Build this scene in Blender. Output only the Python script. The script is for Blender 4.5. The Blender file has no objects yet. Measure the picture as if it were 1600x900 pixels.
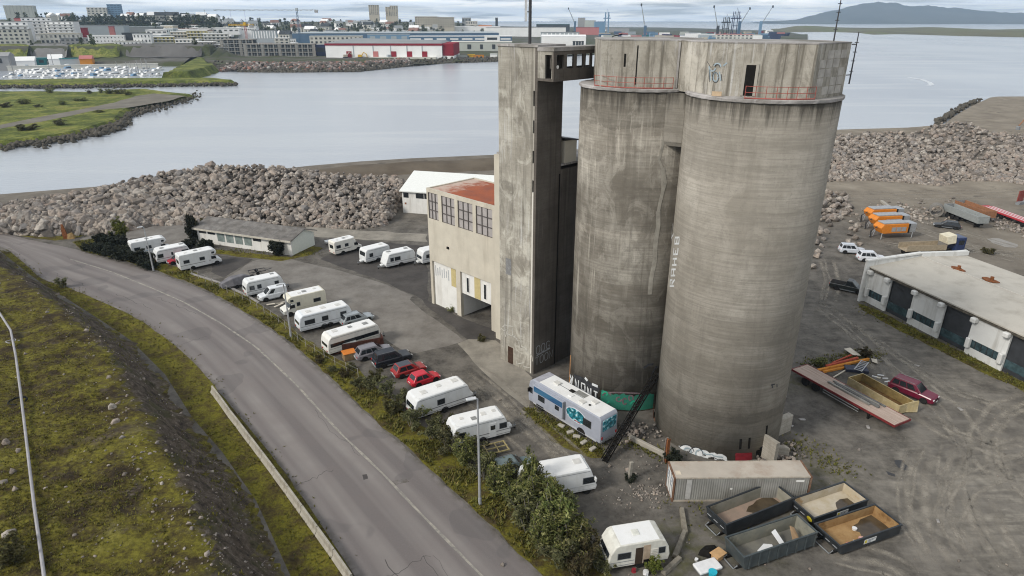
import bpy, bmesh, math, random
import numpy as np
from mathutils import Vector, Matrix, noise

rnd = random.Random(11)
scene = bpy.context.scene
COL = scene.collection
RAD = math.radians
HAZE_D = 1.05e-4

# ---------------------------------------------------------------- camera and ground helpers
F, HZ, H = 1010.0, 30.5, 39.0
PITCH = math.atan((450 - HZ) / F)
SP, CP = math.sin(PITCH), math.cos(PITCH)

def G(x, y, z=0.0):
    """the point at height z that the photograph shows at pixel x, y (1600 x 900)"""
    u = (x - 800) / F; v = (y - 450) / F
    t = (H - z) / (SP + v * CP)
    return Vector((u * t, (CP - v * SP) * t, z))

def GL(pts, z=0.0):
    return [G(x, y, z) for x, y in pts]

def XD(px, Y, z):
    """x of a far thing seen in column px at distance Y and height z"""
    return (px - 800) / F * (Y * CP - (z - H) * SP)

def ZD(py, Y):
    v = (py - 450) / F
    return H - Y * (SP + v * CP) / (CP - v * SP)

cam = bpy.data.cameras.new('camera')
cam.sensor_width = 36; cam.lens = F / 1600 * 36
cam.clip_start = 0.5; cam.clip_end = 60000
co = bpy.data.objects.new('camera', cam); COL.objects.link(co)
co.location = (0, 0, H); co.rotation_euler = (math.pi / 2 - PITCH, 0, 0)
scene.camera = co

# ---------------------------------------------------------------- objects, names, labels
def tag(o, label=None, cat=None, group=None, kind=None):
    if label: o['label'] = label
    if cat: o['category'] = cat
    if group: o['group'] = group
    if kind: o['kind'] = kind
    return o

def thing(name, label, cat, loc=(0, 0, 0), rz=0.0, group=None):
    o = bpy.data.objects.new(name, None); COL.objects.link(o)
    o.empty_display_size = .3
    o.location = loc; o.rotation_euler = (0, 0, rz)
    return tag(o, label, cat, group)

KIDS = {}
def setp(o, parent):
    o.parent = parent
    KIDS.setdefault(parent.as_pointer(), []).append(o)

def copy_tree(o, parent=None, loc=None, rz=None, label=None, scale=None):
    c = o.copy(); COL.objects.link(c)
    if parent is not None: setp(c, parent)
    for ch in KIDS.get(o.as_pointer(), []): copy_tree(ch, c)
    if loc is not None: c.location = loc
    if rz is not None: c.rotation_euler = (0, 0, rz)
    if label: c['label'] = label
    if scale is not None: c.scale = scale if not isinstance(scale, (int, float)) else (scale,) * 3
    return c

def copy_part(o, parent, loc=(0, 0, 0), scale=(1, 1, 1), rot=(0, 0, 0)):
    c = o.copy(); COL.objects.link(c); setp(c, parent)
    c.location = loc; c.scale = scale; c.rotation_euler = rot
    return c

class MB:
    def __init__(s): s.v = []; s.f = []
    def add(s, vs, fs):
        b = len(s.v); s.v += [tuple(p) for p in vs]; s.f += [tuple(i + b for i in f) for f in fs]; return s
    def box(s, x0, x1, y0, y1, z0, z1):
        return s.add([(x0,y0,z0),(x1,y0,z0),(x1,y1,z0),(x0,y1,z0),(x0,y0,z1),(x1,y0,z1),(x1,y1,z1),(x0,y1,z1)],
            [(0,3,2,1),(4,5,6,7),(0,1,5,4),(1,2,6,5),(2,3,7,6),(3,0,4,7)])
    def obox(s, c, sx, sy, sz, rz=0, tilt=0):
        m = Matrix.Translation(c) @ Matrix.Rotation(rz, 4, 'Z') @ Matrix.Rotation(tilt, 4, 'Y')
        t = MB().box(-sx/2, sx/2, -sy/2, sy/2, -sz/2, sz/2)
        return s.add([m @ Vector(p) for p in t.v], t.f)
    def prism(s, prof, y0, y1):
        n = len(prof)
        vs = [(x, y0, z) for x, z in prof] + [(x, y1, z) for x, z in prof]
        return s.add(vs, [tuple(range(n))[::-1], tuple(range(n, 2*n))] + [(i, (i+1) % n, (i+1) % n + n, i + n) for i in range(n)])
    def slab(s, poly, z0, z1):
        n = len(poly)
        vs = [(p[0], p[1], z0) for p in poly] + [(p[0], p[1], z1) for p in poly]
        return s.add(vs, [tuple(range(n))[::-1], tuple(range(n, 2*n))] + [(i, (i+1) % n, (i+1) % n + n, i + n) for i in range(n)])
    def loft(s, rings, caps=True):
        n = len(rings[0]); b = []
        vs = [p for r in rings for p in r]
        for k in range(len(rings) - 1):
            for i in range(n):
                j = (i + 1) % n
                b.append((k*n+i, k*n+j, (k+1)*n+j, (k+1)*n+i))
        if caps: b += [tuple(range(n))[::-1], tuple(range((len(rings)-1)*n, len(rings)*n))]
        return s.add(vs, b)
    def tube(s, pts, r, n=6, caps=True):
        pts = [Vector(p) for p in pts]; rings = []
        rs = r if isinstance(r, (list, tuple)) else [r] * len(pts)
        for i, p in enumerate(pts):
            d = (pts[min(i+1, len(pts)-1)] - pts[max(i-1, 0)]).normalized()
            up = Vector((0, 0, 1)) if abs(d.z) < .9 else Vector((1, 0, 0))
            a = d.cross(up).normalized(); b = a.cross(d)
            rings.append([p + (a * math.cos(t) + b * math.sin(t)) * rs[i] for t in [2*math.pi*k/n for k in range(n)]])
        return s.loft(rings, caps)
    def cyl(s, c, r, z0, z1, n=16, r1=None):
        r1 = r if r1 is None else r1
        return s.loft([[(c[0]+r*math.cos(2*math.pi*k/n), c[1]+r*math.sin(2*math.pi*k/n), z0) for k in range(n)],
                       [(c[0]+r1*math.cos(2*math.pi*k/n), c[1]+r1*math.sin(2*math.pi*k/n), z1) for k in range(n)]])
    def panel(s, q, u0=0, u1=1, v0=0, v1=1, off=.012, th=.03):
        """thick pane on the quad q (4 points, counter-clockwise from outside)"""
        q = [Vector(p) for p in q]
        def at(u, v): return (q[0]*(1-u)+q[1]*u)*(1-v) + (q[3]*(1-u)+q[2]*u)*v
        n = (q[1]-q[0]).cross(q[3]-q[0]).normalized()
        o = [at(u0,v0)+n*off, at(u1,v0)+n*off, at(u1,v1)+n*off, at(u0,v1)+n*off]
        i = [p - n*th for p in o]
        return s.add(i + o, [(3,2,1,0),(4,5,6,7),(0,1,5,4),(1,2,6,5),(2,3,7,6),(3,0,4,7)])
    def mesh(s, name, bevel=0, smooth=False, seg=1):
        me = bpy.data.meshes.new(name)
        me.from_pydata(s.v, [], s.f); me.update()
        bm = bmesh.new(); bm.from_mesh(me)
        bmesh.ops.recalc_face_normals(bm, faces=bm.faces)
        if bevel:
            ed = [e for e in bm.edges if len(e.link_faces) == 2 and e.calc_face_angle(0) > .5]
            bmesh.ops.bevel(bm, geom=ed, offset=bevel, segments=seg, affect='EDGES', profile=.5, clamp_overlap=True)
        if smooth:
            for f in bm.faces: f.smooth = True
        bm.to_mesh(me); bm.free()
        return me
    def build(s, name, m, parent=None, bevel=0, smooth=False, seg=1, loc=None, rz=None, label=None, cat=None, group=None, kind=None):
        me = s.mesh(name, bevel, smooth, seg)
        me.materials.append(m)
        o = bpy.data.objects.new(name, me); COL.objects.link(o)
        if parent is not None: setp(o, parent)
        if loc is not None: o.location = loc
        if rz is not None: o.rotation_euler = (0, 0, rz)
        if smooth and bevel:
            pass
        return tag(o, label, cat, group, kind)

def npmesh(name, v, f, m, smooth=False, **kw):
    me = bpy.data.meshes.new(name)
    v = np.asarray(v, np.float32); f = np.asarray(f, np.int32)
    k = f.shape[1]
    me.vertices.add(len(v)); me.vertices.foreach_set('co', v.ravel())
    me.loops.add(f.size); me.loops.foreach_set('vertex_index', f.ravel())
    me.polygons.add(len(f)); me.polygons.foreach_set('loop_start', np.arange(0, f.size, k, dtype=np.int32))
    me.update(calc_edges=True)
    if smooth: me.polygons.foreach_set('use_smooth', np.ones(len(f), bool))
    me.materials.append(m)
    o = bpy.data.objects.new(name, me); COL.objects.link(o)
    if kw.get('parent') is not None: setp(o, kw.pop('parent'))
    kw.pop('parent', None)
    return tag(o, **kw)

# ---------------------------------------------------------------- procedural materials
class NT:
    def __init__(s, name):
        s.m = bpy.data.materials.new(name); s.m.use_nodes = True
        s.t = s.m.node_tree; s.t.nodes.clear()
        s.out = s.t.nodes.new('ShaderNodeOutputMaterial')
        s.b = s.t.nodes.new('ShaderNodeBsdfPrincipled')
        s.t.links.new(s.b.outputs[0], s.out.inputs[0])
        s.tc = s.t.nodes.new('ShaderNodeTexCoord')
    def link(s, a, b): s.t.links.new(a, b)
    def set(s, inp, v):
        if hasattr(v, 'links'): s.link(v, inp)
        else:
            if isinstance(v, tuple) and len(v) == 3 and inp.type == 'RGBA': v = v + (1,)
            inp.default_value = v
    def co(s, scale=(1, 1, 1), rot=0, src='Object'):
        mp = s.t.nodes.new('ShaderNodeMapping')
        s.link(s.tc.outputs[src], mp.inputs[0]); mp.inputs['Scale'].default_value = scale
        mp.inputs['Rotation'].default_value = (0, 0, rot)
        return mp.outputs[0]
    def noise(s, scale, detail=4, rough=.55, vec=None, dist=0):
        n = s.t.nodes.new('ShaderNodeTexNoise')
        n.inputs['Scale'].default_value = scale; n.inputs['Detail'].default_value = detail
        n.inputs['Roughness'].default_value = rough; n.inputs['Distortion'].default_value = dist
        s.link(vec if vec is not None else s.tc.outputs['Object'], n.inputs['Vector'])
        return n.outputs['Fac']
    def vor(s, scale, vec=None, out='Distance'):
        n = s.t.nodes.new('ShaderNodeTexVoronoi'); n.inputs['Scale'].default_value = scale
        s.link(vec if vec is not None else s.tc.outputs['Object'], n.inputs['Vector'])
        return n.outputs[out]
    def ramp(s, fac, stops, interp='LINEAR'):
        r = s.t.nodes.new('ShaderNodeValToRGB'); s.link(fac, r.inputs[0])
        e = r.color_ramp.elements; r.color_ramp.interpolation = interp
        while len(e) < len(stops): e.new(.5)
        for k, (p, c) in enumerate(stops):
            e[k].position = p
            e[k].color = (c, c, c, 1) if isinstance(c, (int, float)) else tuple(c) + (1,)
        return r.outputs[0]
    def mix(s, f, a, b, mode='MIX'):
        n = s.t.nodes.new('ShaderNodeMix'); n.data_type = 'RGBA'; n.blend_type = mode
        s.set(n.inputs[0], f); s.set(n.inputs[6], a); s.set(n.inputs[7], b)
        return n.outputs[2]
    def math(s, op, a, b=0.0, c=None, clamp=False):
        n = s.t.nodes.new('ShaderNodeMath'); n.operation = op; n.use_clamp = clamp
        s.set(n.inputs[0], a); s.set(n.inputs[1], b)
        if c is not None: s.set(n.inputs[2], c)
        return n.outputs[0]
    def xyz(s, vec=None):
        n = s.t.nodes.new('ShaderNodeSeparateXYZ')
        s.link(vec if vec is not None else s.tc.outputs['Object'], n.inputs[0])
        return n.outputs
    def bump(s, h, strength=.3, dist=.05):
        n = s.t.nodes.new('ShaderNodeBump'); n.inputs['Strength'].default_value = strength
        n.inputs['Distance'].default_value = dist
        s.link(h, n.inputs['Height']); s.link(n.outputs[0], s.b.inputs['Normal'])
    def done(s, color, rough=.7, metal=0.0, spec=None):
        s.set(s.b.inputs['Base Color'], color); s.set(s.b.inputs['Roughness'], rough)
        s.b.inputs['Metallic'].default_value = metal
        if spec is None and not hasattr(rough, 'links') and rough >= .75: spec = .12
        if spec is not None: s.b.inputs['Specular IOR Level'].default_value = spec
        return s.m

MATS = {}
def mat(name, rgb, rough=.6, metal=0.0, var=.15, scale=2.5, dirt=None, dirt_amt=.5, dscale=1.2, streak=False, spec=None, bump=0):
    """plain surface with soft colour variation and, if asked, blotches or downward streaks of dirt"""
    if name in MATS: return MATS[name]
    n = NT(name)
    lo = tuple(c * (1 - var) for c in rgb); hi = tuple(min(1, c * (1 + var)) for c in rgb)
    c = n.mix(n.ramp(n.noise(scale, 5), [(.3, 0.), (.7, 1.)]), lo, hi)
    if dirt:
        v = n.co((1, 1, .12)) if streak else None
        f = n.ramp(n.noise(dscale, 6, .65, v), [(.5, 0.), (.72, 1.)])
        c = n.mix(n.math('MULTIPLY', f, dirt_amt), c, dirt)
    if bump: n.bump(n.noise(scale * 6, 4), bump, .02)
    MATS[name] = n.done(c, rough, metal, spec)
    return MATS[name]
# ---------------------------------------------------------------- sky, sun
SUN_DIR = Vector((-.70, -.42, .60)).normalized()
el = math.asin(SUN_DIR.z); az = math.atan2(SUN_DIR.x, SUN_DIR.y)
w = bpy.data.worlds.new('World'); scene.world = w; w.use_nodes = True
t = w.node_tree; t.nodes.clear()
def wn(k, **kw):
    n = t.nodes.new(k)
    for a, b in kw.items(): setattr(n, a, b)
    return n
out = wn('ShaderNodeOutputWorld'); bg = wn('ShaderNodeBackground'); bg.inputs[1].default_value = .1
sky = wn('ShaderNodeTexSky', sky_type='NISHITA', sun_disc=False); sky.sun_elevation = el; sky.sun_rotation = az
sky.air_density = 1.0; sky.dust_density = 2.0
tc = wn('ShaderNodeTexCoord'); sep = wn('ShaderNodeSeparateXYZ'); t.links.new(tc.outputs['Generated'], sep.inputs[0])
def wm(op, a, b, clamp=False):
    n = wn('ShaderNodeMath', operation=op, use_clamp=clamp)
    for i, q in enumerate((a, b)):
        if hasattr(q, 'links'): t.links.new(q, n.inputs[i])
        else: n.inputs[i].default_value = q
    return n.outputs[0]
zz = wm('ADD', wm('MAXIMUM', sep.outputs[2], 0.0), .045)
cx = wn('ShaderNodeCombineXYZ')
t.links.new(wm('DIVIDE', sep.outputs[0], zz), cx.inputs[0]); t.links.new(wm('DIVIDE', sep.outputs[1], zz), cx.inputs[1])
def wnoise(scale, det, rough=.55, vec=None, dist=0):
    n = wn('ShaderNodeTexNoise'); n.inputs['Scale'].default_value = scale; n.inputs['Detail'].default_value = det
    n.inputs['Roughness'].default_value = rough; n.inputs['Distortion'].default_value = dist
    t.links.new(vec if vec else cx.outputs[0], n.inputs['Vector']); return n.outputs['Fac']
def wramp(f, stops):
    r = wn('ShaderNodeValToRGB'); t.links.new(f, r.inputs[0]); e = r.color_ramp.elements
    while len(e) < len(stops): e.new(.5)
    for k, (p, c) in enumerate(stops):
        e[k].position = p; e[k].color = (c, c, c, 1) if isinstance(c, (int, float)) else tuple(c) + (1,)
    return r.outputs[0]
def wmix(f, a, b):
    n = wn('ShaderNodeMix', data_type='RGBA')
    for i, q in ((0, f), (6, a), (7, b)):
        if hasattr(q, 'links'): t.links.new(q, n.inputs[i])
        else: n.inputs[i].default_value = q if isinstance(q, (int, float)) else tuple(q) + (1,)
    return n.outputs[2]
cover = wramp(wnoise(.42, 8, .6, dist=.4), [(.36, .3), (.52, 1.)])
shade = wramp(wnoise(.30, 7, .58, dist=.3), [(.40, 0.), (.60, 1.)])
cloud = wmix(shade, (6.0, 6.4, 7.0), (8.2, 8.3, 8.2))
# the band of bright cloud low over the sea
low = wramp(sep.outputs[2], [(.0, 1.), (.07, 0.)])
cloud = wmix(wm('MULTIPLY', low, .8), cloud, wmix(shade, (19.0, 20.0, 21.5), (30.0, 28.6, 26.5)))
t.links.new(wmix(cover, sky.outputs[0], cloud), bg.inputs[0]); t.links.new(bg.outputs[0], out.inputs[0])

sl = bpy.data.lights.new('sun', 'SUN'); sl.energy = 2.3; sl.angle = RAD(12); sl.color = (1, .95, .87)
so = bpy.data.objects.new('sun', sl); COL.objects.link(so)
so.rotation_euler = (-SUN_DIR).to_track_quat('-Z', 'Y').to_euler()
so.location = (-60, -20, 90)

scene.view_settings.view_transform = 'Standard'; scene.view_settings.look = 'None'
scene.view_settings.gamma = 1; scene.view_settings.exposure = 0.30
scene.cycles.use_denoising = True; scene.cycles.filter_width = 1.1
scene.cycles.max_bounces = 6; scene.cycles.diffuse_bounces = 3; scene.cycles.transparent_max_bounces = 6
scene.cycles.volume_bounces = 0
# ---------------------------------------------------------------- ground materials
def blob(n, p, cx, cy, rx, ry, soft=.6):
    x = n.math('DIVIDE', n.math('SUBTRACT', p[0], cx), rx); y = n.math('DIVIDE', n.math('SUBTRACT', p[1], cy), ry)
    d = n.math('SQRT', n.math('ADD', n.math('MULTIPLY', x, x), n.math('MULTIPLY', y, y)))
    return n.math('DIVIDE', n.math('SUBTRACT', 1.0, d), soft, clamp=True)

def yard_material():
    n = NT('yard_gravel')
    wob = n.t.nodes.new('ShaderNodeTexNoise'); wob.inputs['Scale'].default_value = .11; wob.inputs['Detail'].default_value = 5
    n.link(n.tc.outputs['Object'], wob.inputs['Vector'])
    vm = n.t.nodes.new('ShaderNodeVectorMath'); vm.operation = 'MULTIPLY_ADD'
    n.link(wob.outputs['Color'], vm.inputs[0]); vm.inputs[1].default_value = (9, 9, 0)
    n.link(n.tc.outputs['Object'], vm.inputs[2])
    p = n.xyz(vm.outputs[0])
    base = n.mix(n.ramp(n.noise(.35, 8, .7), [(.38, 0.), (.62, 1.)]), (.058, .053, .047), (.150, .137, .120))
    base = n.mix(n.ramp(n.noise(3.0, 6, .7), [(.4, 0.), (.8, .55)]), base, (.17, .155, .135))
    # sandy, pale ground beyond the silos on the right
    sand = n.mix(n.ramp(n.noise(.12, 8, .65), [(.3, 0.), (.7, 1.)]), (.15, .127, .10), (.28, .245, .195))
    far = n.math('ADD', n.ramp(n.math('DIVIDE', n.math('SUBTRACT', p[1], 124.0), 34.0), [(0., 0.), (1., 1.)]), 0.0, clamp=True)
    far = n.math('MULTIPLY', far, n.ramp(n.math('DIVIDE', n.math('SUBTRACT', p[0], 30.0), 40.0), [(.2, .45), (1., 1.)]))
    side = n.math('MULTIPLY', blob(n, p, 120, 118, 58, 34, .7), .8)
    c = n.mix(n.math('MAXIMUM', far, side), base, sand)
    # dust raised by turning lorries on the near right
    wv = n.t.nodes.new('ShaderNodeTexWave'); wv.wave_type = 'RINGS'; wv.rings_direction = 'Z'
    mp = n.t.nodes.new('ShaderNodeMapping'); mp.inputs['Location'].default_value = (-51, -50.5, 0)
    n.link(n.tc.outputs['Object'], mp.inputs[0]); n.link(mp.outputs[0], wv.inputs['Vector'])
    wv.inputs['Scale'].default_value = .13; wv.inputs['Distortion'].default_value = 16.0
    wv.inputs['Detail'].default_value = 5; wv.inputs['Detail Scale'].default_value = .22; wv.inputs['Detail Roughness'].default_value = .62
    fine = n.ramp(n.noise(.7, 9, .72), [(.33, 0.), (.72, 1.)])
    brk = n.ramp(n.noise(.16, 5, .6), [(.42, 0.), (.62, 1.)])
    swp = n.ramp(n.noise(1.0, 7, .68, n.co((.10, .75, 1), .55), 1.2), [(.46, 0.), (.62, 1.)])
    tr = n.math('MAXIMUM', n.math('MULTIPLY', n.math('MULTIPLY', n.ramp(wv.outputs['Fac'], [(.55, 0.), (.95, .8)]), fine), brk), n.math('MULTIPLY', swp, n.math('MULTIPLY', fine, .8)))
    m1 = n.math('MAXIMUM', blob(n, p, 48, 49, 20, 15, .8), n.math('MULTIPLY', blob(n, p, 55, 70, 12, 30, .8), .55))
    m1 = n.math('MAXIMUM', m1, n.math('MULTIPLY', blob(n, p, 47, 92, 12, 22, .8), .35))
    c = n.mix(n.math('MULTIPLY', n.math('ADD', tr, .16), m1), c, (.33, .30, .25))
    # mossy patches round the silos
    g = n.math('MAXIMUM', blob(n, p, 30.5, 51, 6, 6, .8), n.math('MAXIMUM', blob(n, p, 36.5, 70.5, 7, 4, .8), blob(n, p, 18.0, 44.5, 9, 4, .9)))
    c = n.mix(n.math('MULTIPLY', g, n.ramp(n.noise(.8, 7, .7), [(.42, 0.), (.62, .75)])), c, (.075, .075, .025))
    # shallow dips, oil
    st = n.ramp(n.noise(.22, 3), [(.62, 0.), (.7, .5)])
    c = n.mix(st, c, (.04, .037, .034))
    n.bump(n.noise(6, 7, .75), .5, .04)
    return n.done(c, .9)
M_YARD = yard_material()

def road_material():
    n = NT('road_asphalt')
    # wheel tracks run along the road: UV.x is across the road
    uv = n.xyz(n.tc.outputs['UV'])
    tr = n.noise(6.5, 2, .5, n.co((1, .004, 1), src='UV'))
    c = n.mix(n.ramp(tr, [(.36, 0.), (.64, 1.)]), (.145, .130, .126), (.235, .215, .202))
    c = n.mix(n.ramp(n.noise(.25, 6, .65), [(.35, 0.), (.7, .5)]), c, (.165, .142, .135))
    c = n.mix(n.ramp(n.noise(7, 5, .75), [(.45, 0.), (.8, .35)]), c, (.21, .20, .19))
    patch = n.ramp(n.noise(.16, 2, .4, n.co((1, 1, 1))), [(.60, 0.), (.61, .35)])
    c = n.mix(patch, c, (.105, .098, .098))
    ed = n.math('MULTIPLY', n.ramp(n.math('ABSOLUTE', n.math('SUBTRACT', uv[0], .5)), [(.44, 0.), (.5, 1.)]), n.ramp(n.noise(.9, 6, .7), [(.4, 0.), (.6, .8)]))
    c = n.mix(ed, c, (.085, .075, .06))
    cr = n.ramp(n.vor(.22, out='Distance'), [(0., 1.), (.012, 0.)])
    n.bump(n.noise(25, 4, .7), .35, .015)
    return n.done(c, .82)
M_ROAD = road_material()

def patch_material(name, lo, hi, s=.3):
    n = NT(name)
    c = n.mix(n.ramp(n.noise(s, 8, .68), [(.38, 0.), (.63, 1.)]), lo, hi)
    c = n.mix(n.ramp(n.noise(s * 9, 6, .75), [(.5, 0.), (.85, .45)]), c, tuple(q * .55 for q in lo))
    c = n.mix(n.ramp(n.noise(s * .6, 4, .6, n.co((1, .25, 1), .8)), [(.55, 0.), (.75, .4)]), c, tuple(q * 1.25 for q in hi))
    n.bump(n.noise(12, 6, .7), .35, .02)
    return n.done(c, .88)
M_ASPH = patch_material('worn_asphalt', (.145, .132, .118), (.215, .20, .18))
M_DARK = patch_material('dark_asphalt', (.058, .053, .050), (.088, .081, .075))
M_SLAB = patch_material('concrete_slab', (.18, .165, .14), (.29, .265, .225))

def grass_material(name, cols, s=.6):
    n = NT(name)
    f = n.noise(s, 9, .75)
    c = n.ramp(f, [(.34, cols[0]), (.43, cols[1]), (.51, cols[2]), (.59, cols[3]), (.68, cols[4])])
    c = n.mix(n.ramp(n.noise(s * 8, 6, .8), [(.35, .55), (.6, 0.)]), c, tuple(q * .35 for q in cols[1]))
    c = n.mix(n.ramp(n.noise(s * 22, 3, .7), [(.66, 0.), (.78, .6)]), c, (.24, .22, .19))
    n.bump(n.noise(s * 14, 6, .8), .8, .10)
    return n, c
def simple_grass(name, cols, s=.6):
    n, c = grass_material(name, cols, s); return n.done(c, .95)
MOSS = [(.026, .020, .014), (.055, .041, .021), (.108, .092, .020), (.165, .150, .024), (.205, .185, .042)]
M_VERGE = simple_grass('verge_grass', [(.055, .042, .026), (.085, .066, .024), (.125, .11, .020), (.165, .155, .020), (.175, .12, .03)], .45)
M_SPIT = simple_grass('spit_grass', [(.045, .05, .02), (.085, .105, .024), (.14, .165, .034), (.235, .235, .06), (.20, .165, .07)], .06)

def hill_material():
    n, moss = grass_material('mossy_hill', MOSS, .33)
    g = n.t.nodes.new('ShaderNodeNewGeometry'); nz = n.xyz(g.outputs['True Normal'])[2]
    rock = n.ramp(n.noise(1.1, 9, .8), [(.36, (.026, .022, .019)), (.5, (.085, .068, .053)), (.6, (.14, .115, .092)), (.7, (.26, .23, .195))])
    rock = n.mix(n.ramp(n.noise(.35, 6, .7), [(.5, 0.), (.62, .6)]), rock, (.055, .058, .020))
    steep = n.ramp(n.math('ADD', nz, n.math('MULTIPLY', n.math('SUBTRACT', n.noise(.5, 7, .75), .5), .75)), [(.80, 1.), (.94, 0.)])
    bare = n.ramp(n.noise(.16, 7, .72), [(.58, 0.), (.68, .7)])
    c = n.mix(n.math('MAXIMUM', steep, bare), moss, rock)
    return n.done(c, .95)
M_HILL = hill_material()

def sheet(name, pts, z, m, edge=0.0, step=2.0, seed=0, kind='structure', uv=None):
    """flat sheet with a slightly ragged outline"""
    r = random.Random(seed); out = []
    for i, a in enumerate(pts):
        b = pts[(i + 1) % len(pts)]; a = Vector((a[0], a[1], 0)); b = Vector((b[0], b[1], 0))
        k = max(1, int((b - a).length / step)) if edge else 1
        nr = Vector((b.y - a.y, a.x - b.x, 0)).normalized() if (b - a).length else Vector()
        for j in range(k):
            q = a.lerp(b, j / k)
            if edge and j: q = q + nr * r.uniform(-edge, edge)
            out.append((q.x, q.y, z))
    me = bpy.data.meshes.new(name); me.from_pydata(out, [], [tuple(range(len(out)))]); me.update()
    bm = bmesh.new(); bm.from_mesh(me)
    for f in bm.faces:
        if f.normal.z < 0: f.normal_flip()
    bmesh.ops.triangulate(bm, faces=bm.faces); bm.to_mesh(me); bm.free()
    me.materials.append(m)
    o = bpy.data.objects.new(name, me); COL.objects.link(o)
    return tag(o, kind=kind)

# ---------------------------------------------------------------- yard land (one solid with a sloping shore)
shore_px = [(-420, 345), (-60, 318), (0, 309), (150, 297), (330, 270), (430, 270), (480, 264), (560, 257), (640, 252), (780, 246),
            (905, 238), (1000, 228), (1200, 213), (1300, 207), (1400, 204), (1450, 200), (1466, 193), (1482, 180), (1502, 168), (1527, 157), (1545, 155), (1700, 154), (1900, 153)]
shore = GL(shore_px, -2.0)
land = [(-260, -70)] + [(p.x, p.y) for p in shore] + [(520, 160), (420, -70)]
mb = MB(); n0 = len(land); cen = Vector((40, 60, 0))
inner = []
for i, (x, y) in enumerate(land):
    a = Vector(land[i - 1]); b = Vector(land[(i + 1) % n0]); d = (b - a).normalized(); nr = Vector((d.y, -d.x))
    inner.append((x + nr.x * 5.5, y + nr.y * 5.5))
vs = [(x, y, 0) for x, y in inner] + [(x, y, -4.2) for x, y in land]
mb.add(vs, [tuple(range(n0))[::-1]] + [(i, (i + 1) % n0, (i + 1) % n0 + n0, i + n0) for i in range(n0)])
ground = mb.build('ground', M_YARD, kind='structure')
for p in ground.data.polygons:
    pass
bm = bmesh.new(); bm.from_mesh(ground.data)
big = max(bm.faces, key=lambda f: f.calc_area())
if big.normal.z < 0: bmesh.ops.reverse_faces(bm, faces=bm.faces)
bmesh.ops.triangulate(bm, faces=bm.faces); bm.to_mesh(ground.data); bm.free()

# ---------------------------------------------------------------- water
def water_material():
    n = NT('water')
    c = n.mix(n.ramp(n.noise(.006, 4, .5, n.co((1, .35, 1), .25)), [(.40, 0.), (.60, 1.)]), (.315, .34, .38), (.40, .425, .455))
    c = n.mix(n.ramp(n.noise(.02, 6, .6, n.co((.25, 1.6, 1), -.1)), [(.50, 0.), (.60, .55)]), c, (.45, .47, .485))  # pale bands stand in for reflected cloud, painted into the water colour
    h = n.math('ADD', n.noise(.35, 4, .6, n.co((1, 2.2, 1), .2)), n.math('MULTIPLY', n.noise(1.6, 3, .6), .35))
    n.bump(h, .30, .30)
    return n.done(c, .22, 0, .5)
M_WATER = water_material()
ring = MB()
rows = [-300, 100, 300, 800, 2000, 6000, 20000]
nn = 40; vs = []; fs = []
for k, r in enumerate([60, 400, 1500, 5000, 10000, 17000]):
    for i in range(nn): vs.append((r * math.cos(2*math.pi*i/nn), r * math.sin(2*math.pi*i/nn), -3))
vs.append((0, 0, -3))
for i in range(nn): fs.append((len(vs)-1, i, (i+1) % nn))
mesh = MB().add(vs, fs + [(k*nn+i, (k+1)*nn+i, (k+1)*nn+(i+1) % nn, k*nn+(i+1) % nn) for k in range(5) for i in range(nn)])
mesh.build('water', M_WATER, kind='structure')

# ---------------------------------------------------------------- road
L_px = [(-130, 372), (-60, 378), (5, 385), (37, 410), (65, 437), (110, 450), (160, 472), (212, 495), (250, 522), (287, 550), (325, 590), (365, 640), (420, 705), (470, 772), (530, 862), (590, 960), (680, 1130)]
R_px = [(-130, 348), (-60, 355), (0, 363), (60, 378), (118, 388), (135, 396), (180, 408), (240, 424), (300, 446), (345, 467), (400, 500), (450, 535), (500, 577), (550, 625), (607, 678), (650, 714), (700, 763), (760, 818), (830, 884), (900, 950), (1090, 1130)]
def resample(pts, n):
    d = [0]
    for a, b in zip(pts, pts[1:]): d.append(d[-1] + (Vector(b[:2]) - Vector(a[:2])).length)
    o = []
    for k in range(n):
        s = d[-1] * k / (n - 1)
        o.append(Vector((float(np.interp(s, d, [p[0] for p in pts])), float(np.interp(s, d, [p[1] for p in pts])), 0)))
    return o
RL = resample(GL(L_px), 70); RR = resample(GL(R_px), 70)
for arr in (RL, RR):
    for _ in range(2):
        c2 = [v.copy() for v in arr]
        for i in range(1, 69): arr[i] = (c2[i-1] + c2[i] * 2 + c2[i+1]) / 4
v = []; f = []; NA = 12
for i in range(70):
    for j in range(NA + 1):
        p = RL[i].lerp(RR[i], j / NA + ((noise.noise((i * .9, j, 0)) * .022) if j in (0, NA) else 0)); v.append((p.x, p.y, .012))
for i in range(69):
    for j in range(NA): a = i*(NA+1)+j; f.append((a, a+1, a+NA+2, a+NA+1))
road = npmesh('road', v, f, M_ROAD, kind='structure')
uvl = road.data.uv_layers.new(name='UVMap'); acc = 0; ys = [0]
for i in range(1, 70): acc += ((RL[i]+RR[i])/2 - (RL[i-1]+RR[i-1])/2).length; ys.append(acc)
for li, lo in enumerate(road.data.loops):
    i, j = divmod(lo.vertex_index, NA + 1); uvl.data[li].uv = (j / NA, ys[i])
if road.data.polygons[0].normal.z < 0: road.data.flip_normals()

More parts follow.
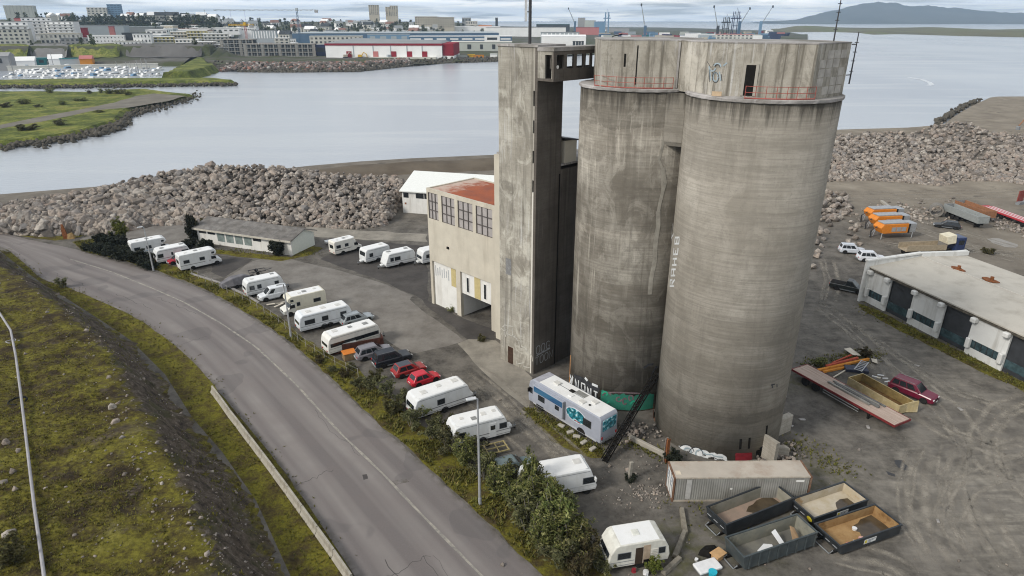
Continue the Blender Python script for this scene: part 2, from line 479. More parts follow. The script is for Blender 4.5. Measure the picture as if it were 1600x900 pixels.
# cracks and small repairs
n = NT('tar_seam'); M_TAR = n.done(n.mix(n.noise(2, 4), (.055, .05, .05), (.09, .083, .08)), .8)
rc = random.Random(3); v = []; f = []
for k in range(12):
    i0 = rc.randrange(2, 66); a = RL[i0].lerp(RR[i0], rc.uniform(.05, .8)); long_ = rc.random() < .75; d = (RL[i0+1] - RL[i0]).normalized(); w_ = Vector((d.y, -d.x, 0)); u = d if long_ else w_ * rc.choice([-1, 1]); s = Vector((-u.y, u.x, 0)) * rc.uniform(.012, .03); b0 = len(v)
    for j in range(14):
        p = a + u * j * (.8 if long_ else .28) + s.normalized() * noise.noise((j * .6, k * 3.1, 0)) * .6; v += [(p.x + s.x, p.y + s.y, .0165), (p.x - s.x, p.y - s.y, .0165)]
    f += [(b0+2*j, b0+2*j+1, b0+2*j+3, b0+2*j+2) for j in range(13)]
o = npmesh('road_crack', v, f, M_TAR, kind='structure')
sheet('road_repair', GL([(566, 742), (573, 741), (575, 748), (568, 750)]), .016, M_TAR, .05, .3, 3)
sheet('road_repair', GL([(612, 752), (634, 748), (640, 753), (618, 758)]), .015, M_ROAD, .05, .5, 3)
# pale worn line between the two lanes
C_px = [(110, 405), (175, 425), (237, 450), (287, 472), (345, 505), (400, 542), (462, 600), (530, 675), (600, 742), (650, 795), (750, 897), (850, 1000)]
cl = resample(GL(C_px), 60)
n = NT('worn_paint')
c = n.mix(n.ramp(n.noise(1.3, 6, .7), [(.34, 0.), (.62, 1.)]), (.17, .16, .15), (.34, .315, .27)); M_PAINT = n.done(c, .8)
v = []; f = []
for i, p in enumerate(cl):
    d = (cl[min(i+1, 59)] - cl[max(i-1, 0)]).normalized(); nr = Vector((d.y, -d.x, 0)) * (.11 + .03 * math.sin(i * 1.7))
    v += [tuple(p + nr + Vector((0, 0, .018))), tuple(p - nr + Vector((0, 0, .018)))]
for i in range(59): f.append((2*i, 2*i+1, 2*i+3, 2*i+2))
o = npmesh('road_marking', v, f, M_PAINT, kind='structure')
if o.data.polygons[0].normal.z < 0: o.data.flip_normals()

# ---------------------------------------------------------------- yard surfaces
sheet('pavement', GL([(125, 374), (150, 366), (205, 352), (300, 351), (318, 366), (300, 398), (215, 408), (180, 392), (140, 390)]), .006, M_ASPH, .25, 2, 1)
sheet('pavement', GL([(350, 436), (395, 408), (420, 402), (455, 405), (520, 420), (590, 440), (645, 462), (640, 468), (725, 533), (650, 552), (625, 545), (560, 500), (510, 478), (430, 440), (385, 452), (362, 447)]), .006, M_ASPH, .2, 2, 2)
sheet('pavement', GL([(480, 352), (560, 360), (668, 366), (668, 378), (560, 374), (500, 371), (470, 366)]), .010, M_SLAB, .4, 2, 3)
sheet('pavement', GL([(715, 537), (735, 529), (775, 532), (832, 590), (826, 640), (790, 612), (740, 566)]), .012, M_SLAB, .12, 1.5, 4)
sheet('pavement', GL([(560, 375), (668, 384), (668, 470), (730, 500), (775, 515), (770, 530), (730, 530), (650, 462), (590, 437), (540, 420), (500, 405)]), .014, M_DARK, .25, 2, 5)
sheet('pavement', GL([(335, 398), (395, 405), (350, 434), (330, 425)]), .009, M_DARK, .2, 1.5, 6)
n = NT('puddle'); M_PUD = n.done(n.mix(n.ramp(n.noise(.5, 4), [(.3, 0.), (.7, 1.)]), (.20, .175, .14), (.26, .235, .20)), .35)
sheet('puddle', GL([(1541, 373), (1560, 372), (1574, 377), (1590, 382), (1587, 387), (1570, 386), (1552, 380)]), .012, M_PUD, .3, 1.2, 7)
n = NT('oil'); M_OIL = n.done(n.mix(n.noise(3, 4), (.018, .017, .016), (.03, .028, .026)), .35)
sheet('oil_stain', GL([(1397, 719), (1412, 720), (1421, 731), (1426, 736), (1414, 735), (1404, 731)]), .012, M_OIL, .12, .4, 8)
sheet('oil_stain', GL([(1384, 736), (1398, 741), (1399, 745), (1388, 742)]), .012, M_OIL, .1, .4, 9)

# dust tracks left by turning lorries
n = NT('dust_track'); uv = n.xyz(n.tc.outputs['UV'])
e_ = n.math('MULTIPLY', n.math('MULTIPLY', uv[0], n.math('SUBTRACT', 1.0, uv[0])), 4.0)
al = n.math('MULTIPLY', n.math('MULTIPLY', e_, n.ramp(n.noise(.55, 8, .75), [(.37, 0.), (.60, .8)])), uv[1])
n.done((.31, .28, .235), .95); tp = n.t.nodes.new('ShaderNodeBsdfTransparent'); ms = n.t.nodes.new('ShaderNodeMixShader')
n.link(al, ms.inputs[0]); n.link(tp.outputs[0], ms.inputs[1]); n.link(n.b.outputs[0], ms.inputs[2]); n.link(ms.outputs[0], n.out.inputs[0])
TR = [[(1478, 688), (1450, 735), (1442, 795), (1462, 850), (1505, 905)], [(1494, 690), (1485, 745), (1494, 802), (1524, 852), (1570, 905)], [(1524, 770), (1540, 822), (1575, 875), (1600, 900)], [(1558, 745), (1530, 700), (1490, 640), (1420, 585), (1380, 548)], [(1640, 715), (1560, 735), (1505, 762), (1480, 800), (1480, 840)],
      [(1640, 690), (1560, 704), (1490, 680), (1430, 640)], [(1310, 505), (1390, 560), (1480, 618), (1570, 648), (1640, 655)], [(1640, 770), (1570, 752), (1540, 720), (1535, 680), (1570, 640), (1640, 610)], [(1440, 700), (1420, 760), (1430, 830), (1480, 910)], [(1580, 700), (1600, 760), (1640, 800)], [(1280, 860), (1380, 880), (1440, 910)], [(1260, 470), (1300, 490), (1360, 540), (1400, 620)],
      [(1400, 348), (1470, 372), (1550, 398), (1640, 420)], [(1420, 340), (1500, 362), (1600, 392)], [(1290, 402), (1300, 440), (1290, 480)], [(1290, 301), (1400, 303), (1520, 300), (1640, 296)], [(1290, 308), (1420, 311), (1640, 305)], [(1340, 375), (1430, 388), (1520, 392), (1640, 400)], [(700, 590), (760, 640), (830, 700), (900, 760)], [(735, 570), (800, 622), (880, 700), (930, 745)]]
v = []; f = []; uvs = []; rt_ = random.Random(4)
for ti, tpx in enumerate(TR):
    for off in (-1.1, 1.0, -2.0 if ti % 3 == 0 else .2):
        pts = resample(GL(tpx), 40); w_ = rt_.uniform(.18, .55); b0 = len(v); zt_ = .005 + .0007 * b0 / 120
        for i, p in enumerate(pts):
            d = (pts[min(i+1, 39)] - pts[max(i-1, 0)]).normalized(); nr = Vector((d.y, -d.x, 0)); c_ = p + nr * (off + .3 * noise.noise((p.x * .2, p.y * .2, off)))
            for s in (0, .5, 1): q = c_ + nr * (s - .5) * 2 * w_; v.append((q.x, q.y, zt_)); uvs.append((s, min(1, i / 8, (39 - i) / 8)))
        for i in range(39):
            for j in (0, 1): a = b0 + i*3 + j; f.append((a, a+1, a+4, a+3))
o = npmesh('tyre_tracks', v, f, n.m, kind='structure'); ul = o.data.uv_layers.new(name='UVMap')
for li, lo in enumerate(o.data.loops): ul.data[li].uv = uvs[lo.vertex_index]
if sum(p.normal.z for p in o.data.polygons) < 0: o.data.flip_normals()
# far strip of spoil behind the boulders
n = NT('brown_spoil'); M_SPOIL = n.done(n.mix(n.ramp(n.noise(.1, 7, .65), [(.3, 0.), (.7, 1.)]), (.085, .068, .052), (.15, .125, .095)), .95)
def ridge(name, crest_px, z0, half, m, n=60, seed=1, **kw):
    """long low bank along a crest line"""
    pts = resample(GL(crest_px, z0), n); v = []; f = []; K = 9
    for i, p in enumerate(pts):
        d = (pts[min(i+1, n-1)] - pts[max(i-1, 0)]).normalized(); nr = Vector((d.y, -d.x, 0))
        e = min(1, i / 5, (n - 1 - i) / 5)
        for j in range(K):
            s = (j / (K - 1) - .5) * 2
            h = (1 - abs(s) ** 1.6) * z0 * (e * .75 + .25) + noise.noise((p.x * .09, p.y * .09, j * .4 + seed)) * .5 * (1 - abs(s))
            q = p + nr * s * half; v.append((q.x, q.y, h - .15 if abs(s) < 1 else -.6))
    for i in range(n - 1):
        for j in range(K - 1): a = i*K+j; f.append((a, a+1, a+K+1, a+K))
    o = npmesh(name, v, f, m, True, **kw)
    bm = bmesh.new(); bm.from_mesh(o.data); bmesh.ops.recalc_face_normals(bm, faces=bm.faces)
    if sum(f.normal.z for f in bm.faces) < 0: bmesh.ops.reverse_faces(bm, faces=bm.faces)
    bm.to_mesh(o.data); bm.free()
    return o
ridge('spoil_bank', [(455, 272), (560, 259), (640, 254), (785, 248), (860, 244)], 1.6, 9, M_SPOIL, kind='structure')

# ---------------------------------------------------------------- mossy hill on the left
toe_px = [(-400, 345), (-120, 372), (0, 392), (40, 424), (70, 446), (110, 470), (160, 502), (205, 532), (258, 585), (300, 652), (347, 706), (400, 782), (455, 902), (520, 1060), (600, 1300)]
toe = resample(GL(toe_px), 160)
tx = np.array([p.x for p in toe]); ty = np.array([p.y for p in toe])
def hill_d(x, y):
    """signed distance to the foot of the hill (positive on the hill) and position along it"""
    dx = tx[1:] - tx[:-1]; dy = ty[1:] - ty[:-1]; L2 = dx*dx + dy*dy
    t = np.clip(((x - tx[:-1]) * dx + (y - ty[:-1]) * dy) / L2, 0, 1)
    qx = tx[:-1] + t * dx; qy = ty[:-1] + t * dy; d = np.hypot(x - qx, y - qy); k = int(np.argmin(d))
    s = dx[k] * (y - qy[k]) - dy[k] * (x - qx[k])
    return (d[k] if s < 0 else -d[k]), (k + t[k]) / 159
def hill_h(x, y):
    d, a = hill_d(x, y)
    d += noise.noise((x * .3, y * .3, 5)) * .9 + noise.noise((x * 1.1, y * 1.1, 2)) * .35
    if d < 0: return -.25 + d * .05
    top = 1.2 + 3.6 * min(1, max(0, (a - .10) / .35))
    w_ = 2.5 + 3.2 * min(1, a * 1.6)
    s = min(1, d / w_); s = s * s * (3 - 2 * s)
    h = top * s + .035 * max(0, d - w_)
    rough = (noise.fractal((x * .22, y * .22, 3.1), 1, 2, 5) * .34 + noise.fractal((x * .9, y * .9, 8), 1, 2, 4) * .13) * min(1, d / 2)
    return h + rough - .05
step = .55
xs = np.arange(-96, -8, step); ys_ = np.arange(24, 114, step)
idx = {}; v = []; f = []
for j, y in enumerate(ys_):
    for i, x in enumerate(xs):
        if x > -8 - (y - 24) * .35 + 8: continue
        d, a = hill_d(x, y)
        if d > -1.2 and d < 60:
            idx[i, j] = len(v); v.append((x, y, hill_h(x, y)))
for (i, j) in list(idx):
    q = [(i, j), (i+1, j), (i+1, j+1), (i, j+1)]
    if all(k in idx for k in q): f.append(tuple(idx[k] for k in q))
hill = npmesh('hill', v, f, M_HILL, True, kind='structure')
def on_hill(px, py, lift=0.0):
    z = 4.0
    for _ in range(12):
        p = G(px, py, z); z = max(0, hill_h(p.x, p.y))
    p = G(px, py, z); p.z = z + lift; return p

# verge between the hill and the road
vg = GL([(0, 392), (40, 424), (70, 446), (110, 470), (160, 502), (205, 532), (258, 585), (300, 652), (347, 706), (400, 782), (455, 902), (520, 1060), (640, 1060)])
rl = [p for p in RL if p.y < 112 and p.y > 27]
sheet('verge', [(p.x - 2 if False else p.x, p.y) for p in vg] + [(p.x, p.y) for p in reversed(rl)], .006, M_VERGE, 0, kind='structure')
vr = GL([(112, 378), (128, 392), (180, 404), (240, 421), (300, 443), (345, 464), (400, 497), (450, 532), (500, 574), (550, 622), (607, 675), (650, 711), (700, 760), (760, 815), (830, 881), (900, 947)])
vi = GL([(1010, 947), (930, 880), (880, 830), (800, 770), (745, 735), (690, 690), (640, 650), (595, 612), (560, 575), (515, 552), (470, 525), (440, 497), (390, 465), (345, 445), (300, 424), (250, 410), (190, 385), (150, 374)])
sheet('verge', [(p.x, p.y) for p in vr] + [(p.x, p.y) for p in vi], .009, M_VERGE, .18, 1.2, 4)
sheet('verge', GL([(-60, 352), (0, 355), (60, 362), (105, 362), (136, 366), (120, 372), (85, 376), (40, 370), (0, 363), (-60, 355)]), .016, M_VERGE, .15, 1.5, 5)
sheet('verge', GL([(818, 636), (838, 640), (870, 662), (905, 688), (940, 700), (945, 715), (925, 716), (890, 703), (860, 688), (838, 664)]), .014, M_VERGE, .2, .8, 6)
sheet('verge', GL([(1340, 474), (1375, 486), (1410, 505), (1480, 540), (1540, 568), (1600, 597), (1660, 628), (1650, 645), (1590, 606), (1530, 580), (1470, 548), (1400, 514), (1350, 486)]), .008, M_VERGE, .2, 1, 7)
sheet('verge', GL([(322, 388), (385, 395), (455, 402), (485, 384), (505, 388), (480, 400), (440, 408), (380, 402), (325, 394)]), .018, M_VERGE, .2, 1, 8)
# ---------------------------------------------------------------- boulders
def rock_material():
    n = NT('boulder_stone')
    oi = n.t.nodes.new('ShaderNodeObjectInfo'); ge = n.t.nodes.new('ShaderNodeNewGeometry')
    r = n.math('FRACT', n.math('ADD', oi.outputs['Random'], ge.outputs['Random Per Island']))
    c = n.ramp(r, [(0., (.11, .10, .092)), (.2, (.29, .245, .205)), (.4, (.23, .215, .205)), (.6, (.36, .30, .25)), (.8, (.43, .395, .35)), (1., (.30, .235, .195))])
    c = n.mix(n.ramp(n.noise(1.6, 6, .7), [(.38, .7), (.6, 0.)]), c, (.085, .072, .062))
    c = n.mix(n.ramp(n.noise(5, 5, .7), [(.55, 0.), (.75, .4)]), c, (.42, .40, .36))
    n.bump(n.noise(4, 7, .7), .6, .08)
    return n.done(c, .92)
M_ROCK = rock_material()
ROCKS = []
for k in range(10):
    r = random.Random(50 + k); bm = bmesh.new()
    for _ in range(15):
        d = Vector((r.gauss(0, 1), r.gauss(0, 1), r.gauss(0, .8))).normalized() * r.uniform(.82, 1.05)
        bm.verts.new((d.x, d.y * r.uniform(.72, .95), d.z * r.uniform(.65, .85)))
    g = bmesh.ops.convex_hull(bm, input=bm.verts)
    bmesh.ops.delete(bm, geom=[v_ for v_ in bm.verts if not v_.link_faces], context='VERTS')
    bmesh.ops.bevel(bm, geom=list(bm.edges), offset=.035, segments=1, affect='EDGES', profile=.5, clamp_overlap=True)
    bmesh.ops.triangulate(bm, faces=bm.faces)
    me = bpy.data.meshes.new('boulder'); bm.to_mesh(me); bm.free(); me.materials.append(M_ROCK)
    V = np.array([v_.co[:] for v_ in me.vertices]); T = np.array([p.vertices[:] for p in me.polygons])
    ROCKS.append((me, V, T))

def rotm(r):
    return np.array(Matrix.Rotation(r.uniform(0, 6.28), 3, 'Z') @ Matrix.Rotation(r.uniform(-.6, .6), 3, 'X') @ Matrix.Rotation(r.uniform(-.6, .6), 3, 'Y'))

def rock_mass(name, spots, kind='stuff', label=None, m=None, seed=3):
    r = random.Random(seed); vs = []; fs = []; b = 0
    for (x, y, z, s) in spots:
        _, V, T = ROCKS[r.randrange(10)]
        vs.append((V * s) @ rotm(r).T + np.array([x, y, z])); fs.append(T + b); b += len(V)
    return npmesh(name, np.vstack(vs), np.vstack(fs), m or M_ROCK, kind=kind, label=label)

def interp_poly(poly, x):
    return float(np.interp(x, [p[0] for p in poly], [p[1] for p in poly]))

heap_label = 'rough grey-brown boulder in the big heap between the caravans and the water'
near_rocks = []; far_rocks = []
r = random.Random(5)
# left heap: foot and crest lines in the photograph, height rising inland to the crest
foot = [(-80, 363), (0, 362), (60, 368), (120, 366), (175, 366), (240, 352), (310, 350), (480, 353), (560, 358), (602, 352), (622, 322), (634, 300)]
crest = [(-80, 312), (0, 318), (60, 310), (150, 294), (250, 270), (330, 258), (430, 259), (500, 268), (560, 273), (620, 277), (634, 290)]
def heap_z(x, y, px, fy, cy):
    s = max(0, min(1, (fy - y) / (fy - cy))); return 4.6 * (1 - (1 - s) ** 1.8)
base_v = []; base_f = []; NX, NY = 70, 14
for i in range(NX):
    px = -80 + 714 * i / (NX - 1); fy, cy = interp_poly(foot, px), interp_poly(crest, px)
    for j in range(NY):
        s = j / (NY - 2); 
        if j < NY - 1:
            y = fy + (cy - fy) * s; z = heap_z(0, y, px, fy, cy); p = G(px, y, z); base_v.append((p.x, p.y, z - .7))
        else:
            q = Vector(base_v[-1]); d = Vector((q.x, q.y, 0)).normalized(); base_v.append((q.x + d.x * 9, q.y + d.y * 9, -3.2))
for i in range(NX - 1):
    for j in range(NY - 1): a = i*NY+j; base_f.append((a, a+NY, a+NY+1, a+1))
n = NT('rubble'); M_RUB = n.done(n.mix(n.noise(1.2, 6), (.035, .03, .026), (.085, .073, .062)), .95)
o = npmesh('rubble_bank', base_v, base_f, M_RUB, kind='structure')
if sum(p.normal.z for p in o.data.polygons) < 0: o.data.flip_normals()
cand = []
for k in range(4700):
    px = r.uniform(-60, 630); fy, cy = interp_poly(foot, px), interp_poly(crest, px)
    u = r.random() ** 1.25; y = fy + (cy - fy) * u; z = heap_z(0, y, px, fy, cy); p = G(px, y, z)
    s = min(1.75, max(.38, r.lognormvariate(-.40, .40))) * (1.15 if px < 340 else .92)
    cand.append((p.x, p.y, z - .25 * s + r.uniform(-.15, .35), s))
# near heap beside the silo on the right
for k in range(95):
    px = r.uniform(1268, 1330); lo = interp_poly([(1268, 420), (1285, 385), (1295, 350), (1312, 338), (1330, 325)], px); hi = interp_poly([(1268, 300), (1300, 296), (1318, 305), (1330, 318)], px)
    y = r.uniform(hi, lo); p = G(px, y, .8); cand.append((p.x, p.y, r.uniform(.2, 1.6) if y < lo - 12 else .3, r.uniform(.6, 1.15)))
for (px, y) in [(1331, 348), (1338, 360), (1328, 366), (1336, 372), (1326, 378), (1344, 381), (1333, 384), (1330, 357), (1340, 352)]:
    p = G(px, y, .3); cand.append((p.x, p.y, .35, r.uniform(.6, 1.0)))
right_c = []
crest_r = [(1286, 214), (1300, 210), (1350, 207), (1400, 205), (1420, 208), (1440, 202), (1470, 192), (1500, 190), (1520, 192), (1545, 206), (1600, 210), (1700, 212)]
foot_r = [(1286, 284), (1350, 282), (1400, 284), (1440, 288), (1470, 291), (1500, 283), (1560, 283), (1600, 288), (1700, 292)]
base_v = []; base_f = []; NX = 40
for i in range(NX):
    px = 1286 + 414 * i / (NX - 1); fy, cy = interp_poly(foot_r, px), interp_poly(crest_r, px)
    for j in range(NY):
        s = j / (NY - 2)
        if j < NY - 1:
            y = fy + (cy - fy) * s; z = 3.6 * (1 - (1 - s) ** 1.6); p = G(px, y, z); base_v.append((p.x, p.y, z - .6))
        else:
            q = Vector(base_v[-1]); d = Vector((q.x, q.y, 0)).normalized(); base_v.append((q.x + d.x * 7, q.y + d.y * 7, -3.2 if px < 1470 else -.1))
for i in range(NX - 1):
    for j in range(NY - 1): a = i*NY+j; base_f.append((a, a+NY, a+NY+1, a+1))
n = NT('pale_rubble'); M_RUB2 = n.done(n.mix(n.noise(1.2, 6), (.11, .095, .08), (.21, .185, .155)), .95)
o = npmesh('rubble_bank', base_v, base_f, M_RUB2, kind='structure')
if sum(p.normal.z for p in o.data.polygons) < 0: o.data.flip_normals()
for k in range(4200):
    px = r.uniform(1286, 1690); fy, cy = interp_poly(foot_r, px), interp_poly(crest_r, px)
    u = r.random() ** 1.2; y = fy + (cy - fy) * u; z = 3.6 * (1 - (1 - u) ** 1.6); p = G(px, y, z)
    right_c.append((p.x, p.y, z - .1, min(1.3, max(.35, r.lognormvariate(-.42, .38)))))
cand.sort(key=lambda c: -c[3] / math.hypot(c[0], c[1]))
near, rest = cand[:300], cand[300:]
for (x, y, z, s) in near:
    me, V, T = ROCKS[r.randrange(10)]
    o = bpy.data.objects.new('boulder', me); COL.objects.link(o)
    o.location = (x, y, z); o.scale = (s, s, s); o.rotation_euler = (r.uniform(-.5, .5), r.uniform(-.5, .5), r.uniform(0, 6.28))
    if x > 20: tag(o, 'pale boulder in the small rock pile against the tall right silo', 'boulder', 'boulders beside the silo')
    else: tag(o, heap_label, 'boulder', 'boulders of the heap by the water')
rock_mass('boulder_heap', rest)
rock_mass('boulder_heap', right_c, seed=8)

# stones on the hill and scattered over the yard
sp = []
for k in range(2600):
    px, py = r.uniform(0, 460), r.uniform(400, 905)
    p = G(px, py, 4.2)
    d, a = hill_d(p.x, p.y)
    if d < .5: continue
    band = 1 if d < 8 else .18
    if r.random() > band: continue
    z = hill_h(p.x, p.y)
    s = min(.34, max(.04, r.lognormvariate(-2.6, .5))); sp.append((p.x, p.y, z + s * .1, s))
for (px, py, s) in [(175, 637, .5), (185, 630, .38), (195, 742, .3), (192, 683, .4), (246, 693, .3), (10, 692, .5), (18, 738, .45), (5, 755, .4), (15, 835, .6), (180, 660, .5), (28, 705, .35), (22, 765, .38), (135, 517, .35), (90, 460, .5), (100, 466, .35), (170, 590, .35), (40, 553, .3), (295, 820, .3), (300, 826, .25)]:
    p = on_hill(px, py); sp.append((p.x, p.y, p.z + s * .1, s))
rock_mass('gravel', sp, seed=12)
sp = []
for k in range(900):
    px, py = r.choice([(r.uniform(600, 1600), r.uniform(560, 900)), (r.uniform(940, 1040), r.uniform(690, 800)), (r.uniform(1180, 1250), r.uniform(690, 730)), (r.uniform(1330, 1600), r.uniform(310, 350))])
    p = G(px, py)
    dd, a = hill_d(p.x, p.y)
    if dd > -14: continue
    s = min(.3, max(.03, r.lognormvariate(-2.9, .6))); sp.append((p.x, p.y, s * .3, s))
for k in range(160):
    p = G(r.gauss(1218, 14), r.gauss(714, 8)); s = r.uniform(.08, .3); sp.append((p.x, p.y, s * .3 + r.uniform(0, .3), s))
for k in range(110):
    p = G(r.gauss(992, 20), r.gauss(676, 7)); s = r.uniform(.08, .32); sp.append((p.x, p.y, s * .3 + r.uniform(0, .2), s))
for k in range(120):
    p = G(r.gauss(1020, 22), r.gauss(770, 8)); s = r.uniform(.05, .16); sp.append((p.x, p.y, s * .3, s))
for k in range(260):
    a = r.random(); p = G(1480 + 130 * a + r.gauss(0, 8), 318 + 48 * a + r.gauss(0, 5)); s = r.uniform(.1, .5); sp.append((p.x, p.y, s * .3, s))
for k in range(260):
    p = G(r.gauss(1425, 40), r.gauss(336, 7)); s = r.uniform(.1, .6); sp.append((p.x, p.y, s * .3, s))
rock_mass('rubble', sp, seed=14)
# stones along the near shores of the sand spit and the point of land on the right
sp = []
for (a, b, n_, smin, smax) in [((0, 228), (60, 222), 200, .5, 1.3), ((60, 222), (105, 216), 180, .5, 1.3), ((105, 216), (160, 205), 200, .5, 1.5), ((160, 205), (200, 192), 170, .6, 1.5), ((195, 190), (205, 178), 90, .6, 1.4), ((205, 178), (265, 163), 220, .5, 1.2), ((265, 163), (310, 151), 160, .4, 1.0)]:
    for k in range(n_):
        u = r.random(); p = G(a[0] + (b[0]-a[0])*u + r.gauss(0, 3), a[1] + (b[1]-a[1])*u + r.gauss(-2, 3.2), -2.2); sp.append((p.x, p.y, r.uniform(-3, -1.6), r.uniform(smin, smax)))
n = NT('wet_stone'); M_WET = n.done(n.mix(n.noise(.35, 6, .7), (.028, .026, .022), (.14, .125, .10)), .8)
rock_mass('shore_stones', sp, seed=16, m=M_WET)
sp = []
for (a, b, n_) in [((1463, 192), (1482, 180), 60), ((1482, 180), (1502, 168), 60), ((1502, 168), (1530, 157), 60)]:
    for k in range(n_):
        u = r.random(); p = G(a[0] + (b[0]-a[0])*u + r.gauss(0, 1.5), a[1] + (b[1]-a[1])*u + r.gauss(0, 1.3), -2); sp.append((p.x, p.y, r.uniform(-3, -1.2), r.uniform(.7, 1.7)))
rock_mass('shore_stones', sp, seed=17, m=M_WET)
# ---------------------------------------------------------------- weathered concrete
def concrete(name, dark, mid, light, bands=.5, streak=.6, top_z=None, boards=.25, pale=0.0, lifts=None, blot=0.0):
    n = NT(name)
    f = n.noise(.22, 8, .62, n.co((1, 1, .55)))
    c = n.mix(n.ramp(f, [(.40, 0.), (.62, 1.)]), dark, light)
    c = n.mix(n.ramp(n.noise(.6, 6, .6), [(.38, 0.), (.62, .65)]), c, mid)
    # pours: wide horizontal bands
    b = n.noise(1.0, 5, .65, n.co((.07, .07, .30)))
    c = n.mix(n.math('MULTIPLY', n.ramp(b, [(.42, 1.), (.56, 0.)]), bands), c, dark)
    b2 = n.noise(1.0, 5, .7, n.co((.22, .22, 5.5)))
    c = n.mix(n.math('MULTIPLY', n.ramp(b2, [(.42, 1.), (.58, 0.)]), boards), c, tuple(q * .75 for q in dark))
    if blot:
        bv = n.co((1, 1, .45))
        c = n.mix(n.math('MULTIPLY', n.ramp(n.noise(.42, 8, .72, bv, 1.6), [(.50, 0.), (.58, 1.)]), blot), c, tuple(q * .72 for q in dark))
        c = n.mix(n.math('MULTIPLY', n.ramp(n.noise(.33, 7, .7, n.co((1, 1, .8), 2.0), 1.1), [(.53, 0.), (.60, 1.)]), blot * .8), c, tuple(min(.6, q * 1.12) for q in light))
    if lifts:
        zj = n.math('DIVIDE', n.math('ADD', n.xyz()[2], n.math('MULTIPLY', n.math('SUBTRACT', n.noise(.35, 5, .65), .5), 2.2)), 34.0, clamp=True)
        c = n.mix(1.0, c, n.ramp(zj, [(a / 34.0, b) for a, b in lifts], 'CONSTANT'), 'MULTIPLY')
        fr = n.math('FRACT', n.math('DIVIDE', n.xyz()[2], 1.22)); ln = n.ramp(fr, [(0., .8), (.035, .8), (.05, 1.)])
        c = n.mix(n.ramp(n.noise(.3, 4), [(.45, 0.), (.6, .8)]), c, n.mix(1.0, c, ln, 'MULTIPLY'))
    # downward streaks
    s = n.noise(1.0, 6, .65, n.co((1.7, 1.7, .055)))
    c = n.mix(n.math('MULTIPLY', n.ramp(s, [(.53, 0.), (.63, 1.)]), streak), c, tuple(q * .62 for q in dark))
    s2 = n.noise(1.0, 6, .7, n.co((2.4, 2.4, .10)))
    gate = n.ramp(n.noise(.12, 3, .5), [(.45, 0.), (.6, 1.)])
    c = n.mix(n.math('MULTIPLY', n.math('MULTIPLY', n.ramp(s2, [(.55, 0.), (.63, 1.)]), gate), .55 + pale), c, tuple(min(.6, q * 1.5) for q in light))
    if top_z is not None:
        z = n.xyz()[2]
        d = n.math('SUBTRACT', top_z, z)
        m = n.ramp(n.math('ADD', n.math('DIVIDE', d, 4.5), n.math('MULTIPLY', n.math('SUBTRACT', n.noise(1.0, 6, .7, n.co((1.5, 1.5, .08))), .5), 1.6)), [(.0, 1.), (.10, .7), (.36, 0.)])
        c = n.mix(n.math('MULTIPLY', m, .8), c, (.030, .027, .023))
    sp = n.ramp(n.noise(4.5, 5, .8), [(.30, .5), (.45, 0.)])
    c = n.mix(sp, c, tuple(q * .6 for q in dark))
    n.bump(n.math('ADD', n.noise(3, 7, .7), n.math('MULTIPLY', b2, .6)), .45, .05)
    return n.done(c, .9)
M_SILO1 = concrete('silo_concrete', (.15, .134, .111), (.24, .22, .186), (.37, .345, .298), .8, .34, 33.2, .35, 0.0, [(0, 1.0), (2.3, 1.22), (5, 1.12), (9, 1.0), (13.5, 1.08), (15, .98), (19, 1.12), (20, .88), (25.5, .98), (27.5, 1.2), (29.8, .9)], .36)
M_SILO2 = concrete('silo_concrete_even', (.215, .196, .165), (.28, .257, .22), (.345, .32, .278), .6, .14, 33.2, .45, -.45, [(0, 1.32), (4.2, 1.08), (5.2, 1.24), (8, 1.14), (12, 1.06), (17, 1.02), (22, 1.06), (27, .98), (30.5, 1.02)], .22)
M_HOUSE = concrete('streaked_concrete', (.21, .19, .155), (.36, .335, .285), (.52, .49, .43), .1, .85, None, .1, .35, None, .5)
M_TOWER = concrete('tower_concrete', (.23, .21, .175), (.42, .395, .34), (.54, .515, .45), .5, .65, None, .15, .1, [(0, 1.0), (6.5, .92), (11, 1.08), (17, .95), (22.5, 1.05), (27.5, .96), (32, .9)], .55)
M_GRIMY_SHADE = concrete('grimy_shaded_concrete', (.085, .074, .064), (.125, .11, .096), (.175, .158, .138), .4, .4, None, .2, -.2)  # grime plus the shade of the turned-away walls, painted into the colour
M_LEDGE = concrete('pale_ledge', (.16, .15, .13), (.32, .30, .29), (.48, .46, .45), .0, .2, None, .1)
M_PLASTER = mat('pale_plaster', (.36, .335, .29), .85, var=.16, scale=.5, dirt=(.15, .14, .12), dscale=.5)
M_CREAM = mat('cream_render', (.52, .48, .40), .85, var=.08, scale=.6, dirt=(.33, .29, .23), dirt_amt=.45, dscale=.7, streak=True)
M_WHITEW = mat('whitewash', (.68, .67, .64), .8, var=.06, scale=.8, dirt=(.40, .37, .32), dirt_amt=.5, dscale=.9, streak=True)
M_BLACK = mat('dark_opening', (.012, .011, .010), .9, var=.3)
M_REDR = mat('red_rail', (.33, .075, .055), .6, var=.25, scale=6)
M_RUST = mat('rust', (.22, .085, .035), .8, var=.4, scale=3, dirt=(.10, .05, .03))
M_PALEMETAL = mat('pale_metal', (.42, .43, .44), .45, .6, var=.15)
M_DKMETAL = mat('dark_metal', (.045, .045, .048), .55, .3, var=.3)
M_GLASS = mat('dark_glass', (.018, .022, .026), .08, var=.3, spec=.6)
M_GPAINT_W = mat('white_spray', (.66, .68, .69), .8, var=.12, scale=3)
M_GPAINT_K = mat('black_spray', (.045, .047, .052), .8, var=.3, scale=3)
M_GPAINT_B = mat('blue_grey_spray', (.33, .40, .44), .8, var=.15, scale=3)
M_GPAINT_R = mat('red_spray', (.22, .022, .03), .8, var=.25, scale=3)
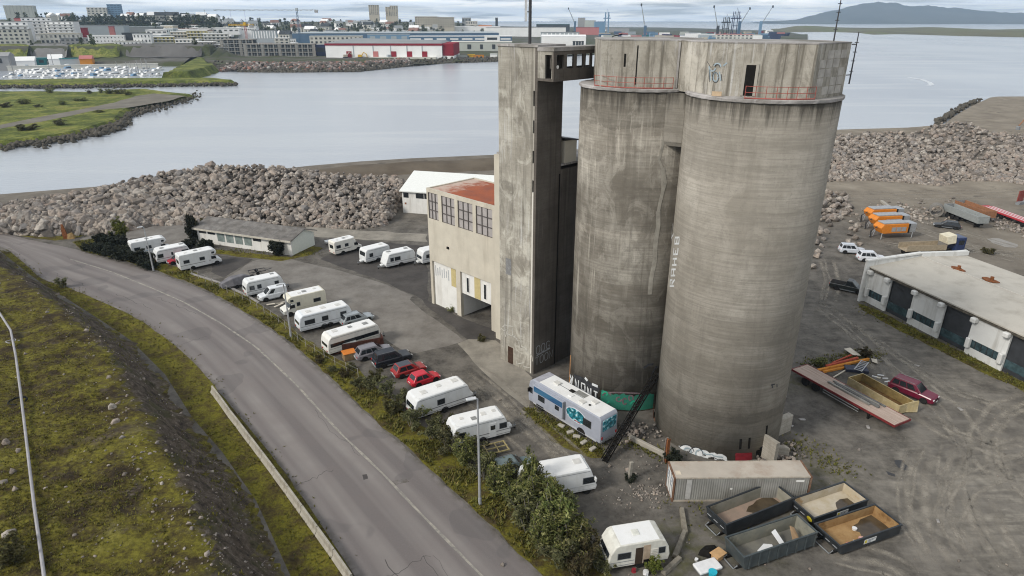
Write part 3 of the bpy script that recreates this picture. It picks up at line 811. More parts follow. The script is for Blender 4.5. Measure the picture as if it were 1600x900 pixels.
M_GPAINT_P = mat('mauve_spray', (.16, .12, .13), .8, var=.25, scale=3)
M_GREEN = mat('green_paint', (.018, .17, .115), .7, var=.12, scale=1.2, dirt=(.07, .13, .10), dscale=1.5)

def ray(px, py):
    u = (px - 800) / F; v = (py - 450) / F
    return Vector((u, CP - v * SP, -(SP + v * CP)))
def on_cyl(px, py, c, r):
    d = ray(px, py); a = d.x**2 + d.y**2; b = -2*(d.x*c[0] + d.y*c[1]); q = c[0]**2 + c[1]**2 - r*r
    D = max(0, b*b - 4*a*q); k = (-b - math.sqrt(D)) / (2*a)
    return Vector((d.x*k, d.y*k, H + d.z*k))
def on_plane(px, py, p0, nrm):
    d = ray(px, py); k = (Vector(p0) - Vector((0, 0, H))).dot(nrm) / d.dot(nrm)
    return Vector((0, 0, H)) + d * k

def ribbon(mb, pts, nrms, w, th=.012):
    """flat stroke of paint lying on a surface"""
    n = len(pts); rings = []
    for i, p in enumerate(pts):
        d = (pts[min(i+1, n-1)] - pts[max(i-1, 0)]); d = d.normalized() if d.length else Vector((0, 0, 1))
        s = d.cross(nrms[i]).normalized() * w / 2; u = nrms[i] * th
        rings.append([p - s, p + s, p + s + u, p - s + u])
    mb.loft(rings)
def cyl_strokes(mb, strokes, c, r, w, off=.006):
    for st in strokes:
        pts = []; nr = []
        for i in range(len(st) - 1):
            a, b = st[i], st[i+1]; k = max(1, int(math.hypot(b[0]-a[0], b[1]-a[1]) / 3))
            for j in range(k): pts.append((a[0]+(b[0]-a[0])*j/k, a[1]+(b[1]-a[1])*j/k))
        pts.append(st[-1]); P = [on_cyl(x, y, c, r + off) for x, y in pts]
        N_ = [Vector((p.x-c[0], p.y-c[1], 0)).normalized() for p in P]
        ribbon(mb, P, N_, w)
def wave_stroke(x0, y0, x1, y1, n, amp, seed):
    q = random.Random(seed); return [(x0+(x1-x0)*i/n + q.uniform(-amp, amp), y0+(y1-y0)*i/n + q.uniform(-amp, amp)) for i in range(n+1)]
def arc(cx_, cy_, rx, ry, a0, a1, n=10):
    return [(cx_ + rx*math.cos(RAD(a0+(a1-a0)*i/n)), cy_ + ry*math.sin(RAD(a0+(a1-a0)*i/n))) for i in range(n+1)]

SR = 6.2; S1 = (12.9, 65.4); S2 = (21.2, 56.9); ZL = 33.3; ZT = 37.3
def local(parts, c):
    for m in parts: m.v = [(x - c[0], y - c[1], z) for x, y, z in m.v]
def silo(c, label, house, m, name='grain_silo'):
    t = thing(name, label, 'silo', (c[0], c[1], 0))
    b = MB().cyl((0, 0), SR, -.3, ZL - .25, 128)
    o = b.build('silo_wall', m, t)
    for p in o.data.polygons: p.use_smooth = abs(p.normal.z) < .5
    # a thin overhanging rim with a broken edge
    r_ = random.Random(int(c[0])); ring = []
    for z, dr in ((ZL - .25, .03), (ZL - .20, .13), (ZL, .14), (ZL + .05, .02)):
        ring.append([((SR + dr + r_.uniform(-.02, .03)) * math.cos(2*math.pi*k/120), (SR + dr + r_.uniform(-.02, .03)) * math.sin(2*math.pi*k/120), z + r_.uniform(-.03, .02)) for k in range(120)])
    MB().loft(ring).build('ledge', M_LEDGE, t)
    hs = [(x - c[0], y - c[1]) for x, y in house]
    MB().slab(hs, ZL - .1, ZT).build('top_house', M_HOUSE, t)
    big = [(x * 1.006, y * 1.006) for x, y in hs]
    MB().slab(big, ZT, ZT + .09).build('house_roof', M_LEDGE, t)
    return t
H2 = [(14.62, 59.7), (16.1, 54.0), (22.65, 50.95), (26.65, 54.2), (26.6, 58.6), (22.5, 62.3), (17.2, 61.3)]
H1 = [(8.0, 61.6), (14.6, 59.65), (17.0, 61.2), (18.2, 66.0), (15.8, 70.4), (11.0, 70.8), (8.3, 69.0)]
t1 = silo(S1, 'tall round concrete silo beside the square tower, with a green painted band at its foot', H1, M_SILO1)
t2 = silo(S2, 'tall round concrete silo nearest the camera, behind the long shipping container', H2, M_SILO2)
def child(mb, name, m, t, c, **kw):
    local([mb], c); return mb.build(name, m, t, **kw)

# the pale filled joint between the two drums
jm = MB(); q1 = Vector((13.6, 59.2)); 
jm.loft([[(p[0] - S1[0], p[1] - S1[1], z) for p in ((13.35 + k, 59.45 + k * .5), (15.15 + k * .5, 58.35 + k), (16.6, 60.0), (14.6, 61.6))] for z, k in ((28.4, .25), (28.8, .02), (ZL - .26, 0))])
jm.build('joint_wall', M_SILO2, t1)
def seam():
    mb = MB(); q = random.Random(6); st = [(1038, 205), (1034, 225), (1030, 250), (1036, 262), (1038, 285), (1033, 312), (1027, 330), (1029, 352), (1024, 380), (1022, 408), (1019, 436), (1015, 460)]
    for k in range(3): cyl_strokes(mb, [[(x + q.uniform(-3, 3), y) for x, y in st[k * 3:k * 3 + 6]]], S1, SR, .2 + .12 * k, .006 + .002 * k)
    return mb
# doorway and slots
def house_panel(mb, pa, pb, u0, u1, z0, z1, off=.03):
    a = Vector((pa[0], pa[1], 0)); b = Vector((pb[0], pb[1], 0))
    q = [a + Vector((0, 0, z0)), b + Vector((0, 0, z0)), b + Vector((0, 0, z1)), a + Vector((0, 0, z1))]
    return mb.panel(q, u0, u1, 0, 1, off, .08)
mb = house_panel(MB(), H2[1], H2[2], .325, .425, 33.45, 35.75); child(mb, 'doorway', M_BLACK, t2, S2)
mb = MB(); house_panel(mb, H2[1], H2[2], .295, .325, 33.45, 35.85, .07); house_panel(mb, H2[1], H2[2], .425, .455, 33.45, 35.85, .07); house_panel(mb, H2[1], H2[2], .325, .425, 35.75, 35.87, .07)
child(mb, 'door_frame', M_PLASTER, t2, S2)
# chequered blockwork infill on the short right face
mb = MB()
for i in range(4):
    for j in range(5):
        if (i * 7 + j * 5) % 4: house_panel(mb, H2[2], H2[3], .12 + i * .20, .30 + i * .20, 33.6 + j * .66, 34.2 + j * .66, .02)
child(mb, 'block_infill', mat('infill_block', (.40, .375, .34), .9, var=.25, scale=1.2), t2, S2)
for a in ((.30, .325, 35.1, 36.2), (.46, .475, 33.6, 36.9)): child(house_panel(MB(), H1[0], H1[1], *a), 'wall_slot', M_BLACK, t1, S1)
mb = MB(); house_panel(mb, H1[0], H1[1], .975, 1.0, 33.4, 37.2, .12); child(mb, 'downpipe', M_LEDGE, t1, S1)
# red railings standing on the rims
def railing(t, c, a0, a1, n, rr=SR - .08, z0=ZL + .03):
    ps = [(rr*math.cos(RAD(a0+(a1-a0)*i/n)), rr*math.sin(RAD(a0+(a1-a0)*i/n)), z0) for i in range(n + 1)]
    rl_ = MB()
    for h in (.08, .5, .95): rl_.tube([(x, y, z + h) for x, y, z in ps], .022 if h > .1 else .05, 5)
    o = rl_.build('railing', M_REDR, t)
    for x, y, z in ps: MB().tube([(x, y, z), (x, y, z + .98)], .026, 5).build('rail_post', M_REDR, o)
railing(t1, S1, -150, -78, 9)
railing(t2, S2, -122, -72, 7)
# masts and cables on top
def mast(name, label, cat, p, h, r_, m=M_DKMETAL, arms=True):
    t = thing(name, label, cat, p); MB().tube([(0, 0, 0), (0, 0, h)], [r_, r_ * .6], 6).build('pole', m, t)
    if arms:
        for k, zz_ in enumerate((.25, .45, .62, .8)): MB().tube([(-.16, 0, h * zz_), (.16, .05, h * zz_)], r_ * .5, 4).build('bracket', m, t)
    return t
mast('antenna_mast', 'thin whip antenna standing on the roof edge of the nearer silo', 'antenna', (24.6, 52.9, ZT + .16), 3.3, .055)
t = mast('antenna_mast', 'dark pole antenna fixed outside the right edge of the nearer silo', 'antenna', (27.2, 54.5, 34.2), 3.9, .06)
MB().tube([(-.5, -.3, .7), (0, 0, .7)], .04, 4).build('stay', M_DKMETAL, t); MB().tube([(-.5, -.3, 3.0), (0, 0, 3.0)], .04, 4).build('stay', M_DKMETAL, t)
t = thing('roof_cable', 'dark cable rising from the bridge roof to the silo roof', 'cable', (0, 0, 0))
MB().tube([(8.7, 68.9, 36.6), (9.4, 68.3, 36.9), (9.9, 67.8, 37.5), (10.6, 66.8, 37.7)], .05, 5).build('cable', M_BLACK, t)
LET = {'R': [[(0, 0), (0, 1), (.6, 1), (.6, .55), (0, .5)], [(.25, .5), (.62, 0)]], 'A': [[(0, 0), (0, 1), (.6, 1), (.6, 0)], [(0, .45), (.6, .45)]],
       'H': [[(0, 0), (0, 1)], [(.6, 0), (.6, 1)], [(0, .5), (.6, .5)]], 'E': [[(.6, 0), (0, 0), (0, 1), (.6, 1)], [(0, .5), (.4, .5)]],
       'B': [[(0, 0), (0, 1), (.6, 1), (.6, 0), (0, 0)], [(0, .5), (.6, .5)]], 'I': [[(0, 0), (0, 1)]], 'V': [[(0, 1), (.3, 0), (.6, 1)]],
       'O': [[(.1, 0), (0, .3), (0, .8), (.2, 1), (.5, 1), (.65, .7), (.6, .2), (.4, 0), (.1, 0)]], 'G': [[(.6, .85), (.4, 1), (.1, .95), (0, .5), (.15, .05), (.5, 0), (.62, .4), (.35, .4)]],
       'T': [[(0, 1), (.65, 1)], [(.32, 1), (.32, 0)]], 'N': [[(0, 0), (0, 1), (.55, 0), (.55, 1)]]}
# --- paint on silo 1
child(seam(), 'filler_seam', mat('old_filler', (.31, .29, .25), .9, var=.25, scale=1.5), t1, S1)
mb = MB(); ring0 = []
na = 26
for rr in (SR + .006, SR + .02):
    for z in (0, 1):
        ring0.append([(rr*math.cos(RAD(-122+i*54/na)), rr*math.sin(RAD(-122+i*54/na)), .15 if z == 0 else 2.05 + .12*math.sin(i*1.9) + .1*math.sin(i*.7)) for i in range(na+1)])
vs = [p for r4 in ring0 for p in r4]; K = na + 1; fs = []
for i in range(na):
    fs += [(2*K+i, 2*K+i+1, 3*K+i+1, 3*K+i), (K+i, K+i+1, 3*K+i+1, 3*K+i), (i, i+1, K+i+1, K+i), (i, i+1, 2*K+i+1, 2*K+i)]
mb.add(vs, fs).build('green_band', M_GREEN, t1)
mb = MB(); cyl_strokes(mb, [arc(948, 617, 6, 3.5, 160, 370), arc(967, 624, 4, 3.5, 0, 300), arc(976, 627, 3, 5, 30, 330), arc(986, 622, 3.5, 4, 90, 400), arc(997, 628, 4, 4, 0, 360), [(940, 614), (962, 613), (985, 614), (1006, 615)]], S1, SR, .16, .024); child(mb, 'graffiti', M_GPAINT_P, t1, S1)
mb = MB(); cyl_strokes(mb, [arc(945, 615, 4, 3, 180, 420), [(941, 626), (946, 632), (952, 627)], [(984, 632), (990, 626), (1000, 633)]], S1, SR, .18, .026); child(mb, 'graffiti', mat('bright_green_spray', (.03, .33, .20), .8), t1, S1)
kb = MB(); wb = MB()
for i, ch in enumerate('NANT'):
    x, y = 899 + i * 9.6, 611 + i * 6.3; st_ = [[(x + a * 9, y + a * 4 - b * 19) for a, b in st] for st in LET[ch]]
    cyl_strokes(kb, st_, S1, SR, .50 - .06 * (i % 2)); cyl_strokes(wb, st_, S1, SR, .17, .024)
cyl_strokes(kb, [[(897, 589), (911, 594), (924, 603), (936, 610)]], S1, SR, .7, .004)
cyl_strokes(wb, [[(914, 590), (918, 595)], [(925, 600), (934, 604)]], S1, SR, .3, .03)
cyl_strokes(wb, [[(890, 585), (893, 592), (890, 600)], [(895, 588), (893, 602)]], S1, SR, .35, .02)
child(kb, 'graffiti', M_GPAINT_K, t1, S1); child(wb, 'graffiti', M_GPAINT_W, t1, S1)
mb = MB(); mb.tube([Vector((6.72, 65.2, 0)), Vector((6.72, 65.2, 3.6))], .09, 6); child(mb, 'drain_pipe', mat('orange_pipe', (.42, .20, .07), .7), t1, S1)
mb = MB(); cyl_strokes(mb, [[(1017, 592), (1021, 580), (1026, 572)], [(1006, 575), (1013, 570), (1021, 569)]], S1, SR, .25); child(mb, 'dark_stain', M_GPAINT_K, t1, S1)
# --- paint and openings on silo 2
mb = MB()
for i, ch in enumerate('RAHEB'):
    ox, oy = 1053.2 + i * 1.85, 447 - i * 16.6
    cyl_strokes(mb, [[(ox + a * 1.5 - b * 6.5, oy - a * 16 + b * .2) for a, b in st] for st in LET[ch]], S2, SR, .17)
cyl_strokes(mb, [[(1050.0, 376), (1049.6, 366), (1050.8, 350)], [(1049.2, 372), (1052.2, 366)]], S2, SR, .2)
child(mb, 'graffiti_lettering', mat('worn_white_spray', (.52, .53, .53), .85, var=.2, dirt=(.33, .31, .28), dscale=1.5), t2, S2)
wb = MB(); kb = MB(); bb = MB()
cyl_strokes(wb, [arc(1071, 708, 12, 11, 150, 350, 14), arc(1068, 709, 7, 9, 160, 330, 12), arc(1087, 711, 10, 10, 170, 370, 12), arc(1082, 712, 5, 8, 160, 350), arc(1099, 713, 9, 8, 180, 370, 10), arc(1113, 716, 9, 7, 170, 370), arc(1126, 718, 8, 6, 180, 360), wave_stroke(1062, 700, 1132, 714, 16, 2.2, 4), wave_stroke(1060, 706, 1136, 718, 16, 2.5, 5)], S2, SR, .26)
cyl_strokes(bb, [arc(1074, 706, 6, 6, 180, 380), arc(1093, 709, 6, 6, 160, 360), wave_stroke(1100, 708, 1130, 716, 8, 1.5, 9)], S2, SR, .14, .022)
cyl_strokes(kb, [arc(1071, 708, 13.5, 13, 160, 350, 14), arc(1087, 711, 11.5, 12, 190, 370, 12), wave_stroke(1112, 716, 1134, 720, 6, 1.5, 7), arc(1068, 710, 5, 6, 180, 330)], S2, SR, .07, .026)
child(wb, 'graffiti', M_GPAINT_W, t2, S2); child(bb, 'graffiti', M_GPAINT_B, t2, S2); child(kb, 'graffiti', M_GPAINT_K, t2, S2)
mb = MB()
for y in (709.5, 712, 714.5, 717, 719.5): cyl_strokes(mb, [[(1149, y + .4), (1162, y + .2), (1175, y - .8)]], S2, SR, .24)
child(mb, 'red_graffiti', M_GPAINT_R, t2, S2)
for a in ([(1157.5, 686), (1156.5, 702)], [(1171.5, 684), (1170, 701)], [(1198.5, 665), (1197, 681)]): mb = MB(); cyl_strokes(mb, [a], S2, SR, .22); child(mb, 'wall_slot', M_BLACK, t2, S2)
mb = MB(); cyl_strokes(mb, [[(1205, 602), (1211, 600)], [(1206, 600), (1207, 606)], [(1214, 600), (1214, 605)]], S2, SR, .1); child(mb, 'scratch_mark', M_GPAINT_K, t2, S2)
mb = MB(); cyl_strokes(mb, [[(1021.5, 636), (1021, 652), (1022.5, 664)]], S2, SR, 1.2); child(mb, 'rusty_door', M_RUST, t2, S2)
mb = MB(); cyl_strokes(mb, [[(1185, 703), (1183, 722)], [(1191, 702), (1190, 722)], [(1187, 703), (1202, 693)]], S2, SR, .5); child(mb, 'broken_opening', M_BLACK, t2, S2)
# graffiti on the front wall of its top house
pA = Vector((H2[1][0], H2[1][1], 33.4)); dv = Vector((H2[2][0]-H2[1][0], H2[2][1]-H2[1][1], 0)).normalized(); nv = Vector((dv.y, -dv.x, 0))
def plane_strokes(mb, strokes, p0, nrm, w, off=.012):
    for st in strokes:
        P = [on_plane(x, y, p0, nrm) + nrm * off for x, y in st]; ribbon(mb, P, [nrm] * len(P), w, .012)
wb = MB(); plane_strokes(wb, [arc(1121, 103, 5, 4, 180, 380), arc(1113, 105, 5, 6, 10, 200), arc(1118, 120, 4, 7, 0, 350), [(1124, 112), (1126, 126)], [(1109, 108), (1110, 126)], [(1130, 103), (1136, 98)]], pA, nv, .10)
child(wb, 'graffiti', M_GPAINT_B, t2, S2)
kb = MB(); plane_strokes(kb, [arc(1121, 104, 3.5, 3, 180, 380), arc(1118, 121, 5, 8, 0, 350), [(1108, 110), (1109, 128)], [(1105, 96), (1111, 106), (1116, 100)], [(1127, 116), (1128, 126)]], pA, nv, .035, .03)
child(kb, 'graffiti', M_GPAINT_K, t2, S2)
mb = MB(); p = on_plane(1121, 149, pA, nv); mb.obox((p.x + nv.x * .5, p.y + nv.y * .5, 33.55), .75, .08, .35, math.atan2(dv.y, dv.x), 0); child(mb, 'loose_board', mat('tan_board', (.48, .36, .24), .8), t2, S2)
# fin wall and broken stub on the right-hand foot
mb = MB(); mb.loft([[(p[0]-S2[0], p[1]-S2[1], z) for p in ((26.6, 55.2), (26.9, 54.7), (28.6, 55.7), (28.3, 56.2))] for z in (0, 1.9)]); mb.build('buttress', M_SILO2, t2)
mb = MB(); mb.loft([[(p[0]-S2[0], p[1]-S2[1], z) for p in ((23.9, 51.6), (24.3, 51.3), (25.0, 50.1), (24.6, 49.9))] for z in (0, 2.6)]); mb.loft([[(p[0]-S2[0], p[1]-S2[1], z) for p in ((25.0, 51.9), (25.3, 51.5), (26.6, 51.2), (26.4, 51.7))] for z in (0, 1.1)]); mb.build('buttress', M_SILO2, t2)

# ---------------------------------------------------------------- tower, bridge and mill block (one set of axes)
A45 = RAD(-45); MO = Vector((-1.43, 71.03, 0))
MX = Vector((math.cos(A45), math.sin(A45), 0)); MY = Vector((-MX.y, MX.x, 0))
def ml(px, py, yp):
    p = on_plane(px, py, MO + MY * yp, -MY); q = p - MO; return (q.dot(MX), yp, p.z)
tw = thing('concrete_tower', 'square concrete lift tower with a column of slit windows, left of the round silos', 'tower', MO, A45)
WX = 5.6
f_ = MB().box(0, 5.05, 0, .35, -.3, 36.5)
f_.build('front_wall', M_TOWER, tw)
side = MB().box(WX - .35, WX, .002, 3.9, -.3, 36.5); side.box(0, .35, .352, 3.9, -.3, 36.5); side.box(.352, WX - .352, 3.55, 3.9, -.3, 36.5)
so_ = side.build('side_wall', M_GRIMY_SHADE, tw)
MB().box(-.12, WX + .12, -.12, 4.0, 36.5, 36.72).build('roof', M_LEDGE, tw)
# slit windows with pale bands between them on the front corner
lo = -.3
bands = [(23.3, 25.1), (26.4, 28.2), (29.5, 30.9), (32.4, 34.0)]
wins = [(22.0, 23.3), (25.1, 26.4), (28.2, 29.5), (30.9, 32.4)]
strip = MB().box(5.052, WX - .352, -.01, .3, -.3, 22.0)
strip.build('white_corner_strip', mat('strip_white', (.62, .59, .53), .8, var=.06, dirt=(.36, .33, .29), dirt_amt=.5, streak=True), tw)
zcur = 22.0
for a, b in wins:
    if a > zcur: MB().box(5.052, WX - .352, .004, .3, zcur, a).build('window_band', M_PLASTER, tw)
    MB().box(5.052, WX - .352, .16, .3, a, b).build('slit_window', M_BLACK, tw)
    zcur = b
MB().box(5.052, WX - .352, .004, .3, zcur, 36.5).build('window_band', M_PLASTER, tw)
x0, _, z0 = ml(794, 540, 0); x1, _, z1 = ml(803, 572, 0)
MB().box(1.35, 2.2, -.03, .1, 0, 2.25).build('door', mat('rusty_door', (.055, .032, .022), .8, var=.3), tw)
MB().box(1.0, 1.9, -.012, .1, 11.6, 13.6).build('blocked_window', mat('blue_grey_patch', (.20, .20, .20), .85, var=.3, scale=3), tw)
gm = MB(); plane_strokes(gm, [wave_stroke(786, 512, 830, 560, 14, 6, 3), wave_stroke(788, 505, 826, 545, 14, 6, 8), wave_stroke(808, 565, 829, 578, 8, 4, 9)], MO - MY * .0, -MY, .12)
gm.v = [((Vector(p) - MO).dot(MX), (Vector(p) - MO).dot(MY), p[2]) for p in gm.v]; gm.build('faded_graffiti', mat('faded_paint', (.43, .415, .37), .85, var=.2), tw)
# outlined letters low on its dark side
gm = MB(); sp0 = MO + MX * WX
def txt(mb, word, y0, z0, w_, h_, th):
    for i, ch in enumerate(word):
        for st in LET[ch]:
            P = [sp0 + MY * (y0 + i * w_ * 1.15 + a * w_ * 1.3) + Vector((0, 0, z0 + b * h_)) + MX * .012 for a, b in st]; ribbon(mb, P, [MX] * len(P), th)
txt(gm, 'OOG', .45, 2.55, .75, 1.0, .08); txt(gm, 'TOON', .3, 1.1, .72, 1.0, .08)
for k in range(3): ribbon(gm, [sp0 + MY * (.4 + k * .1) + Vector((0, 0, 2.3 + k * .06)) + MX * .012, sp0 + MY * (2.9) + Vector((0, 0, 2.4 + k * .07)) + MX * .012], [MX] * 2, .05)
gm.v = [((Vector(p) - MO).dot(MX), (Vector(p) - MO).dot(MY), p[2]) for p in gm.v]; gm.build('graffiti_lettering', mat('dull_white_spray', (.34, .35, .36), .85, var=.2), tw)
MB().tube([(WX + .04, 3.72, 0), (WX + .04, 3.72, 23.5)], .07, 6).build('downpipe', M_BLACK, tw)
# bridge from tower to silos
br = thing('covered_bridge', 'dark covered concrete bridge high up between the tower and the silos', 'bridge', MO, A45)
BX0, BX1, BY1 = WX + .003, 7.7, 8.2
MB().box(BX0, BX1, 0, BY1, 33.4, 33.65).build('floor_slab', M_GRIMY_SHADE, br)
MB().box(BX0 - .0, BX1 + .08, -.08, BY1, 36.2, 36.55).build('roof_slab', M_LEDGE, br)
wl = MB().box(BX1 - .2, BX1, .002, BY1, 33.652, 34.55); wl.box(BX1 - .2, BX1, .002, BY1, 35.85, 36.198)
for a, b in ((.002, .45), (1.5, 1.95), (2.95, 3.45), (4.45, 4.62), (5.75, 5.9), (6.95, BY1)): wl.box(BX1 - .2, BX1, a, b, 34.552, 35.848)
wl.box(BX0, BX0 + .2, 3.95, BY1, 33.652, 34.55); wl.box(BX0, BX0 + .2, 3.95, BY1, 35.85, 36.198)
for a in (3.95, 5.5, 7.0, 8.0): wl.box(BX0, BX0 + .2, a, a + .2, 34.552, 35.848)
wl.build('bridge_wall', M_GRIMY_SHADE, br)
fw = MB().box(BX0, 6.55, -.002, .2, 33.652, 36.198); fw.box(7.42, BX1 - .202, -.002, .2, 33.652, 36.198); fw.box(6.552, 7.418, -.002, .2, 35.85, 36.198)
fw.build('end_wall', M_TOWER, br)
MB().box(6.552, 7.418, .9, 1.0, 33.652, 35.85).build('dark_doorway', M_BLACK, br)
MB().box(BX1 - .9, BX1 - .8, .45, 1.5, 34.55, 35.85).build('blocked_window', M_GRIMY_SHADE, br)
MB().cyl((0, 0), .17, 0, .04, 14).build('white_disc', M_WHITEW, br, loc=(BX1 + .0, .55, 34.75)).rotation_euler = (0, RAD(90), 0)
# mill block and factory
bl = thing('mill_block', 'tall plain concrete block rising behind the tower and above the factory roof', 'building', MO, A45)
mw = MB().box(-4.45, -.003, 3.45, 12.0, -.3, 24.3); mw.build('front_wall', M_CREAM, bl)
mw = MB().box(.0, WX - .06, 3.92, 12.0, -.3, 23.9); mw.build('side_wall', M_GRIMY_SHADE, bl)
MB().box(-4.5, WX, 3.93, 12.1, 24.302, 24.5).build('roof', M_LEDGE, bl)
pent = MB().box(2.2, WX - .1, 4.6, 6.6, 24.502, 26.9); pent.build('roof_hut', M_CREAM, bl)
MB().loft([[(2.0, 4.4, 27.15), (WX + .05, 4.4, 27.15), (WX + .05, 4.4, 27.3), (2.0, 4.4, 27.3)], [(2.0, 6.8, 26.75), (WX + .05, 6.8, 26.75), (WX + .05, 6.8, 26.9), (2.0, 6.8, 26.9)]]).build('hut_roof', M_DKMETAL, bl)
fc = thing('factory_building', 'cream factory with four tall grid windows and a rust-red flat roof, left of the tower', 'factory', MO, A45)
FX0, FX1, FY0, FY1, FZ = -19.4, -4.453, 4.6, 13.5, 17.5
m_fac = M_CREAM
up = MB()
wz0 = [(13.45, 16.75), (13.35, 16.9), (13.1, 17.05), (12.75, 17.15)]
wxs = [(-19.1, -16.95), (-16.2, -13.45), (-12.8, -9.85), (-9.2, -6.1)]
zl, zh = 13.2, 16.95
up.box(FX0, FX1, FY0, FY0 + .3, 6.9, zl); up.box(FX0, FX1, FY0, FY0 + .3, zh, FZ)
xs_ = [FX0] + [q for w_ in wxs for q in w_] + [FX1]
for a, b in zip(xs_[0::2], xs_[1::2]): up.box(a, b, FY0, FY0 + .3, zl + .002, zh - .002)
up.build('front_wall', m_fac, fc)
sd = MB().box(FX0, FX0 + .3, FY0 + .302, FY1, -.3, FZ); sd.box(FX0 + .302, FX1, FY1 - .3, FY1, -.3, FZ); sd.build('side_wall', m_fac, fc)
# lower storey: posts, infill, passage
for a, b in ((FX0, -18.9), (-13.6, -12.75), (-6.5, FX1)): MB().box(a, b, FY0 + .002, FY0 + .5, -.3, 6.898).build('pillar', M_CREAM, fc)
MB().box(-18.898, -13.602, FY0 + .30, FY0 + .45, -.2, 6.898).build('white_infill', M_WHITEW, fc)
mp_ = mat('yellow_panel', (.48, .40, .20), .8, var=.1)
MB().box(-15.0, -14.0, FY0 + .26, FY0 + .298, 4.0, 6.7).build('yellow_panel', mp_, fc)
gm = MB()
for k in range(7): x = -18.6 + k * .48; gm.box(x, x + .2, FY0 + .285, FY0 + .299, 4.6 + (k % 3) * .15, 6.2 - (k % 2) * .3)
gm.build('faded_graffiti', mat('grey_letters', (.40, .41, .42), .85), fc)
MB().box(-12.748, -6.502, FY0 + .3, FY0 + .45, 3.6, 6.898).build('upper_infill', M_WHITEW, fc)
MB().box(-10.1, -8.9, FY0 + .26, FY0 + .298, 3.65, 6.85).build('yellow_panel', mp_, fc)
for x in (-11.75, -8.25):
    o = MB().box(x, x + .6, FY0 + .25, FY0 + .298, 4.0, 6.3).build('window_frame', M_WHITEW, fc)
    MB().box(x + .1, x + .5, FY0 + .23, FY0 + .26, 4.1, 6.2).build('window_pane', M_GLASS, o)
rf_ = MB().box(-18.89, -6.51, FY0 + .2, FY0 + .3, 6.80, 6.896); rf_.build('rust_lintel', M_RUST, fc)
MB().box(-12.7, FX1, FY1 - .4, FY1 - .31, 0, 6).build('passage_wall', M_WHITEW, fc)
MB().box(-12.9, -12.75, FY0 + .5, FY1 - .4, 0, 6).build('passage_wall', M_WHITEW, fc)
MB().box(FX0 + .3, FX1, FY0 + .46, FY1 - .3, 6.9, 7.1).build('floor_slab', M_GRIMY_SHADE, fc)
n = NT('rust_roof'); M_RROOF = n.done(n.mix(n.ramp(n.math('ADD', n.math('MULTIPLY', n.xyz()[0], .09), n.math('ADD', n.noise(.6, 6, .7), 1.4)), [(.28, 0.), (.5, 1.)]), n.mix(n.noise(.8, 5), (.42, .30, .24), (.55, .45, .38)), n.mix(n.ramp(n.noise(.5, 6), [(.4, 0.), (.7, 1.)]), (.33, .10, .05), (.24, .085, .055))), .8)
MB().box(FX0 + .302, FX1, FY0 + .302, FY1 - .302, FZ - .4, FZ - .12).build('roof', M_RROOF, fc)
M_PANE = mat('milky_pane', (.36, .335, .325), .45, var=.12, scale=1.2)
for a, b in wxs:
    o = MB().box(a, b, FY0 + .16, FY0 + .2, zl, zh).build('window', M_PANE, fc)
    fr = MB()
    for k in range(4):
        x = a + (b - a) * k / 3; fr.box(max(a, x - .07), min(b, x + .07), FY0 + .08, FY0 + .158, zl, zh)
    for k in range(4):
        z = zl + (zh - zl) * k / 3
        for j in range(3):
            xa = a + (b - a) * j / 3 + .072; xb = a + (b - a) * (j + 1) / 3 - .072; fr.box(xa, xb, FY0 + .1, FY0 + .156, max(zl, z - .07), min(zh, z + .07))
    fr.build('window_frame', mat('window_iron', (.085, .075, .07), .7, var=.3), o)
MB().box(-15.3, -14.9, FY0 - .15, FY0 - .002, 9.6, 9.9).build('wall_lamp', M_BLACK, fc)
# tower antenna: panel and pole
p = MO + MX * 2.6 + MY * 2.0
an = thing('cell_antenna', 'thick dark antenna pole with a pale panel on top of the square tower', 'antenna', (p.x, p.y, 36.72))
MB().tube([(0, 0, 0), (0, 0, 5.4)], .16, 8).build('pole', M_DKMETAL, an)
MB().box(-.55, -.28, -.12, .12, 2.1, 5.2).build('antenna_panel', mat('pale_panel', (.50, .51, .52), .5), an)
MB().tube([(-.4, 0, 3), (0, 0, 3)], .05, 4).build('bracket', M_DKMETAL, an); MB().tube([(-.4, 0, 4.6), (0, 0, 4.6)], .05, 4).build('bracket', M_DKMETAL, an)

# white shed with a pale roof behind the factory
sh = thing('white_shed', 'low white shed with a pale gabled roof behind the cream factory', 'shed', (-23.8, 137.0, 0), RAD(-15))
MB().box(0, 34, 0, .25, 0, 4.9).build('wall', M_WHITEW, sh)
MB().prism([(y, z) for y, z in ((.25, 0), (16, 0), (16, 4.9), (8, 7.0), (.25, 4.9))], 0, .25)
gb = MB(); gb.loft([[(0, .252, 0), (0, 16, 0), (0, 16, 4.9), (0, 8, 7.3), (0, .252, 4.9)], [(.25, .252, 0), (.25, 16, 0), (.25, 16, 4.9), (.25, 8, 7.3), (.25, .252, 4.9)]]); gb.build('gable_wall', M_WHITEW, sh)
M_PROOF = mat('pale_green_roof', (.70, .71, .68), .6, var=.05)
rf_ = MB()
rf_.loft([[(-.4, -.5, 4.75), (-.4, 8, 7.35), (-.4, 8, 7.55), (-.4, -.5, 4.95)], [(34, -.5, 4.75), (34, 8, 7.35), (34, 8, 7.55), (34, -.5, 4.95)]])
rf_.loft([[(-.4, 8.002, 7.35), (-.4, 16.5, 4.75), (-.4, 16.5, 4.95), (-.4, 8.002, 7.55)], [(34, 8.002, 7.35), (34, 16.5, 4.75), (34, 16.5, 4.95), (34, 8.002, 7.55)]])
rf_.build('roof', M_PROOF, sh)
for a, b in ((.3, 1.5), (3.2, 5.0), (5.15, 6.9)): MB().box(a, b, -.03, .02, 3.4, 4.5).build('window', M_GLASS, sh)
MB().box(.5, .9, -.03, .02, 1.9, 2.3).build('wall_plate', M_RUST, sh)

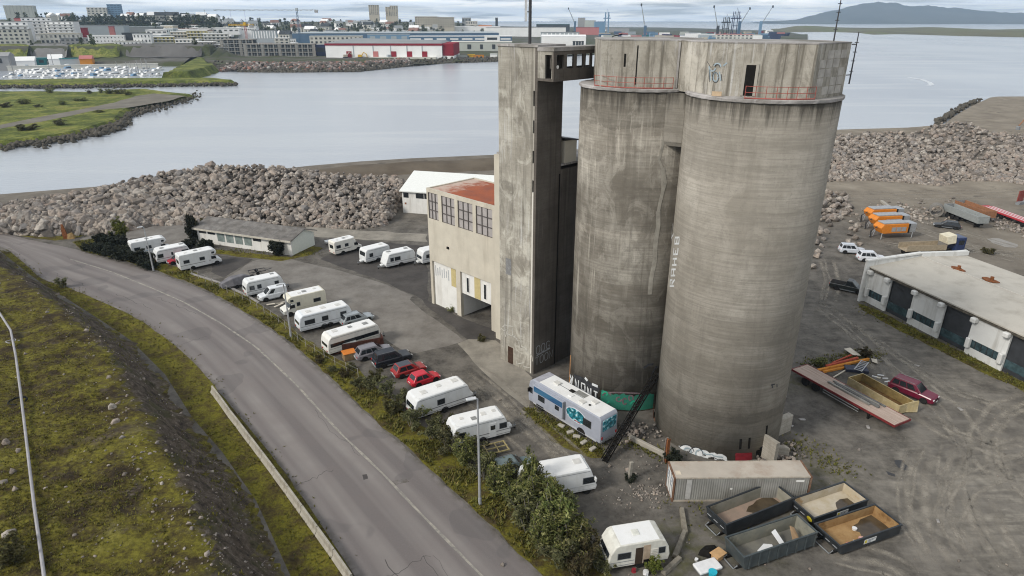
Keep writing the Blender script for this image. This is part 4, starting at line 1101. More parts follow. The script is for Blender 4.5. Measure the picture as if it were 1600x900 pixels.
# low office with a long window row
A = G(311, 378); B = G(457, 399.5); d = (B - A); LO = d.length
of = thing('office_hut', 'long low white office hut with a mossy grey roof in front of the boulder heap', 'hut', A, math.atan2(d.y, d.x))
OW, OH = 6.5, 2.75
MB().box(0, LO, 0, .2, 0, OH).build('front_wall', M_WHITEW, of)
sd = MB().box(0, .2, .202, OW, 0, OH - .2); sd.box(LO - .2, LO, .202, OW, 0, OH - .2); sd.box(.202, LO - .202, OW - .2, OW, 0, OH - .2); sd.build('side_wall', mat('office_side', (.64, .66, .60), .8, var=.05), of)
M_OROOF = mat('mossy_roof', (.145, .135, .125), .9, var=.3, scale=.8, dirt=(.28, .27, .26), dirt_amt=.6, dscale=.9)
rf_ = MB().loft([[(-.5, -.6, OH + .02), (-.5, OW * .55, OH + 1.15), (-.5, OW * .55, OH + 1.3), (-.5, -.6, OH + .2)], [(LO + .5, -.6, OH + .02), (LO + .5, OW * .55, OH + 1.15), (LO + .5, OW * .55, OH + 1.3), (LO + .5, -.6, OH + .2)]])
rf_.loft([[(-.5, OW * .55 + .002, OH + 1.15), (-.5, OW + .5, OH - .1), (-.5, OW + .5, OH + .08), (-.5, OW * .55 + .002, OH + 1.3)], [(LO + .5, OW * .55 + .002, OH + 1.15), (LO + .5, OW + .5, OH - .1), (LO + .5, OW + .5, OH + .08), (LO + .5, OW * .55 + .002, OH + 1.3)]])
rf_.build('roof', M_OROOF, of)
gbl = MB().loft([[(LO - .2, .202, OH - .198), (LO - .2, OW, OH - .198), (LO - .2, OW * .55, OH + 1.12)], [(LO, .202, OH - .198), (LO, OW, OH - .198), (LO, OW * .55, OH + 1.12)]]); gbl.build('gable', mat('office_side'  , (.64, .66, .60)), of)
MB().box(-.5, LO + .5, -.66, -.602, OH - .15, OH + .2).build('fascia', mat('beige_fascia', (.46, .43, .37), .8), of)
M_MILK = mat('curtained_glass', (.20, .24, .23), .15, var=.3, scale=1)
for a, b, z0 in ((.5, 2.2, 1.9), (2.6, 4.3, 1.9), (4.8, 6.5, .75), (6.9, 8.6, .75), (9.0, 10.7, .75), (11.1, 12.8, .75), (13.2, 15.0, 1.8)):
    MB().box(a, b, -.03, .02, z0, 2.5).build('window', M_MILK if z0 < 1 else M_GLASS, of)

# workshop on the right
A = Vector((52.7, 89.2, 0)); B = Vector((60.6, 60.6, 0)); d = B - A
ws = thing('workshop', 'long white workshop with a flat pale roof and dark doors on the right', 'workshop', A, math.atan2(d.y, d.x))
WL = 44; WH = 5.5; WD = 17.6
M_WSROOF = mat('pale_beige_roof', (.47, .44, .385), .8, var=.06, scale=.4, dirt=(.27, .24, .20), dirt_amt=.5, dscale=.35)
M_WSW = mat('workshop_white', (.66, .66, .64), .8, var=.05, scale=.9, dirt=(.35, .33, .29), dirt_amt=.6, dscale=1.1, streak=True)
M_DOOR = mat('dark_door', (.030, .033, .038), .6, var=.3, scale=1.2)
M_TEAL = mat('teal_glass', (.045, .075, .085), .15, var=.5, scale=1.5)
MB().box(0, .35, -.9, WD, 0, WH + .9).build('end_wall', M_WSW, ws)
MB().box(WL - .3, WL, .05, WD, 0, WH).build('end_wall', M_WSW, ws)
MB().box(.352, WL - .302, WD - .3, WD, 0, WH - .3).build('rear_wall', M_WSW, ws)
bw_ = 4.95; gap = 4.0; x = .352; k = 0
while x < WL - 4:
    b = min(x + (3.9 if k == 0 else bw_), WL - .31)
    pn = MB().box(x, b, 0, .25, 0, 1.0); pn.box(x, b, 0, .25, 2.1, WH - .5); pn.build('white_panel', M_WSW, ws)
    o = MB().box(x + .3, b - .7, .08, .18, 1.002, 2.098).build('window', M_TEAL, ws)
    fr = MB()
    for j in range(1, 5): xx = x + .3 + (b - x - 1.0) * j / 5; fr.box(xx - .04, xx + .04, .04, .079, 1.002, 2.098)
    fr.build('window_bar', M_DKMETAL, o)
    MB().box(x, x + .298, .03, .25, 1.002, 2.098).build('pier', M_WSW, ws); MB().box(b - .698, b, .03, .25, 1.002, 2.098).build('pier', M_WSW, ws)
    for xx in (x + .1, b - .55):
        MB().box(xx, xx + .55, -.5, -.002, .95, 2.3).build('box_pilaster', M_WSW, ws, bevel=.1, seg=2)
    for xx in (x + .05, b - .7):
        MB().box(xx, xx + .75, -.75, -.002, WH - 1.05, WH - .4).build('beam_end', M_WSW, ws, bevel=.16, seg=3)
    if b + gap < WL:
        MB().box(b + .002, b + gap - .002, .35, .45, 1.6, WH - .5).build('sliding_door', M_DOOR, ws)
        MB().box(b + .002, b + gap - .002, .30, .40, .55, 1.598).build('door_window', M_TEAL, ws)
        MB().box(b + .002, b + gap - .002, .33, .43, 0, .548).build('door_base', M_DOOR, ws)
    x = b + gap; k += 1
MB().box(.36, WL - .31, -.25, .25, WH - .498, WH - .12).build('eaves', mat('mossy_eaves', (.085, .075, .06), .9, var=.4, dirt=(.3, .27, .23), dscale=2), ws)
rf_ = MB().loft([[(.36, -.35, WH - .118), (.36, WD * .5, WH + .55), (.36, WD * .5, WH + .75), (.36, -.35, WH + .05)], [(WL, -.35, WH - .118), (WL, WD * .5, WH + .55), (WL, WD * .5, WH + .75), (WL, -.35, WH + .05)]])
rf_.loft([[(.36, WD * .5 + .003, WH + .55), (.36, WD, WH - .118), (.36, WD, WH + .05), (.36, WD * .5 + .003, WH + .75)], [(WL, WD * .5 + .003, WH + .55), (WL, WD, WH - .118), (WL, WD, WH + .05), (WL, WD * .5 + .003, WH + .75)]])
rf_.build('roof', M_WSROOF, ws)
MB().loft([[(-.05, -1.0, WH + .90), (-.05, WD * .5, WH + 1.15), (-.05, WD * .5, WH + 1.4), (-.05, -1.0, WH + 1.1)], [(.5, -1.0, WH + .90), (.5, WD * .5, WH + 1.15), (.5, WD * .5, WH + 1.4), (.5, -1.0, WH + 1.1)]]).build('parapet', M_WSW, ws)
MB().loft([[(-.05, WD * .5 + .003, WH + .6), (-.05, WD + .2, WH + .1), (-.05, WD + .2, WH + .75), (-.05, WD * .5 + .003, WH + 1.35)], [(.5, WD * .5 + .003, WH + .6), (.5, WD + .2, WH + .1), (.5, WD + .2, WH + .75), (.5, WD * .5 + .003, WH + 1.35)]]).build('parapet', M_WSW, ws)
MB().box(.36, WL, WD * .5 - .08, WD * .5 + .08, WH + .752, WH + .80).build('ridge_cap', mat('ridge_pale', (.50, .47, .42), .7), ws)
for px, py in ((1495, 423), (1546, 441)):
    p = G(px, py, WH + .5) - A; lx = p.dot(d.normalized()); ly = p.dot(Vector((-d.y, d.x, 0)).normalized())
    zz_ = WH + .05 + .7 * ly / (WD * .5)
    me_ = MB(); q = random.Random(px); me_.slab([(lx + (.9 + q.uniform(-.25, .3)) * math.cos(a_ * .52) * 1.15, ly + (.55 + q.uniform(-.15, .2)) * math.sin(a_ * .52)) for a_ in range(12)], zz_ - .05, zz_ + .09); me_.build('rust_patch', M_RUST, ws)
    MB().cyl((lx + .2, ly), .22, zz_, zz_ + .55, 10).build('roof_vent', M_RUST, ws)
# ---------------------------------------------------------------- vehicles
def paint(name, rgb, rough=.3, var=.06, dirt=None):
    return mat(name, rgb, rough, 0, var, 1.5, dirt or tuple(.6 * q + .05 for q in rgb), .5, 1.6, True, spec=.5)
P_WHITE = paint('white_shell', (.65, .66, .66), .38, dirt=(.50, .49, .45))
P_WHITE2 = paint('cool_white_shell', (.66, .69, .72), .38, dirt=(.48, .48, .46))
P_CREAMV = paint('cream_shell', (.66, .63, .52), .4, dirt=(.45, .42, .34))
P_ROOFW = mat('white_roof', (.74, .74, .73), .55, var=.04, scale=.8, dirt=(.58, .56, .52), dirt_amt=.4, dscale=.9)
P_TRIM = mat('grey_trim', (.20, .21, .22), .5, var=.15)
P_VENT = mat('smoky_vent', (.22, .22, .21), .3, var=.2)
P_VENTW = mat('milky_vent', (.58, .57, .54), .4, var=.1)
P_TYRE = mat('tyre_rubber', (.022, .022, .022), .85, var=.3, scale=6)
P_RIM = mat('wheel_rim', (.38, .38, .38), .4, .5, var=.15)
P_UNDER = mat('underside', (.018, .017, .016), .9, var=.3)
P_LIGHTR = mat('tail_lamp', (.35, .02, .02), .25, var=.2)
P_LIGHTW = mat('head_lamp', (.60, .62, .62), .12, var=.1)
P_PLATE = mat('number_plate', (.72, .73, .70), .5, var=.05)

WH = {}
def wheel(t, x, y, r=.33, w=.22, rimm=P_RIM):
    key = (r, w, rimm.name)
    if key not in WH:
        tm = MB(); n = 18
        prof = [(-w/2, r*.62), (-w/2, r*.93), (-w*.35, r), (w*.35, r), (w/2, r*.93), (w/2, r*.62)]
        tm.loft([[(rr*math.cos(2*math.pi*k/n), yy, rr*math.sin(2*math.pi*k/n)) for k in range(n)] for yy, rr in prof])
        rm = MB()
        for s in (-1, 1):
            ring = [(r*.60*math.cos(2*math.pi*k/n), s*(w/2-.01), r*.60*math.sin(2*math.pi*k/n)) for k in range(n)]
            hub = [(r*.2*math.cos(2*math.pi*k/n), s*(w/2-.035), r*.2*math.sin(2*math.pi*k/n)) for k in range(n)]
            rm.loft([ring, hub])
        o = tm.build('wheel', P_TYRE, t); q = rm.build('rim', rimm, o)
        WH[key] = (o.data, q.data); o.location = (x, y, r); return o
    a, b = WH[key]
    o = bpy.data.objects.new('wheel', a); COL.objects.link(o); setp(o, t); o.location = (x, y, r)
    q = bpy.data.objects.new('rim', b); COL.objects.link(q); setp(q, o); return o

def seg_quad(prof, i, y0, y1, t0=0, t1=1):
    """quad on segment i of a side profile, facing outwards"""
    a = prof[i]; b = prof[(i + 1) % len(prof)]
    p = (a[0]+(b[0]-a[0])*t0, a[1]+(b[1]-a[1])*t0); q = (a[0]+(b[0]-a[0])*t1, a[1]+(b[1]-a[1])*t1)
    return [Vector((p[0], y0, p[1])), Vector((p[0], y1, p[1])), Vector((q[0], y1, q[1])), Vector((q[0], y0, q[1]))]

def side_box(t, name, m, x0, x1, z0, z1, side, W, proud=.015, inner=.05, bev=0):
    y = side * W / 2; a, b = sorted((y - side * inner, y + side * proud))
    return MB().box(x0, x1, a, b, z0, z1).build(name, m, t, bevel=bev)

def side_window(t, x0, x1, z0, z1, side, W, m=None, frame=True):
    o = side_box(t, 'window', m or M_GLASS, x0, x1, z0, z1, side, W, .022, .05)
    if frame:
        y = side * W / 2; a, b = sorted((y - side * .03, y + side * .014))
        MB().box(x0 - .05, x1 + .05, a, b, z0 - .05, z1 + .05).build('window_frame', P_TRIM, o)
    return o

def caravan(label, p, rz, L=5.6, W=2.25, Hh=2.6, shell=P_WHITE, twin=False, wins=((-.38, -.12), (.0, .14), (.28, .4)), door=(.17, .28), door_side=-1, stripe=(.10, .10, .12), vents=3, style=0, front_glass=True, group='caravans parked in the yard', dark_band=False, roofm=None, integral=False):
    """touring caravan, hitch towards +x"""
    t = thing('motorhome' if integral else 'caravan', label, 'motorhome' if integral else 'caravan', p, rz, 'motorhomes parked in the yard' if integral else group)
    l = L / 2
    if style == 0: prof = [(-l+.05, .42), (-l, .9), (-l+.06, 1.7), (-l+.22, 2.3), (-l+.55, Hh), (l-.75, Hh), (l-.35, Hh-.2), (l-.1, 1.75), (l, 1.0), (l-.05, .42)]
    elif style == 1: prof = [(-l+.05, .42), (-l, .8), (-l+.1, 1.9), (-l+.35, Hh-.15), (-l+.8, Hh), (l-1.2, Hh), (l-.65, Hh-.12), (l-.15, 1.2), (l, .8), (l-.1, .42)]
    else: prof = [(-l+.05, .42), (-l, .7), (-l+.02, 2.2), (-l+.18, Hh), (l-.5, Hh), (l-.2, Hh-.25), (l-.02, 1.3), (l, .7), (l-.05, .42)]
    n = len(prof); pp = list(reversed(prof))
    MB().prism(pp, -W/2, W/2).build('body', shell, t, bevel=.09, seg=2, smooth=False)
    rp = [q for q in prof if q[1] > Hh - .3]
    MB().box(rp[0][0] + .25, rp[-1][0] - .25, -W/2 + .16, W/2 - .16, Hh - .02, Hh + .012).build('roof_skin', roofm or P_ROOFW, t)
    MB().box(-l+.2, l-.2, -W/2+.12, W/2-.12, .28, .419).build('chassis', P_UNDER, t)
    # ends
    def seg_facing(i):
        q = seg_quad(prof, i, -W/2, W/2); return q
    rear = seg_quad(prof, 1 if style != 2 else 1, W/2, -W/2, .12, .95)
    MB().panel([rear[0], rear[1], rear[2], rear[3]], .14, .86, .38, 1.0 if style else .98, .014).build('rear_window', M_GLASS, t)
    fi = n - 4 if style != 2 else n - 4
    if front_glass:
        fq = seg_quad(prof, fi + 1 if style == 0 else fi, -W/2, W/2)
        fq = [fq[3], fq[2], fq[1], fq[0]] if (fq[1]-fq[0]).cross(fq[3]-fq[0]).x < 0 else fq
        MB().panel(fq, .12, .88, .15, .8, .014).build('front_window', M_GLASS, t)
    for s in (-1, 1):
        if dark_band:
            side_box(t, 'window_band', M_GLASS, -l+.35, l-.35, 1.25, 1.75, s, W, .016)
        else:
            for a, b in wins: side_window(t, a * L, b * L, 1.25, 1.85, s, W)
        side_box(t, 'stripe', mat('stripe_%d' % int(stripe[2] * 100), stripe, .4), -l+.1, l-.12, 1.0, 1.07, s, W, .012)
        side_box(t, 'stripe', mat('stripe_%d' % int(stripe[2] * 100), stripe, .4), -l+.1, l-.1, .62, .66, s, W, .012)
        MB().box(-l, -l+.06, s*W/2 - s*.45 - .12, s*W/2 - s*.45 + .12, .62, .8).build('tail_lamp', P_LIGHTR, t, loc=(-.03, 0, 0))
        side_box(t, 'awning_rail', P_TRIM, -l+.5, l-.8, Hh-.27, Hh-.23, s, W, .014)
        for k in ((-.42, .42) if twin else (0,)):
            a, b = sorted((s*(W/2 - .30), s*(W/2 + .008)))
            arch = MB().loft([[(k + .44*math.cos(RAD(q)), y, .42 + .36*math.sin(RAD(q))) for q in range(0, 181, 20)] for y in (a, b)])
            arch.build('wheel_arch', P_UNDER, t)
            wheel(t, k, s * (W/2 - .10), .31, .19)
    if door:
        o = side_box(t, 'door', shell, door[0]*L, door[1]*L, .5, 2.1, door_side, W, .03)
        y = door_side * W/2; a, b = sorted((y, y + door_side*.04))
        MB().box(door[0]*L+.12, door[1]*L-.12, a, b, 1.35, 1.85).build('door_window', M_GLASS, o)
    r_ = random.Random(int(L * 100 + p[0] * 10))
    for k in range(vents):
        x = -l*.55 + k * L * .55 / max(1, vents - 1); y = r_.uniform(-.35, .35); s = r_.choice([.2, .27, .34])
        MB().box(x - s, x + s, y - s, y + s, Hh + .005, Hh + .07).build('roof_vent', r_.choice([P_VENT, P_VENTW]), t, bevel=.02)
    if integral:
        for s in (-1, 1):
            a, b = sorted((s*(W/2+.02), s*(W/2+.34))); MB().box(l-.35, l-.2, a, b, 1.5, 1.9).build('mirror', shell, t, bevel=.04); wheel(t, l-.9, s*(W/2-.12), .33, .2)
        return t
    o = MB().tube([(l-.1, .5, .40), (l+1.05, 0, .42)], .04, 4); o.tube([(l-.1, -.5, .40), (l+1.05, 0, .42)], .04, 4); o.tube([(l+.9, 0, .1), (l+.9, 0, .75)], .035, 5)
    dbar = o.build('drawbar', P_TRIM, t)
    MB().box(l+.05, l+.5, -.35, .35, .42, .72).build('gas_locker', shell, dbar, bevel=.06)
    MB().cyl((0, 0), .1, -.04, .04, 10).build('jockey_wheel', P_TYRE, dbar, loc=(l+.9, 0, .1)).rotation_euler = (RAD(90), 0, 0)
    return t

def motorhome(label, p, rz, L=6.3, W=2.25, Hh=2.95, shell=P_WHITE, stripe=(.35, .36, .38), wins=((-.42, -.28), (-.12, .0)), alcove=True, group='motorhomes parked in the yard', cabm=None):
    t = thing('motorhome', label, 'motorhome', p, rz, group); l = L / 2; cabm = cabm or shell
    cx_ = l - 1.75
    if alcove: prof = [(-l+.03, .42), (-l, .8), (-l+.03, Hh-.2), (-l+.2, Hh), (cx_+.55, Hh), (cx_+1.0, Hh-.22), (cx_+1.1, Hh-.6), (cx_+.85, Hh-.95), (cx_, Hh-1.0), (cx_, .42)]
    else: prof = [(-l+.03, .42), (-l, .8), (-l+.03, Hh-.2), (-l+.2, Hh), (cx_-.2, Hh), (cx_+.5, Hh-.45), (cx_+.5, Hh-.9), (cx_, Hh-.95), (cx_, .42)]
    MB().prism(list(reversed(prof)), -W/2, W/2).build('body', shell, t, bevel=.07, seg=2)
    MB().box(-l+.4, cx_+.4, -W/2+.15, W/2-.15, Hh-.02, Hh+.012).build('roof_skin', P_ROOFW, t)
    cw = W * .92
    cab = [(cx_-.05, .42), (l-.05, .42), (l, .60), (l-.02, .95), (l-.75, 1.18), (cx_+.45, 1.92), (cx_-.05, 1.95)]
    o = MB().prism(cab, -cw/2, cw/2).build('cab', cabm, t, bevel=.06, seg=2)
    q = seg_quad(cab, 4, cw/2, -cw/2); q = [q[1], q[0], q[3], q[2]]
    if (q[1]-q[0]).cross(q[3]-q[0]).x < 0: q = [q[1], q[0], q[3], q[2]]
    MB().panel(q, .08, .92, .1, .95, .02).build('windscreen', M_GLASS, o)
    MB().box(l-.06, l+.06, -cw/2+.05, cw/2-.05, .38, .62).build('bumper', P_TRIM, o, bevel=.03)
    MB().box(l-.05, l+.015, -.5, .5, .70, .86).build('grille', P_UNDER, o)
    for s in (-1, 1):
        side_box(o, 'side_window', M_GLASS, cx_+.12, cx_+.85, 1.22, 1.72, s, cw, .015)
        MB().box(l-.12, l+.02, s*.72-.14, s*.72+.14, .68, .88).build('head_lamp', P_LIGHTW, o)
        a, b = sorted((s*(cw/2+.02), s*(cw/2+.26))); MB().box(cx_+.75, cx_+.87, a, b, 1.22, 1.58).build('mirror', P_UNDER, o, bevel=.03)
        for a, b in wins: side_window(t, a*L, b*L, 1.45, 1.95, s, W)
        if alcove: side_window(t, cx_+.25, cx_+.7, Hh-.75, Hh-.42, s, W, frame=False)
        side_box(t, 'stripe', mat('stripe_%d' % int(stripe[2]*100), stripe, .4), -l+.08, cx_-.05, 1.05, 1.15, s, W, .012)
        MB().box(-l-.02, -l+.05, s*(W/2-.32)-.1, s*(W/2-.32)+.1, .6, .85).build('tail_lamp', P_LIGHTR, t)
        for k in (-l*.42, l-.85):
            a, b = sorted((s*(cw/2-.3), s*(cw/2+.012 if k > 0 else W/2+.008)))
            MB().loft([[(k+.42*math.cos(RAD(g)), y, .40+.36*math.sin(RAD(g))) for g in range(0, 181, 20)] for y in (a, b)]).build('wheel_arch', P_UNDER, t)
            wheel(t, k, s*(cw/2-.08), .34, .21)
    side_box(t, 'door', shell, .1*L-.0, .1*L+.62, .5, 2.3, -1, W, .025)
    rq = [Vector((-l+.01, W/2, 1.35)), Vector((-l+.01, -W/2, 1.35)), Vector((-l+.02, -W/2, 2.0)), Vector((-l+.02, W/2, 2.0))]
    MB().panel(rq, .2, .8, 0, 1, .016).build('rear_window', M_GLASS, t)
    MB().box(-l+.2, cx_, -W/2+.1, W/2-.1, .28, .418).build('chassis', P_UNDER, t)
    for k, x in enumerate((-l*.6, -l*.1, l*.15)):
        s = (.2, .3, .22)[k]; MB().box(x-s, x+s, -s+.2*(k-1), s+.2*(k-1), Hh+.005, Hh+.08).build('roof_vent', (P_VENTW, P_VENT, P_VENTW)[k], t, bevel=.02)
    return t

def car(label, p, rz, L=4.5, W=1.8, Hh=1.5, kind='suv', m=None, name='parked_car', cat='car', group=None, roofm=None, rails=False, lower=None):
    t = thing(name, label, cat, p, rz, group); l = L / 2; r_ = .34 if Hh > 1.6 else .31
    zb = Hh * .57
    hood = zb - (.02 if Hh > 1.6 else .06)
    st = [(-l, .42, zb-.28, .80), (-l+.05, .32, zb-.08, .90), (-l+.28, .26, zb, .98), (-l*.3, .24, zb+.02, 1.0), (l*.30, .24, zb+.01, 1.0), (l*.45, .24, hood, .99), (l-.30, .26, hood-.10, .95), (l-.06, .32, hood-.22, .86), (l, .42, hood-.32, .76)]
    rings = []
    for x, z0, z1, k in st:
        w_ = W/2*k; rings.append([(x, -w_*.94, z0), (x, -w_, z0+.14), (x, -w_, z1-.10), (x, -w_*.93, z1), (x, w_*.93, z1), (x, w_, z1-.10), (x, w_, z0+.14), (x, w_*.94, z0)])
    body = MB().loft(rings)
    if kind == 'suv': bx = (-l+.12, -l+.42, l*.12, l*.46)
    elif kind == 'wagon': bx = (-l+.15, -l+.65, l*.12, l*.50)
    elif kind == 'hatch': bx = (-l+.15, -l+.60, l*.10, l*.52)
    elif kind == 'van': bx = (-l+.05, -l+.12, l*.18, l*.58)
    elif kind == 'pickup': bx = (-l*.18, -l*.10, l*.15, l*.48)
    wb = W/2*.93; wt = W/2*(.74 if kind != 'van' else .82); z0, z1 = zb-.03, Hh
    base = [(bx[0], -wb, z0), (bx[3], -wb, z0), (bx[3], wb, z0), (bx[0], wb, z0)]
    top = [(bx[1], -wt, z1), (bx[2], -wt, z1), (bx[2], wt, z1), (bx[1], wt, z1)]
    o = body.build('body', m, t, bevel=.035, seg=2)
    cabin = MB().loft([base, top]).build('cabin', m, t, bevel=.05, seg=2)
    B_ = [Vector(q) for q in base]; T_ = [Vector(q) for q in top]
    MB().panel([B_[1], B_[2], T_[2], T_[1]], .07, .93, .10, .90, .012).build('windscreen', M_GLASS, t)
    MB().panel([B_[3], B_[0], T_[0], T_[3]], .10, .90, .25, .88, .012).build('rear_window', M_GLASS, t)
    for s in (0, 1):
        q = [B_[0], B_[1], T_[1], T_[0]] if s == 0 else [B_[2], B_[3], T_[3], T_[2]]
        cuts = {'suv': ((.06, .28), (.31, .55), (.58, .84)), 'wagon': ((.08, .28), (.31, .55), (.58, .82)), 'hatch': ((.12, .46), (.50, .80)), 'van': ((.66, .88),), 'pickup': ((.10, .48), (.52, .84))}[kind]
        for a, b in cuts:
            if s: a, b = 1-b, 1-a
            MB().panel(q, a, b, .15, .85, .012).build('side_window', M_GLASS, t)
    MB().box(bx[1]+.05, bx[2]-.05, -wt+.06, wt-.06, Hh-.01, Hh+.012).build('roof', roofm or m, t)
    if rails or kind in ('suv', 'wagon'):
        for s in (-1, 1): MB().tube([(bx[1]+.12, s*(wt-.04), Hh+.06), (bx[2]-.12, s*(wt-.04), Hh+.06)], .02, 5).build('roof_rail', P_TRIM, t)
    dark = lower or P_TRIM
    MB().box(l-.10, l+.045, -W*.40, W*.40, .34, .56).build('front_bumper', dark, t, bevel=.03)
    MB().box(-l-.045, -l+.10, -W*.40, W*.40, .34, .56).build('rear_bumper', dark, t, bevel=.03)
    MB().box(l-.10, l+.012, -.34, .34, hood-.34, hood-.22).build('grille', P_UNDER, t)
    MB().box(l+.046, l+.058, -.26, .26, .40, .51).build('number_plate', P_PLATE, t); MB().box(-l-.058, -l-.046, -.26, .26, .60, .71).build('number_plate', P_PLATE, t)
    for s in (-1, 1):
        MB().box(l-.22, l-.012, s*W*.34-.15, s*W*.34+.15, hood-.34, hood-.20).build('head_lamp', P_LIGHTW, t, bevel=.03)
        MB().box(-l-.012, -l+.2, s*W*.37-.10, s*W*.37+.10, zb-.33, zb-.08).build('tail_lamp', P_LIGHTR, t, bevel=.02)
        a, b = sorted((s*W/2*.95, s*(W/2+.16))); MB().box(bx[3]-.38, bx[3]-.26, a, b, zb+.02, zb+.16).build('mirror', m, t, bevel=.03)
        for x in (-l*.60, l*.60):
            a, b = sorted((s*(W/2-.28), s*(W/2+.006)))
            MB().loft([[(x+(r_+.07)*math.cos(RAD(g)), y, r_+(r_+.06)*math.sin(RAD(g))) for g in range(-10, 191, 20)] for y in (a, b)]).build('wheel_arch', P_UNDER, t)
            wheel(t, x, s*(W/2-.09), r_, .21)
        side_box(t, 'side_trim', dark, -l*.40, l*.40, .28, .40, s, W, .012)
    if kind == 'pickup':
        bed = MB().box(-l+.10, -l*.20, -W/2*.86, W/2*.86, zb+.022, zb+.06); bed.build('bed_cover', P_UNDER, t)
    return t

def at(px, py, z=0): return G(px, py, z)
def mid(a, b, off=0.0, z=.3):
    """centre of a vehicle whose visible lower side runs a -> b; off moves it away from the viewer"""
    A_, B_ = G(*a, z), G(*b, z); d = (B_ - A_).normalized(); nr = Vector((-d.y, d.x, 0))
    if nr.y < 0: nr = -nr
    c_ = (A_ + B_) / 2 + nr * off; c_.z = 0
    return c_, math.atan2(d.y, d.x)

# motorhomes by the dark bushes
c_, a_ = mid((222, 402), (262, 390), 1.1)
motorhome('white motorhome half behind the dark bushes, farthest of the three beside the office hut', c_, RAD(40), 6.4, stripe=(.30, .40, .50))
c_, a_ = mid((254, 413), (300, 398), 1.05)
caravan('white caravan between two motorhomes beside the dark bushes', c_, RAD(40), 5.8, wins=((-.44, -.30), (.22, .40)), door=(-.1, .0), vents=2, style=1, front_glass=False)
c_, a_ = mid((287, 423), (344, 410), 1.1)
motorhome('white motorhome with a red hatchback tucked behind its left side', c_, RAD(41), 6.7, stripe=(.28, .27, .26), wins=((-.40, -.27), (-.02, .10)))
p = at(281, 410); p.x -= .2
car('small red hatchback squeezed between the caravan and the motorhome near the office hut', p, RAD(221), 3.6, 1.6, 1.45, 'hatch', paint('red_paint', (.36, .012, .03)))
# caravans on the far tarmac
c_, a_ = mid((528, 399), (564, 387), 1.0)
motorhome('cream white motorhome with a small boat trailer behind it, leftmost on the far tarmac', c_, RAD(44), 5.6, 2.1, 2.7, shell=paint('warm_white', (.70, .68, .62)), stripe=(.12, .11, .10), alcove=False)
c_, a_ = mid((574, 411), (608, 402), 1.1)
caravan('white caravan with a grey-blue front standing between a motorhome and another caravan', c_, RAD(222), 4.9, wins=((.20, .33),), door=None, vents=1, style=2, stripe=(.18, .20, .24))
c_, a_ = mid((604, 419), (650, 408), 1.1)
caravan('white caravan with a sloping smooth front, nearest the factory on the far tarmac', c_, RAD(216), 5.7, wins=((.02, .20), (.24, .34)), door=None, vents=2, style=1, front_glass=False, stripe=(.22, .21, .20))
caravan('white caravan almost hidden behind the left edge of the factory', at(672, 409), RAD(216), 4.2, wins=((.1, .3),), door=None, vents=1, style=0)
# the long row along the road
c_, a_ = mid((388, 463), (442, 452), 1.1)
caravan('white caravan with three small dark side windows beside the white van', c_, RAD(36), 5.7, wins=((-.40, -.28), (-.20, -.10), (.26, .36)), door=None, vents=2, style=0)
p, a_ = mid((413, 471), (446, 462), .75, .2)
car('small white delivery van parked in front of the caravan with three windows', p, RAD(216), 4.2, 1.72, 1.85, 'van', paint('van_white', (.70, .72, .74)), 'delivery_van', 'van')
c_, a_ = mid((452, 493), (505, 480), 1.1)
motorhome('cream motorhome facing the road with a rounded over-cab', c_, RAD(215), 6.2, 2.2, 2.95, shell=P_CREAMV, stripe=(.56, .53, .44), wins=((-.36, -.20), (.12, .19)), cabm=paint('cab_white', (.68, .67, .62)))
c_, a_ = mid((472, 519), (549, 500), 1.15)
caravan('long white caravan with twin wheels and dark square windows', c_, RAD(35), 7.4, 2.35, 2.6, shell=P_WHITE2, twin=True, wins=((-.40, -.22), (-.08, .03), (.27, .38)), door=None, vents=3, style=0, stripe=(.30, .32, .34))
p = at(558, 503); car('pale grey estate car between the long twin-wheeled caravan and the old caravan', p, RAD(36), 4.7, 1.75, 1.5, 'wagon', paint('silver_grey', (.30, .33, .35)))
c_, a_ = mid((512, 556), (598, 530), 1.15)
caravan('old white caravan with a continuous dark window band behind a rusty brown trailer', c_, RAD(38), 7.3, 2.3, 2.65, shell=paint('aged_white', (.66, .65, .61), .45), wins=(), door=None, vents=3, style=0, dark_band=True, stripe=(.40, .39, .36))
p, a_ = mid((567, 562), (606, 553), .8, .2)
car('grey estate car with a silver bonnet beside the black off-roader', p, RAD(33), 4.8, 1.78, 1.55, 'wagon', paint('grey_mauve', (.19, .18, .20)), lower=paint('grey_bumper', (.26, .26, .28)))
p, a_ = mid((592, 576), (642, 562), .85, .2)
car('black off-road car parked between the grey estate and the red cars', p, RAD(31), 4.8, 1.86, 1.85, 'suv', paint('black_blue', (.010, .013, .02)))
p, a_ = mid((621, 592), (666, 578), .8, .2)
car('red hatchback with a dark roof next to the black off-roader', p, RAD(33), 4.1, 1.76, 1.5, 'hatch', paint('red_paint_two', (.30, .018, .018)), roofm=paint('dark_roof', (.04, .045, .06)))
p, a_ = mid((648, 606), (687, 592), .75, .2)
car('bright red hatchback tucked against a white caravan', p, RAD(36), 3.7, 1.65, 1.45, 'hatch', paint('bright_red', (.52, .012, .03)), lower=paint('bright_red_low', (.42, .012, .03)))
c_, a_ = mid((655, 654), (733, 629), 1.15)
caravan('large white caravan beside the bright red hatchback, partly behind the shrubs', c_, RAD(33), 7.0, 2.4, 2.65, shell=P_WHITE, wins=((-.12, .0),), door=None, vents=3, style=1, stripe=(.10, .10, .11), front_glass=False)
c_, a_ = mid((714, 700), (793, 679), 1.15)
caravan('white caravan with grey edging right behind the street lamp', c_, RAD(24), 6.2, 2.3, 2.6, shell=P_WHITE, wins=((.30, .42), (-.40, -.28)), door=(.12, .24), vents=4, style=1, stripe=(.12, .12, .13), front_glass=False)
